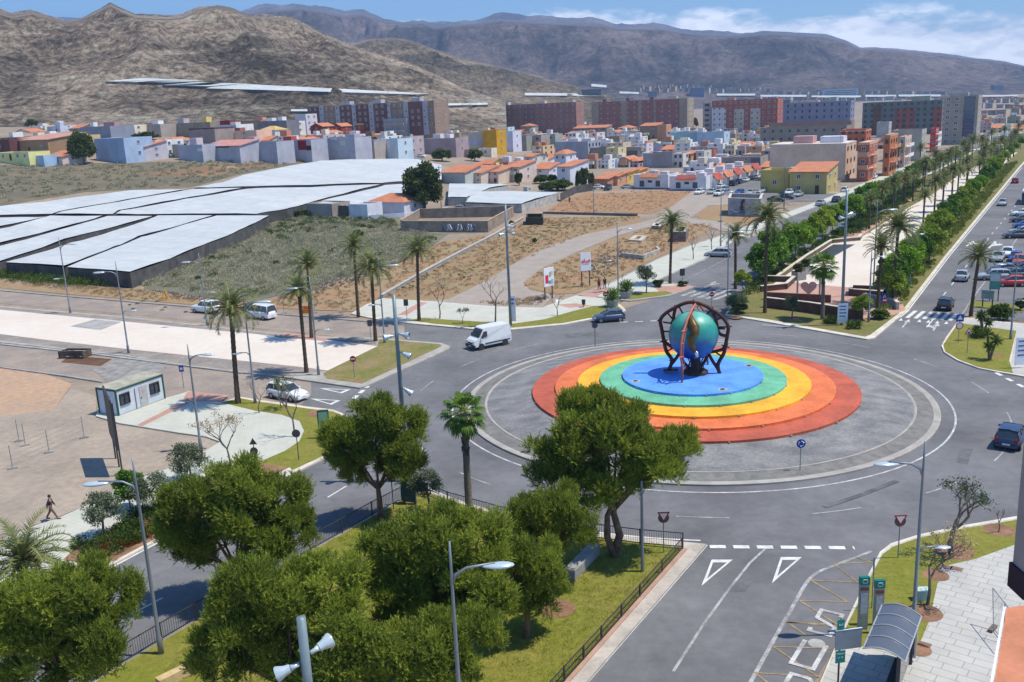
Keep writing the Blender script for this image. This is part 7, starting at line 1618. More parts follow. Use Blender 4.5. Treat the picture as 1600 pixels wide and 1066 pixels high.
def mast(label, base, top, heads, h=None, rad=.17, zh=(.86, .78, .55), group='floodlight masts', toplen=0):
    if h is None: P = G(*base, .15); H = hgt(P, top[1])
    else: q = G(top[0], top[1], h); P = Vector((q.x, q.y, .15)); H = h-.15
    root = thing('floodlight_mast', label, 'lamp mast', P, 0, group)
    MB().tube([(0, 0, -.2), (0, 0, H*.75), (0, 0, H*.76), (0, 0, H)], [rad*1.1, rad*.85, rad*.8, rad*.75], 12).build('pole', mat('mast_grey', (.20, .26, .29), .45, .05, 2, metal=.2, world=False), root, smooth=True)
    for k_, (zf, az, tilt) in enumerate(heads):
        d = Vector((sin(R_(az)), cos(R_(az)), tilt)).normalized(); z = H*zf if zf < 1.01 else zf; s = Vector((sin(R_(az)), cos(R_(az)), 0))*rad
        c = Vector((0, 0, z))+s; b = MB(); b.tube([c, c+d*.18, c+d*.32], [.08, .08, .13], 8, 0); b.tube([c+d*.3, c+d*.5, c+d*.72, c+d*.78], [.14, .17, .26, .25], 12, 0, False); b.tube([c+d*.72, c+d*.73], [.24, .24], 12, 1)
        b.build('floodlight', [LAMPH, mat('floodlight_glass', (.55, .65, .75), .15, .05, 2, world=False)], root, smooth=True)
    return root
mast('floodlight mast behind the umbrella shaped pine, four projectors near the lawn tip', None, (615, 461), [(.80, 110, -.2), (.79, 250, -.1), (.70, 100, -.45), (.51, 95, -.8)], h=14.0)
mast('tall floodlight mast on the north west pavement with a white banner below', (798, 509), (789, 320), [(.83, 110, -.3), (.77, 250, -.2), (.78, 100, -.4)])
mast('tall floodlight mast on the boulevard island with projectors half way up', (1315, 508), (1322, 297), [(.82, 60, .1), (.80, 250, .1), (.74, 280, .2)])
mast('close floodlight mast top with a big round projector at the bottom edge', None, (470, 965), [(.85, 255, -.3), (.875, 50, .2)], h=11.0, rad=.2)
mast('tall floodlight mast far up the promenade beside the white canopies', (1558, 268), (1560, 226), [(.98, 90, .1), (.98, 270, .1)])
# banners on masts
def banner(label, px, w, h, z0, cols, rz, lines_=3):
    P = G(*px, .15); root = thing('banner', label, 'banner', P, rz, 'white banners at the masts'); MB().b2(-w/2, w/2, -.03, .03, z0, z0+h).build('banner_panel', mat('banner_white', (.72, .74, .78), .7, .03, 2), root)
    b = MB(); bl = mat('banner_blue', cols, .7, .1, 2)
    for i in range(lines_): b2 = MB().b2(-w*.34, w*.34*(1-.2*(i % 2)), -.045, -.03, z0+h*(.84-.17*i), z0+h*(.90-.17*i)); b2.build('print_line', bl, root)
banner('white banner strapped to the north west floodlight mast', (802, 507), .75, 3.2, .4, (.10, .16, .36), 0, 2)
banner('white notice board at the foot of the boulevard floodlight mast', (1316, 509), 1.15, 2.3, .3, (.12, .20, .42), -.1, 4)
banner('white notice board hanging at the right picture edge of the east lawn', (1594, 575), 1.2, 2.7, .3, (.10, .18, .45), .1, 4)
# ---------------------------------------------------------------- traffic signs
def sign(label, px, top, kind, face=0.0, cat='traffic sign', name='traffic_sign', group='traffic signs', r=.33):
    P = G(*px, .15); H = hgt(P, top[1]) if isinstance(top, tuple) else top
    root = thing(name, label, cat, P, R_(-face), group); MB().tube([(0, 0, -.1), (0, 0, H-.1)], .035, 8).build('post', DARKM if kind in ('yield_back', 'disc_back', 'tri_disc_back') else GRAY, root)
    redm = mat('sign_red', (.42, .02, .02), .5, .05, 2, world=False); wm = mat('sign_white', (.68, .68, .68), .5, .03, 2, world=False); bm_ = mat('sign_blue', (.01, .06, .32), .5, .05, 2, world=False); gb = mat('sign_back', (.09, .09, .10), .5, .05, 2, metal=.4, world=False)
    def discp(z, rr, m, y0, y1, nm='sign_plate', n=24):
        b = MB(); b.tube([(0, y0, z), (0, y1, z)], rr, n); return b.build(nm, m, root)
    def tri(z, rr, m, y0, y1, inv, nm='sign_plate'):
        s = -1 if inv else 1; p = [(rr*sin(2*pi*i/3), z+s*rr*cos(2*pi*i/3)) for i in range(3)]; b = MB()
        b.add([(x, y0, q) for x, q in p]+[(x, y1, q) for x, q in p], [(0, 1, 2), (5, 4, 3), (0, 3, 4, 1), (1, 4, 5, 2), (2, 5, 3, 0)]); return b.build(nm, m, root)
    if kind == 'yield': tri(H-r*.5, r*1.35, redm, -.06, -.04, True); tri(H-r*.5, r*.85, wm, -.072, -.062, True, 'sign_face'); discp(H-r, r*1.0, gb, -.03, -.01, 'backing_plate')
    elif kind == 'noentry': discp(H-r, r, redm, -.06, -.04); MB().b2(-r*.68, r*.68, -.075, -.06, H-r-.07, H-r+.07).build('white_bar', wm, root)
    elif kind == 'round':
        discp(H-r, r, bm_, -.06, -.04); 
        for k_ in range(3):
            b = MB(); a0 = k_*2.094; pts = [(r*.56*sin(a0+t*1.3), -.068, H-r+r*.56*cos(a0+t*1.3)) for t in (0, .3, .6, 1)]; b.tube(pts, [.028]*3+[.07], 5); b.build('white_arrow', wm, root)
    elif kind == 'disc_back': discp(H-r, r, gb, -.05, -.03); 
    elif kind == 'tri_disc_back': tri(H-r*.8, r*1.1, gb, -.05, -.03, False); discp(H-r*3.0, r*.95, gb, -.05, -.03)
    elif kind == 'crossing': MB().b2(-r, r, -.06, -.04, H-2*r, H).build('sign_plate', bm_, root); tri(H-r*1.05, r*.8, wm, -.072, -.062, False, 'sign_face'); MB().tube([(-.03, -.08, H-r*1.5), (.02, -.08, H-r*1.1), (0, -.08, H-r*.8)], .035, 5).build('walking_figure', DARKM, root)
    elif kind == 'crossing_disc': 
        MB().b2(-r, r, -.06, -.04, H-2*r, H).build('sign_plate', bm_, root); tri(H-r*1.05, r*.8, wm, -.072, -.062, False, 'sign_face'); discp(H-r*3.1, r, redm, -.06, -.04); discp(H-r*3.1, r*.75, wm, -.072, -.062, 'sign_face')
    elif kind == 'warn': tri(H-r, r*1.35, redm, -.06, -.04, False); tri(H-r, r*.95, wm, -.072, -.062, False, 'sign_face'); MB().b2(-.12, .12, -.085, -.075, H-r*1.35, H-r*1.0).build('symbol', DARKM, root)
    elif kind == 'plate_back': MB().b2(-r*.75, r*.75, -.05, -.03, H-2.1*r, H).build('sign_plate', gb, root)
    elif kind == 'plate_blue': MB().b2(-r*.8, r*.8, -.05, -.03, H-2.2*r, H).build('sign_plate', bm_, root); MB().b2(-r*.45, r*.45, -.065, -.05, H-1.6*r, H-.7*r).build('symbol', wm, root)
    return root
sign('give way sign with red rim on the park corner behind the railing', (1037, 864), (1037, 801), 'yield')
sign('give way sign on the bottom right lawn tip', (1403, 872), (1407, 806), 'yield')
sign('blue roundabout sign on the near edge of the grey ring', (1250, 737), (1252, 686), 'round')
sign('dark round sign back on the far left edge of the grey ring', (930, 541), (929, 504), 'disc_back')
sign('no entry sign beside the planter at the north junction', (946, 480), (946, 456), 'noentry')
sign('no entry sign behind the globe sculpture ring', (1112, 479), (1113, 456), 'noentry')
sign('no entry sign on the tip of the triangular lawn', (554, 590), (551, 556), 'noentry')
sign('tiny no entry sign at the corner of the boulevard island walls', (1381, 492), (1381, 465), 'noentry')
sign('triangle and round sign backs on the pale pavement by the container', (399, 722), (398, 686), 'tri_disc_back')
sign('round sign back on the west lawn', (467, 719), (464, 671), 'disc_back')
sign('round sign back beside the umbrella shaped pine trunk', (615, 795), (612, 738), 'disc_back')
sign('blue crossing sign with a small speed limit disc, on the east lawn', (1497, 536), (1499, 491), 'crossing_disc', r=.4)
sign('warning triangle sign on the east lawn', (1511, 552), (1513, 513), 'warn', r=.36)
sign('small blue crossing sign at the promenade hedge', (1381, 478), (1381, 459), 'crossing', r=.4)
sign('grey sign back by the parking bay shrubs', (1066, 440), (1066, 420), 'plate_back', r=.5)
sign('small grey sign back on the pink path of the north west pavement', (636, 499), (636, 468), 'plate_back', r=.4)
sign('white square sign on a post in front of the triangular lawn palm', (580, 535), (579, 500), 'plate_back', r=.36)
sign('blue and white notice beside the container lane', (287, 604), (286, 571), 'plate_blue', r=.3)
# billboards
def billboard(label, a, b_, z0, z1, m, marks, name='billboard', cat='billboard', posts=(.12, .88)):
    A, B = G(*a, 0), G(*b_, 0); d = B-A; d.z = 0; w = d.length; root = thing(name, label, cat, A, atan2(d.y, d.x), 'advertising boards')
    MB().b2(0, w, -.06, .06, z0, z1).build('panel', m, root)
    for t in posts: MB().b2(w*t-.06, w*t+.06, .06, .18, -.2, z1-.3).build('post', DARKM, root)
    for x0, x1, q0, q1, c in marks: MB().b2(w*x0, w*x1, -.09, -.062, lerp(z0, z1, q0), lerp(z0, z1, q1)).build('printed_patch', wallmat(c, .02), root)
BW = mat('billboard_white', (.72, .74, .80), .6, .03, 2)
billboard('white billboard with red handwriting beside the north pavement', (908, 449), (924, 447), 2.4, 5.1, BW, [(.1, .3, .44, .58, (.55, .12, .10)), (.34, .44, .46, .66, (.55, .12, .10)), (.48, .7, .44, .54, (.55, .12, .10)), (.73, .92, .47, .6, (.55, .12, .10)), (.2, .85, .37, .40, (.6, .3, .3))])
billboard('colourful billboard with a red figure near the dirt track bend', (851, 470), (866, 466), 1.9, 4.5, BW, [(.12, .42, .18, .62, (.5, .03, .04)), (.5, .7, .5, .75, (.25, .35, .2)), (.72, .92, .1, .35, (.2, .4, .35)), (.45, .68, .12, .3, (.15, .2, .4)), (.72, .9, .6, .8, (.5, .4, .3))])
billboard('tall dark grey billboard seen edge on, below the container cabin', (178, 716), (190, 746), 2.2, 6.2, mat('billboard_back', (.05, .05, .06), .6, .1, 2), [], posts=(.05, .5, .95))
billboard('green framed advertising panel on the west lawn', (499, 688), (517, 686), .5, 2.6, mat('ad_green', (.03, .13, .08), .4, .2, 1), [(.1, .9, .25, .92, (.16, .30, .20)), (.3, .7, .35, .6, (.25, .2, .2))], 'advertising_panel', 'advert panel')
billboard('dark green advertising panel back inside the park fence corner', (629, 789), (651, 792), .3, 2.7, mat('ad_back', (.05, .10, .10), .5, .1, 1), [(.08, .92, .08, .2, (.04, .1, .08))], 'advertising_panel', 'advert panel')
billboard('green and white direction panel at the car park entrance', (1544, 470), (1561, 471), 1.5, 3.6, mat('ad_teal', (.10, .28, .26), .5, .1, 1), [(.05, .95, .5, .95, (.45, .5, .52))], 'direction_sign', 'sign')
billboard('grey direction board on the car park verge', (1532, 480), (1552, 482), 1.1, 2.2, mat('board_grey', (.32, .36, .36), .5, .1, 1), [(.05, .95, .6, .75, (.12, .3, .2))], 'direction_sign', 'sign')
# ---------------------------------------------------------------- park railings
def railing(label, pts, h=1.0, sp=.14, post=2.6):
    pw = px2w(pts, .17); P0 = Vector((pw[0][0], pw[0][1], .17)); root = thing('railing', label, 'railing', P0, 0, 'dark iron railings round the park')
    P = [Vector((x-P0.x, y-P0.y, 0)) for x, y in pw]; bars_ = MB(); top = MB()
    acc = 0; nextp = 0
    for i in range(len(P)-1):
        a, e = P[i], P[i+1]; L = (e-a).length; d = (e-a)/L; rz = atan2(d.y, d.x)
        for z in (.12, h): top.box(tuple((a+e)/2+Vector((0, 0, z))), (L, .045, .045), rz)
        n = int(L/sp)
        for j in range(n): c = a+d*(L*j/n); bars_.box((c.x, c.y, h/2+.06), (.016, .016, h-.12), rz)
        n = max(1, round(L/post))
        for j in range(n+1): c = a+d*(L*j/n); MB().box((c.x, c.y, h/2), (.07, .07, h+.08), rz).build('post', DARKM, root)
    top.build('rail', DARKM, root); bars_.build('bars', DARKM, root); return root
railing('dark railing along the apron and the bottom road, right side of the park', [(1066, 859), (1000, 933), (940, 1000), (882, 1064), (800, 1155)], .75)
railing('dark railing facing the roundabout at the tallest pine', [(930, 842), (1000, 851), (1067, 857)])
railing('dark railing facing the roundabout beside the fan palm', [(650, 774), (668, 776), (700, 790), (777, 812), (790, 815)])
railing('long dark railing along the lower left road', [(628, 782), (582, 806), (484, 862), (357, 940), (253, 1001), (165, 1054), (110, 1088)])
# wire fence posts by the gravel yard and low fences
def wirefence(label, posts, h=2.0, mesh_=True):
    pw = [G(*p) for p in posts]; root = thing('wire_fence', label, 'fence', pw[0], 0, 'wire site fences'); pp = [p-pw[0] for p in pw]
    for p in pp: MB().tube([p, p+Vector((0, 0, h))], .03, 6).build('post', GRAY, root); MB().box((p.x, p.y, .08), (.7, .25, .16), .5).build('foot_block', KERBG, root)
    b = MB()
    for a, e in zip(pp, pp[1:]):
        for k_ in range(5): z = Vector((0, 0, .3+.4*k_)); b.tube([a+z, e+z], .008, 3)
    b.build('wires', GRAY, root)
wirefence('site fence with concrete feet on the gravel yard, left of the billboard', [(20, 733), (77, 708), (132, 685)])
wirefence('second short site fence on the gravel yard near the cabin', [(40, 697), (30, 690)])
wirefence('thin wire fence along the dry strip beyond the construction road', [(444, 490), (492, 489), (535, 488)], 1.6)
# ---------------------------------------------------------------- walls, ruins, cabin
def lowwall(label, pts, h, t, m, name='low_wall', cap=None, cat='wall', closed=False, base=0.0):
    pw = px2w(pts, base); P0 = Vector((pw[0][0], pw[0][1], T(*pw[0])+base)); root = thing(name, label, cat, P0); b = MB(); c_ = MB(); Q = pw+[pw[0]] if closed else pw
    for i in range(len(Q)-1):
        a, e = Vector(Q[i]), Vector(Q[i+1]); mid = (a+e)/2; d = e-a; hh = h[i] if isinstance(h, list) else h
        hh += .004*i; b.box((mid.x-P0.x, mid.y-P0.y, hh/2-.15+T(mid.x, mid.y)-T(*pw[0])), (d.length+t*.9, t-.006*i, hh+.3), atan2(d.y, d.x))
        if cap: c_.box((mid.x-P0.x, mid.y-P0.y, hh+.04+.003*i+T(mid.x, mid.y)-T(*pw[0])), (d.length+t, t+.12, .08), atan2(d.y, d.x))
    b.build('wall', m, root)
    if cap: c_.build('coping', cap, root)
    return root, P0
STONEW = mat('rough_render', (.33, .26, .20), .9, .15, .6, fine=.25)
lowwall('long low concrete wall along the path between the two dry fields', [(597, 466), (655, 432), (712, 401), (775, 368), (817, 343)], .5, .5, KERBG, cap=mat('pale_coping', (.42, .38, .33), .9, .1, 1))
r_, _ = lowwall('rectangular roofless enclosure with graffiti on its front wall', [(628, 362), (762, 363), (802, 338), (656, 341)], 2.4, .3, STONEW, 'ruined_enclosure', mat('tan_coping', (.42, .31, .22), .9, .1, 1), 'ruin', True)
def onwall(root, P0, pa, pb, z0, z1, seed, m1, m2, m3, n=9):
    """sprayed letters on the wall between two pixels"""
    A, B = G(*pa), G(*pb); d = (B-A); d.z = 0; L = d.length; d.normalize(); nn = Vector((d.y, -d.x, 0)); rng = random.Random(seed)
    b = MB(); o = A-P0
    for i in range(n):
        x = L*(i+.1)/n; w = L/n*.8; c = o+d*x+nn*.18; pts = [c+d*(w*rng.random())+Vector((0, 0, lerp(z0, z1, q))) for q in (0, .3, .65, 1)]; pts.append(c+d*w+Vector((0, 0, lerp(z0, z1, rng.random()))))
        MB().tube(pts, .14, 5).build('sprayed_letter', m1 if i % 3 else m2, root)
onwall(r_, _, (692, 364), (745, 364), .5, 1.9, 4, mat('graffiti_silver', (.5, .55, .62), .6, .1, 2), mat('graffiti_blue', (.04, .08, .22), .6, .1, 2), None, 10)
r2, p2 = lowwall('painted concrete shed wall with a dark haired portrait mural', [(1139, 337), (1187, 339), (1190, 331), (1142, 329)], 4.0, .4, mat('mural_grey', (.38, .38, .40), .9, .15, .6), 'mural_wall', CREAMK, 'wall', True)
A = G(1157, 338); o = A-p2
b = MB().sphere((o.x+.8, o.y-.5, 2.9), .95, 14, 8, sc=(1, .12, 1.1)); b.sphere((o.x+.8, o.y-.5, 1.9), 1.05, 14, 8, sc=(1.1, .10, .8)); b.build('mural_hair', DARKM, r2)
MB().sphere((o.x+.85, o.y-.58, 2.7), .5, 12, 8, sc=(1, .14, 1.2)).build('mural_face', mat('mural_skin', (.40, .26, .2), .8, .1, 2), r2)
MB().tube([(o.x-2.4, o.y-.42, 1.6), (o.x-1.6, o.y-.42, 1.0), (o.x+.5, o.y-.5, .9), (o.x+2.8, o.y-.6, 1.3)], .22, 6).build('mural_wave', mat('mural_blue', (.10, .15, .30), .8, .1, 2), r2)
lowwall('square grey block ruin beside the green bush on the track', [(823, 352), (848, 352), (848, 346), (824, 346)], 1.8, .3, mat('dark_hedge_block', (.07, .075, .05), .95, .2, 1), 'hedge_block', None, 'ruin', True)
lowwall('low dark stone wall below the red dry field', [(850, 334), (995, 338)], .6, .4, mat('dark_stone', (.17, .15, .13), .9, .15, .8))
lowwall('small brick ruin with a pale roof slab on the dry field', [(1052, 378), (1070, 378), (1074, 370), (1058, 369)], 1.9, .4, mat('ruin_brick', (.22, .17, .16), .9, .2, 1.5), 'small_ruin', mat('ruin_slab', (.46, .40, .32), .9, .1, 1), 'ruin', True)
lowwall('low white block foundations on the dry field, near the billboard', [(972, 402), (1004, 406), (1030, 396), (1026, 392)], .8, .4, mat('white_blocks', (.45, .43, .40), .9, .2, 2, fine=.3), 'block_foundation', None, 'ruin')
lowwall('pale rectangular slab foundation in the middle of the dry field', [(986, 377), (1000, 378), (1007, 372), (994, 371)], .35, .9, mat('pale_slab', (.5, .46, .4), .9, .1, 1), 'slab_foundation', None, 'ruin', True)
lowwall('tiny square well on the dry field near the track', [(1020, 358), (1030, 359), (1033, 355), (1024, 354)], .7, .4, STONEW, 'well', CREAMK, 'ruin', True)
# farmhouse by the greenhouse
house('grey concrete shed with an open front at the greenhouse edge', 480, 520, 338, 318, 7, (.30, .26, .22), 'flat', 1, 0, 1, 'shed', name='shed')
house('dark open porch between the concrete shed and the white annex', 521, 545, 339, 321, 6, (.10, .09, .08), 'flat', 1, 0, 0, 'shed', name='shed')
house('white annex left of the orange roofed farmhouse', 546, 575, 341, 319, 6, (.58, .58, .68), 'flat', 1, 0, 0, extra=[('panel', .65, .95, .2, .9, (.66, .66, .66))])
house('white farmhouse with an orange hipped roof in front of the big dark tree', 577, 632, 333, 304, 9, (.60, .58, .66), 'hip', 1, 0, 1)
lowwall('long low white garden wall in front of the farmhouse', [(575, 343), (632, 340), (700, 330)], 1.1, .25, wallmat((.58, .58, .68)), 'garden_wall', None)
house('grey green shed below the cypresses and garden hedge', 818, 824, 299, 292, 3, (.45, .46, .44), 'flat', 1, 0, 1, 'shed', name='shed')
lowwall('dark net fence running up from the low greenhouse to the cypresses', [(876, 315), (900, 302), (926, 298)], 2.2, .1, NETDARK, 'net_fence', None, 'fence')
def pole(label, base, top, r=.12):
    P = G(*base); root = thing('utility_pole', label, 'pole', P, 0, 'utility poles'); H = hgt(P, top); MB().tube([(0, 0, -.3), (0, 0, H)], [r, r*.7], 8).build('shaft', BARKG, root); MB().b2(-.6, .6, -.05, .05, H-.5, H-.4).build('cross_bar', BARKG, root)
pole('grey utility pole in front of the big dark green tree', (690, 332), 259); pole('thin pole at the foot of the bluish house row', (410, 252), 238, .08); pole('pole by the yellow house and the car park', (1225, 330), 262, .1)
def cabin():
    A, B, Cc = G(186, 652), G(258, 625), G(152, 647); d = B-A; w = d.length; d.normalize(); n = Vector((-d.y, d.x, 0)); dep = max(2.3, abs((Cc-A).dot(n)))
    root = thing('site_cabin', 'white portable site cabin with green edges, two windows and a grey door', 'cabin', A, atan2(d.y, d.x)); dep = 2.5; h = 2.6; g_ = mat('cabin_green', (.02, .09, .06), .5, .1, 2, world=False)
    MB().b2(0, w, 0, dep, .12, h).build('wall', mat('cabin_panel', (.56, .60, .66), .6, .05, 2), root); MB().b2(-.04, w+.04, -.04, dep+.04, h, h+.1).build('roof', mat('cabin_roof', (.38, .37, .29), .8, .12, 1.2, fine=.15), root)
    for x, y in ((0, 0), (w, 0), (0, dep), (w, dep)): MB().b2(x-.07, x+.07, y-.07, y+.07, 0, h+.02).build('corner_post', g_, root)
    MB().b2(0, w, -.06, -.01, 0, .16).b2(0, w, -.06, -.01, h-.14, h+.02).b2(-.06, -.01, 0, dep, 0, .16).b2(-.06, -.01, 0, dep, h-.14, h+.02).build('edge_rail', g_, root)
    for x in (.16, .8): win(root, w*x, -.01, 1.0, 1.15, 1.1, 'F', 'dark')
    dd = MB().b2(w*.47, w*.47+.95, -.05, 0, .12, 2.2).build('door', mat('cabin_door', (.42, .42, .42), .6, .05, 2), root); MB().b2(w*.47+.12, w*.47+.19, -.1, -.05, 1.0, 1.15).build('handle', DARKM, dd); MB().b2(w*.47+.35, w*.47+.65, -.06, -.05, 1.5, 1.75).build('notice', mat('notice_red', (.6, .3, .3), .7, .1, 2), dd)
    MB().tube([(w*.38, -.05, .1), (w*.38, -.05, 2.2)], .04, 6).build('drain_pipe', GRAY, root)
cabin()
# rubbish crate, pit boards, yellow trestle
P = G(92, 561); t_ = thing('timber_crate', 'dark timber crate beside the open trench', 'crate', P, -.2); [MB().b2(0, 3.2, y, y+.08, z, z+.22).build('plank', mat('dark_timber', (.12, .09, .07), .9, .2, 2), t_) for y in (0, 1.6) for z in (.05, .35, .65)]; [MB().b2(x, x+.1, 0, 1.7, .05, .85).build('end_board', MATS['dark_timber'], t_) for x in (0, 3.1)]
P = G(259, 470); t_ = thing('yellow_trestle', 'small yellow steel trestle on the dry strip below the greenhouse corner', 'trestle', P); ym = mat('yellow_steel', (.65, .35, .02), .5, .1, 2, world=False); [MB().tube([(x, y, 0), (0, 0, 1.7)], .07, 6).build('leg', ym, t_) for x, y in ((-.7, -.3), (.7, -.3), (0, .5))]
P = G(319, 474); t_ = thing('orange_barrier', 'orange plastic barrier at the construction road by the palms', 'barrier', G(480, 489)); MB().b2(-.6, .6, -.2, .2, 0, .5).b2(-.55, .55, -.1, .1, .5, 1.0).build('body', mat('orange_plastic', (.65, .2, .02), .5, .1, 2), t_)
# ---------------------------------------------------------------- boulevard entrance: walls, planters, heart, pool
BRW = mat('brown_wall_face', (.13, .07, .055), .9, .15, .8)
lowwall('lowest stepped wall of the boulevard terrace, cream coping', [(1196, 480), (1262, 488), (1330, 499), (1346, 500)], 1.25, .35, BRW, 'terrace_wall', CREAMK, base=.15)
lowwall('middle stepped wall of the boulevard terrace, left half', [(1196, 468), (1296, 473)], 1.0, .35, BRW, 'terrace_wall', None, base=.15)
lowwall('right planter wall at the promenade entrance', [(1328, 462), (1376, 466), (1382, 458), (1330, 456), (1328, 462)], .9, .35, BRW, 'planter_wall', CREAMK, base=.15)
lowwall('left planter wall beside the heart sign', [(1190, 456), (1228, 452), (1240, 441), (1200, 440)], .8, .35, BRW, 'planter_wall', CREAMK, base=.15)
lowwall('right lower wall next to the ramp of the promenade', [(1340, 478), (1352, 470), (1398, 480), (1402, 484)], .9, .35, mat('pale_stone_wall', (.42, .39, .34), .9, .1, 1), 'ramp_wall', CREAMK, base=.15)
r3, _ = lowwall('low cream wall around the dark sunken basin of the promenade', [(1215, 437), (1258, 406), (1299, 380), (1342, 376), (1345, 372)], .6, .4, mat('brown_low_wall', (.18, .13, .1), .9, .1, 1), 'basin_wall', CREAMK, base=.15)
sheet('basin', [(1262, 406), (1302, 382), (1336, 382), (1318, 392), (1290, 408), (1262, 413)], .18, mat('dark_basin', (.05, .055, .06), .4, .1, 1))
def planter(label, px, s=1.1, sp=None):
    P = G(*px, .17); t = thing('planter', label, 'planter', P, R_(20), 'square concrete planters'); MB().b2(-s/2, s/2, -s/2, s/2, 0, s*.8).build('tub', KERBG, t); MB().b2(-s/2+.1, s/2-.1, -s/2+.1, s/2-.1, s*.8, s*.8+.04).build('soil', MATS['bed_soil'], t)
    o = obj('plant', SM[0], t, (0, 0, s*1.15)); k_ = .34*s*(sp or 1); o.scale = (k_, k_, k_)
    return t
planter('front concrete planter with a small green plant beside the basin', (1248, 437), 1.5); planter('second concrete planter behind, with an olive like plant', (1260, 428), 1.4); planter('third concrete planter on the right side of the promenade', (1380, 427), 1.4)
def round_planter(label, px):
    P = G(*px, .15); t = thing('round_planter', label, 'planter', P, 0, 'round planters with yuccas'); MB().lathe([(.75, 0), (.85, .9), (.75, .92), (.7, .8)], 20).build('tub', KERBG, t); rng = np.random.RandomState(5)
    D = rng.normal(size=(260, 3)); D[:, 2] = abs(D[:, 2])+.1; D = nrm(D); Pp = np.tile([0, 0, 1.3], (260, 1))+rng.normal(size=(260, 3))*np.array([.35, .35, .35]); V, Q = quad_leaves(Pp, D, 1.0, .12, rng); obj('yucca_leaves', npmesh('yucca', V, Q, FAN_L), t); MB().tube([(0, 0, .6), (0, 0, 1.6)], .14, 6).build('yucca_stem', BARKG, t)
round_planter('round planter with a spiky yucca in front of the zebra crossing on the track', (957, 479)); round_planter('round planter with a spiky yucca on the north pavement tip', (978, 465))
def yucca(label, px, h, seed=1):
    P = G(*px, .15); t = thing('yucca', label, 'plant', P, seed, 'spiky yuccas and cacti'); rng = np.random.RandomState(seed); b = MB(); Vs = []
    for i in range(3):
        a = i*2.1+seed; q = Vector((cos(a)*.5, sin(a)*.5, h*(.55+.2*i))); MB().tube([(0, 0, -.1), tuple(q*.6), tuple(q)], [.14, .1, .08], 6).build('stem', BARKG, t); D = rng.normal(size=(90, 3)); D[:, 2] += .3; Vs.append((np.tile(list(q), (90, 1)), nrm(D)))
    V, Q = quad_leaves(np.concatenate([v[0] for v in Vs]), np.concatenate([v[1] for v in Vs]), .75, .1, rng); obj('leaves', npmesh('yucca', V, Q, SHRUB_L), t)
yucca('dark cactus like yucca on the right half of the east lawn', (1546, 562), 2.6, 2); yucca('tall yucca on the east lawn behind the warning sign', (1535, 520), 2.2, 3); yucca('small palm lily on the east lawn', (1529, 527), .7, 5); yucca('small agave on the boulevard lawn by the notice board', (1334, 513), .5, 7); yucca('tiny agave left of the notice board', (1298, 505), .4, 8); yucca('shrubby yucca beside the car park entrance', (1572, 498), 1.4, 9)
for q, l in (((1245, 478), 'x'),): pass
bush('dark shrub at the corner of the zebra crossing lawn', (1376, 498), 484, SG, 14, group='shrubs on the boulevard island', zoff=.15); bush('grey green shrub left of the tall dark palm', (1153, 489), 474, SM, 14, group='shrubs on the boulevard island', zoff=.15)
bush('green car park shrub near the direction board', (1562, 500), 478, SG, 16, group='shrubs on the boulevard island', zoff=.06); bush('reddish green shrub at the right end of the car park verge', (1594, 484), 466, SM, 9, group='shrubs on the boulevard island', zoff=.06)
bush('dark shrubs at the bay end, left of the palm foot', (1030, 448), 437, SM, 10, group='shrubs on the boulevard island', zoff=.15); bush('dark shrubs at the bay end, right of the palm foot', (1068, 447), 439, SM, 9, group='shrubs on the boulevard island', zoff=.15)
def heart():
    P = G(1263, 463, .17); t = thing('heart_sign', 'mosaic heart held between two posts on the salmon terrace', 'sculpture', P, -.1); MB().b2(-1.55, -1.35, -.1, .1, 0, 2.2).build('post', KERBG, t); MB().b2(1.35, 1.55, -.1, .1, 0, 2.2).build('post', KERBG, t)
    pts = [(1.1*(16*sin(a)**3)/17, 1.2+.062*(13*cos(a)-5*cos(2*a)-2*cos(3*a)-cos(4*a))*1.05) for a in [2*pi*i/28 for i in range(28)]]
    b = MB(); n = len(pts); b.add([(x, -.12, z) for x, z in pts]+[(x, .12, z) for x, z in pts], [tuple(range(n)), tuple(range(2*n-1, n-1, -1))]+[(i, n+i, n+(i+1) % n, (i+1) % n) for i in range(n)]); b.build('heart', brick('heart_mosaic', (.50, .22, .17), (.34, .13, .11), (.55, .5, .45), .3, .16, 0, vert=True), t)
    for s in (-1, 1): MB().b2(min(s*.9, s*1.4), max(s*.9, s*1.4), -.04, .04, 1.5, 1.58).build('bracket', KERBG, t)
heart()
for i, q in enumerate(((1517, 249), (1557, 250))):
    P = G(*q, .2); t = thing('market_canopy', 'white canopy roof across the far promenade, %s one' % ('left', 'right')[i], 'canopy', P, -AZ, 'white canopies'); MB().b2(-4, 4, -3, 3, 3.0, 3.4).build('roof', mat('canopy_white', (.72, .72, .68), .7, .04, 2), t); [MB().b2(x-.08, x+.08, y-.08, y+.08, 0, 3.0).build('post', GRAY, t) for x in (-3.7, 3.7) for y in (-2.7, 2.7)]
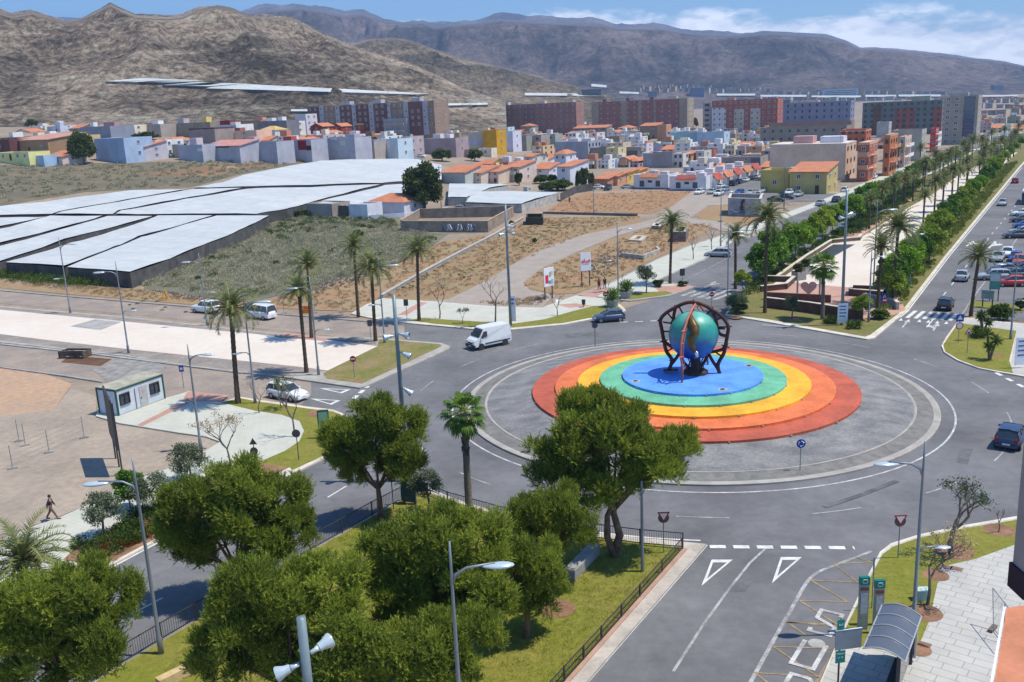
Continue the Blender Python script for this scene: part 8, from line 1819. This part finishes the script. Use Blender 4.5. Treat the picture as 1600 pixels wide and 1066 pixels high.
# two women, man, distant walker, driver side ------------------------------------------------ people
def person(label, px, hgt_m, face, joints, cols, z=.15, bag=None):
    """one skinned body; clothes are shells following the same joints"""
    P = G(*px, z); root = thing('person', label, 'person', P, face); s = hgt_m/1.78
    def skin(name, chains, m, infl=0.0):
        me = bpy.data.meshes.new(name); vs = []; es = []; rs = []; idx = {}
        for ch in chains:
            prev = None
            for k_ in ch:
                key, r = (k_ if isinstance(k_, tuple) else (k_, None))
                if key not in idx: idx[key] = len(vs); vs.append(tuple(c*s for c in joints[key][0])); rs.append((joints[key][1] if r is None else r)*s+infl)
                if prev is not None: es.append((prev, idx[key]))
                prev = idx[key]
        me.from_pydata(vs, es, []); o = bpy.data.objects.new(name, me); C.objects.link(o); o.modifiers.new('skin', 'SKIN'); o.modifiers.new('sub', 'SUBSURF').levels = 1; o.modifiers['sub'].render_levels = 1
        for i, r in enumerate(rs): me.skin_vertices[0].data[i].radius = (r, r*.86 if r > .08 else r)
        me.skin_vertices[0].data[0].use_root = True
        bpy.context.view_layer.update(); dg = bpy.context.evaluated_depsgraph_get(); m2 = bpy.data.meshes.new_from_object(o.evaluated_get(dg)); bpy.data.objects.remove(o); m2.materials.clear(); m2.materials.append(m)
        m2.polygons.foreach_set('use_smooth', [True]*len(m2.polygons)); return obj(name, m2, root)
    skm = mat('skin_tone', (.38, .21, .14), .6, .05, 4, world=False)
    arms = [['chest', 'sh'+a, 'el'+a, 'wr'+a, 'pa'+a] for a in 'LR']; legs = [['pelvis', 'hip'+a, 'kn'+a, 'an'+a, 'to'+a] for a in 'LR']
    skin('body', [['pelvis', 'waist', 'chest', 'neck', 'head', 'crown']]+arms+legs, skm)
    for a in 'LR':
        pa = Vector(joints['pa'+a][0])*s; wr = Vector(joints['wr'+a][0])*s; d = (pa-wr).normalized(); sd = d.cross(Vector((1, 0, 0))).normalized()
        b = MB()
        for i in range(4): q = pa+Vector((0, 0, 0))+Vector((0, 1, 0))*(i-1.5)*.019*s; l = (.075, .085, .08, .06)[i]*s; b.tube([q, q+d*l*.55, q+d*l+Vector((.02*s, 0, 0))], [.009*s, .008*s, .006*s], 6)
        q = wr.lerp(pa, .5); b.tube([q, q+d*.03*s+Vector((.035*s, 0, 0)), q+d*.065*s+Vector((.045*s, 0, 0))], [.011*s, .010*s, .007*s], 6); b.build('fingers', skm, root, smooth=True)
    sl_ = [['chest', 'sh'+a, 'el'+a]+(['wr'+a] if cols.get('long', True) else []) for a in 'LR']
    skin('top', [['pelvis', 'waist', 'chest', ('neck', .055)]]+sl_, cols['top'], .022)
    skin('trousers', [[('waist', .13), 'pelvis']]+[['pelvis', 'hip'+a, 'kn'+a, 'an'+a] for a in 'LR'], cols['legs'], .020)
    for a in 'LR': q = Vector(joints['to'+a][0])*s; w = Vector(joints['an'+a][0])*s; MB().tube([w+Vector((-.05*s, 0, -.05*s)), (w+q)/2+Vector((0, 0, -.02*s)), q+Vector((.05*s, 0, 0))], [.05*s, .05*s, .035*s], 8).build('shoe', cols.get('shoe', DARKM), root, smooth=True)
    h = Vector(joints['head'][0])*s; c_ = Vector(joints['crown'][0])*s; b = MB().sphere(h.lerp(c_, .6)+Vector((-.015*s, 0, .01*s)), .108*s, 14, 10, sc=(1.05, .9, 1.0)); 
    if cols.get('hair_long'): b.tube([h+Vector((-.08*s, 0, .05*s)), h+Vector((-.11*s, 0, -.1*s)), h+Vector((-.1*s, 0, -.24*s))], [.07*s, .075*s, .03*s], 8)
    b.build('hair', cols['hair'], root, smooth=True)
    MB().tube([h+Vector((.085*s, 0, .02*s)), h+Vector((.115*s, 0, -.01*s))], [.012*s, .016*s], 5).build('nose', skm, root)
    for a in (-1, 1): MB().sphere(tuple(h+Vector((.088*s, a*.035*s, .035*s))), .011*s, 6, 4).build('eye', DARKM, root)
    return root
def walk(st=.35, ar=.25):
    return {'pelvis': ((0, 0, .95), .135), 'waist': ((0, 0, 1.1), .125), 'chest': ((.02, 0, 1.36), .155), 'neck': ((.03, 0, 1.52), .055), 'head': ((.05, 0, 1.62), .088), 'crown': ((.045, 0, 1.71), .075),
     'shL': ((.02, .19, 1.43), .058), 'elL': ((ar*.35, .25, 1.16), .045), 'wrL': ((ar, .24, .93), .03), 'paL': ((ar*1.2, .235, .86), .035), 'shR': ((.02, -.19, 1.43), .058), 'elR': ((-ar*.5, -.25, 1.16), .045), 'wrR': ((-ar*.55, -.25, .92), .03), 'paR': ((-ar*.5, -.245, .85), .035),
     'hipL': ((0, .1, .88), .09), 'knL': ((-st*.35, .1, .50), .062), 'anL': ((-st, .1, .12), .042), 'toL': ((-st+.15, .11, .03), .035), 'hipR': ((0, -.1, .88), .09), 'knR': ((st*.55, -.1, .50), .062), 'anR': ((st, -.1, .09), .042), 'toR': ((st+.17, -.11, .04), .035)}
dkc = mat('dark_navy_cloth', (.03, .03, .045), .9, .1, 5, world=False); brc = mat('brown_cloth', (.16, .10, .08), .9, .1, 5, world=False); blc = mat('black_cloth', (.015, .015, .017), .9, .1, 5, world=False); rdc = mat('red_cloth', (.35, .03, .03), .9, .1, 5, world=False); hr = mat('dark_hair', (.025, .018, .014), .7, .1, 5, world=False)
person('man in a dark jacket and brown trousers striding along the pavement edge', (82, 811), 1.80, R_(8), walk(.38, .22), {'top': dkc, 'legs': brc, 'hair': hr})
person('woman in a red jacket and black leggings walking away on the pavement', (936, 453), 1.68, R_(60), walk(.2, .15), {'top': rdc, 'legs': blc, 'hair': hr, 'hair_long': True})
person('person in a dark top walking beside the woman in red', (945, 451), 1.70, R_(60), walk(.15, .15), {'top': dkc, 'legs': blc, 'hair': hr})
person('distant walker in dark clothes on the dirt track by the low greenhouse', (890, 317), 1.72, R_(100), walk(.2, .15), {'top': dkc, 'legs': blc, 'hair': hr}, z=.06)
# ---------------------------------------------------------------- bus stop, bottom right
def shelter():
    A = G(1345, 1066, .17); roof = mat('smoked_roof', (.10, .11, .13), .22, .05, 1, spec=.7); al = mat('aluminium', (.55, .55, .54), .35, .05, 2, metal=.5, world=False)
    # roof corners at 2.6 m, from the photograph
    c1, c2, c3, c4 = [G(*q, 2.55) for q in ((1348, 1018), (1380, 948), (1426, 962), (1402, 1031))]
    ax = ((c2-c1)+(c3-c4))/2; ax.z = 0; L = ax.length; ax.normalize(); pr = Vector((ax.y, -ax.x, 0)); Wd = 1.75; L = max(3.6, L)
    O = c1.copy(); O.z = .17; root = thing('bus_shelter', 'bus shelter with a curved smoked roof on the pavement at the bottom right', 'bus shelter', O, atan2(ax.y, ax.x))
    # local x along the shelter, local y = left; roof spans y from 0 to -Wd
    n = 10; prof = [(-Wd*i/n, 2.36+.42*sin(pi*(.12+.80*i/n))-.10*i/n) for i in range(n+1)]
    b = MB(); vs = [(x, y, z) for x in (0, L) for y, z in prof]+[(x, y, z-.03) for x in (0, L) for y, z in prof]; m_ = n+1
    b.add(vs, [(i, m_+i, m_+i+1, i+1) for i in range(n)]+[(2*m_+i, 2*m_+i+1, 3*m_+i+1, 3*m_+i) for i in range(n)]); b.build('roof', roof, root, smooth=True)
    for k_ in range(5): x = L*k_/4; MB().tube([(x, y, z+.02) for y, z in prof], .03, 6).build('roof_rib', al, root)
    for y, z in (prof[0], prof[-1]): MB().tube([(0, y, z), (L, y, z)], .035, 6).build('edge_rail', al, root)
    for x in (.35, L-.35): MB().b2(x-.06, x+.06, -Wd+.22, -Wd+.38, 0, 2.45).build('column', DARKM, root)
    MB().b2(.4, L-.4, -Wd+.29, -Wd+.31, .35, 2.1).build('back_pane', mat('smoked_glass', (.05, .055, .06), .1, .1, 1, spec=.8), root)
    MB().b2(.7, L-.9, -Wd+.5, -Wd+.9, .42, .47).build('bench', DARKM, root)
    MB().b2(L-.12, L-.02, -Wd+.1, -.45, .2, 2.2).build('advert_frame', al, root); MB().b2(L-.13, L-.01, -Wd+.2, -.55, .35, 2.05).build('advert_glass', GLASS, root)
shelter()
TEALM = mat('sign_teal_green', (.01, .20, .17), .5, .05, 2, world=False); SW = mat('sign_text_white', (.7, .72, .72), .6, .03, 2, world=False)
def textobj(par, s, x, y, z, size, m, name='lettering', rz=0):
    cu = bpy.data.curves.new(name, 'FONT'); cu.body = s; cu.size = size; cu.align_x = 'CENTER'; cu.extrude = .004; o = bpy.data.objects.new(name, cu); C.objects.link(o)
    bpy.context.view_layer.update(); me = bpy.data.meshes.new_from_object(o.evaluated_get(bpy.context.evaluated_depsgraph_get())); bpy.data.objects.remove(o); me.materials.clear(); me.materials.append(m)
    q = obj(name, me, par, (x, y, z)); q.rotation_euler = (pi/2, 0, rz); return q
def totem(label, base, top):
    P = G(*base, .167); H = hgt(P, top); t = thing('bus_totem', label, 'information pillar', P, R_(-2), 'bus information pillars'); MB().b2(-.24, .24, -.08, .08, 0, H).build('pillar', mat('totem_grey', (.30, .31, .28), .5, .06, 2), t)
    MB().b2(-.25, .25, -.1, .1, H-.42, H).build('green_head', TEALM, t); MB().b2(-.17, .17, -.11, -.1, H*.32, H-.85).build('timetable', mat('timetable_paper', (.46, .48, .52), .6, .1, 6), t); MB().b2(-.2, .2, -.11, -.1, H-.72, H-.55).build('route_strip', mat('route_red', (.25, .08, .06), .6, .1, 4), t)
    b = MB(); b.tube([(-.13, -.115, H-.21), (-.09, -.115, H-.12), (.09, -.115, H-.12), (.13, -.115, H-.21), (.09, -.115, H-.30), (-.09, -.115, H-.30), (-.13, -.115, H-.21)], .014, 5); b.build('bus_symbol', SW, t)
totem('left bus information pillar with green head and white bus symbol', (1347, 983), 901); totem('right bus information pillar, nearer the lamp, behind the shelter roof', (1371, 976), 906)
def busstop():
    P = G(1309, 1076, .16); H = hgt(P, 968); t = thing('bus_stop_sign', 'bus stop post with two green plates and a grey panel at the bottom right', 'bus stop sign', P, R_(8)); MB().tube([(0, 0, 0), (0, 0, H)], .045, 8).build('post', DARKM, t)
    z = H; MB().b2(-.17, .17, -.05, -.02, z-.48, z).build('green_plate', TEALM, t); MB().b2(-.24, 1.02, -.05, -.02, z-1.5, z-.52).build('grey_panel', mat('panel_back_grey', (.20, .235, .27), .5, .04, 2), t); MB().b2(-.2, .26, -.06, -.03, z-2.15, z-1.54).build('green_plate', TEALM, t)
    textobj(t, 'BUS', 0, -.056, z-.28, .13, SW); textobj(t, 'PARADA', .03, -.066, z-1.72, .10, SW); textobj(t, 'L1  L6', .03, -.066, z-1.9, .10, SW)
    MB().b2(-.24, 1.02, -.06, -.01, z-.53, z-.51).build('panel_edge', SW, t)
busstop()
P = G(1362, 950, .167); t_ = thing('pole_with_plate', 'thin post with a small dark plate at the kerb behind the pillars', 'sign post', P); MB().tube([(0, 0, 0), (0, 0, 2.6)], .03, 6).build('post', GRAY, t_); MB().b2(-.04, .04, -.02, .02, 2.2, 2.9).build('plate', GRAY, t_)
P = G(1440, 936, .167); t_ = thing('utility_box', 'small pale green utility box by the right street lamp', 'utility box', P); MB().b2(-.35, .35, -.2, .2, 0, .55).build('body', mat('pale_green_box', (.35, .5, .45), .6, .08, 2), t_); MB().b2(-.38, .38, -.23, .23, .55, .6).build('lid', mat('pale_green_lid', (.45, .58, .53), .6, .08, 2), t_)
def barrier():
    t = thing('fallen_site_fence', 'collapsed metal site fence lying against the building edge on the right pavement', 'barrier', G(1552, 985, .16), R_(20))
    for a, e in (((0, 0, .1), (.3, .5, 2.0)), ((0, 0, .1), (-1.0, -2.2, .15)), ((-1.0, -2.2, .15), (-.8, -1.9, 1.9)), ((.3, .5, 2.0), (-.8, -1.9, 1.9)), ((-.5, -1.1, .1), (-.2, -.7, 1.95))): MB().tube([a, e], .022, 6).build('tube', GRAY, t)
    b = MB(); [b.tube([(lerp(.05, -.95, i/16), lerp(.05, -2.1, i/16), .15), (lerp(.3, -.8, i/16), lerp(.5, -1.9, i/16), 1.95)], .005, 3) for i in range(1, 16)]; b.build('wire_mesh', GRAY, t)
    for x, y in ((0, .05), (-1.0, -2.2)): MB().box((x, y, .08), (.7, .22, .14), .4).build('foot_block', mat('block_rust', (.16, .13, .11), .9, .1, 2), t)
barrier()
bin_ = thing('litter_bin', 'black litter bin on the pale pavement near the zebra crossing', 'litter bin', G(912, 480, .15)); MB().lathe([(.22, .35), (.27, 1.0), (.24, 1.0), (.2, .5)], 14).build('bucket', DARKM, bin_); MB().tube([(0, 0, 0), (0, 0, .4)], .05, 6).build('stand', DARKM, bin_)
# benches and stone edging inside the park
def arcwall(label, pts): return lowwall(label, pts, .5, .45, mat('park_sandstone', (.56, .42, .22), .85, .12, 1.2, fine=.15), 'bench_wall', None, base=.16)
arcwall('cream stone bench wall behind the fan palm foot', [(716, 820), (760, 828), (782, 837)]); arcwall('cream stone bench wall between the left pines', [(524, 904), (548, 886), (574, 872)]); arcwall('cream stone bench wall at the bottom left lawn', [(254, 1073), (308, 1046), (340, 1030)])
lowwall('pale stone bench wall under the tallest pine', [(893, 903), (926, 868)], .6, .7, KERBG, 'bench_wall', None, base=.16)
# near building corner on the right: wall strip, shadow painted as a dark block and terracotta parapet
def near_building():
    # parapet of the neighbouring terrace, about twelve metres from the camera and thirteen lower than it
    z0 = 15.0
    a, b_, c_, d_ = [G(*q, z0) for q in ((1552, 1075), (1573, 950), (1640, 950), (1640, 1075))]
    root = thing('apartment_building', 'corner of the terracotta and grey rendered building at the right edge', 'building', a, 0); O = a
    def rel(p): return (p.x-O.x, p.y-O.y)
    e = b_ + (b_-a)*.10; poly = [rel(a), rel(b_), rel(b_+Vector((3.5, .6, 0))), rel(a+Vector((3.5, -1.5, 0)))]
    MB().prism(poly, -15, -.12).build('wall', wallmat((.34, .24, .19)), root); MB().prism(poly, -.12, 0.0).build('terrace_floor', mat('terracotta_terrace', (.52, .21, .12), .8, .08, .8, fine=.12), root)
    q = MB(); pa, pb = Vector(rel(a)), Vector(rel(b_)); d = pb-pa; mid = (pa+pb)/2; q.box((mid.x-.05, mid.y, .01), (d.length, .05, .05), atan2(d.y, d.x)); q.build('white_edge', FRAMEW, root)
    p1 = Vector((b_.x, b_.y, z0)); v = ray(1589, 800); t = (b_.y*1.02+.62)/v.y; X = v.x*t
    ztop = CAMH+ray(1597, 560).z*t; zb = CAMH+ray(1584, 889).z*t
    MB().b2(X-O.x+.0, X-O.x+2.2, b_.y*1.02-O.y, b_.y*1.02-O.y+.6, zb-z0, ztop-z0+6).build('grey_wall', wallmat((.30, .26, .25)), root)
    MB().b2(X-O.x-.06, X-O.x+2.2, b_.y*1.02-O.y-.05, b_.y*1.02-O.y+.65, -.02, zb-z0).build('painted_shadow', wallmat((.035, .02, .03)), root)  # near-black colour puts the shadow below the grey wall into a block
near_building()
# ---------------------------------------------------------------- final pass: name the moving cars, clean up templates
for o in list(C.objects):
    if o.get('label') == 'x' or (o.type == 'EMPTY' and o.location.z < -40):
        for ch in list(o.children):
            for g_ in list(ch.children): bpy.data.objects.remove(g_)
            bpy.data.objects.remove(ch)
        bpy.data.objects.remove(o)
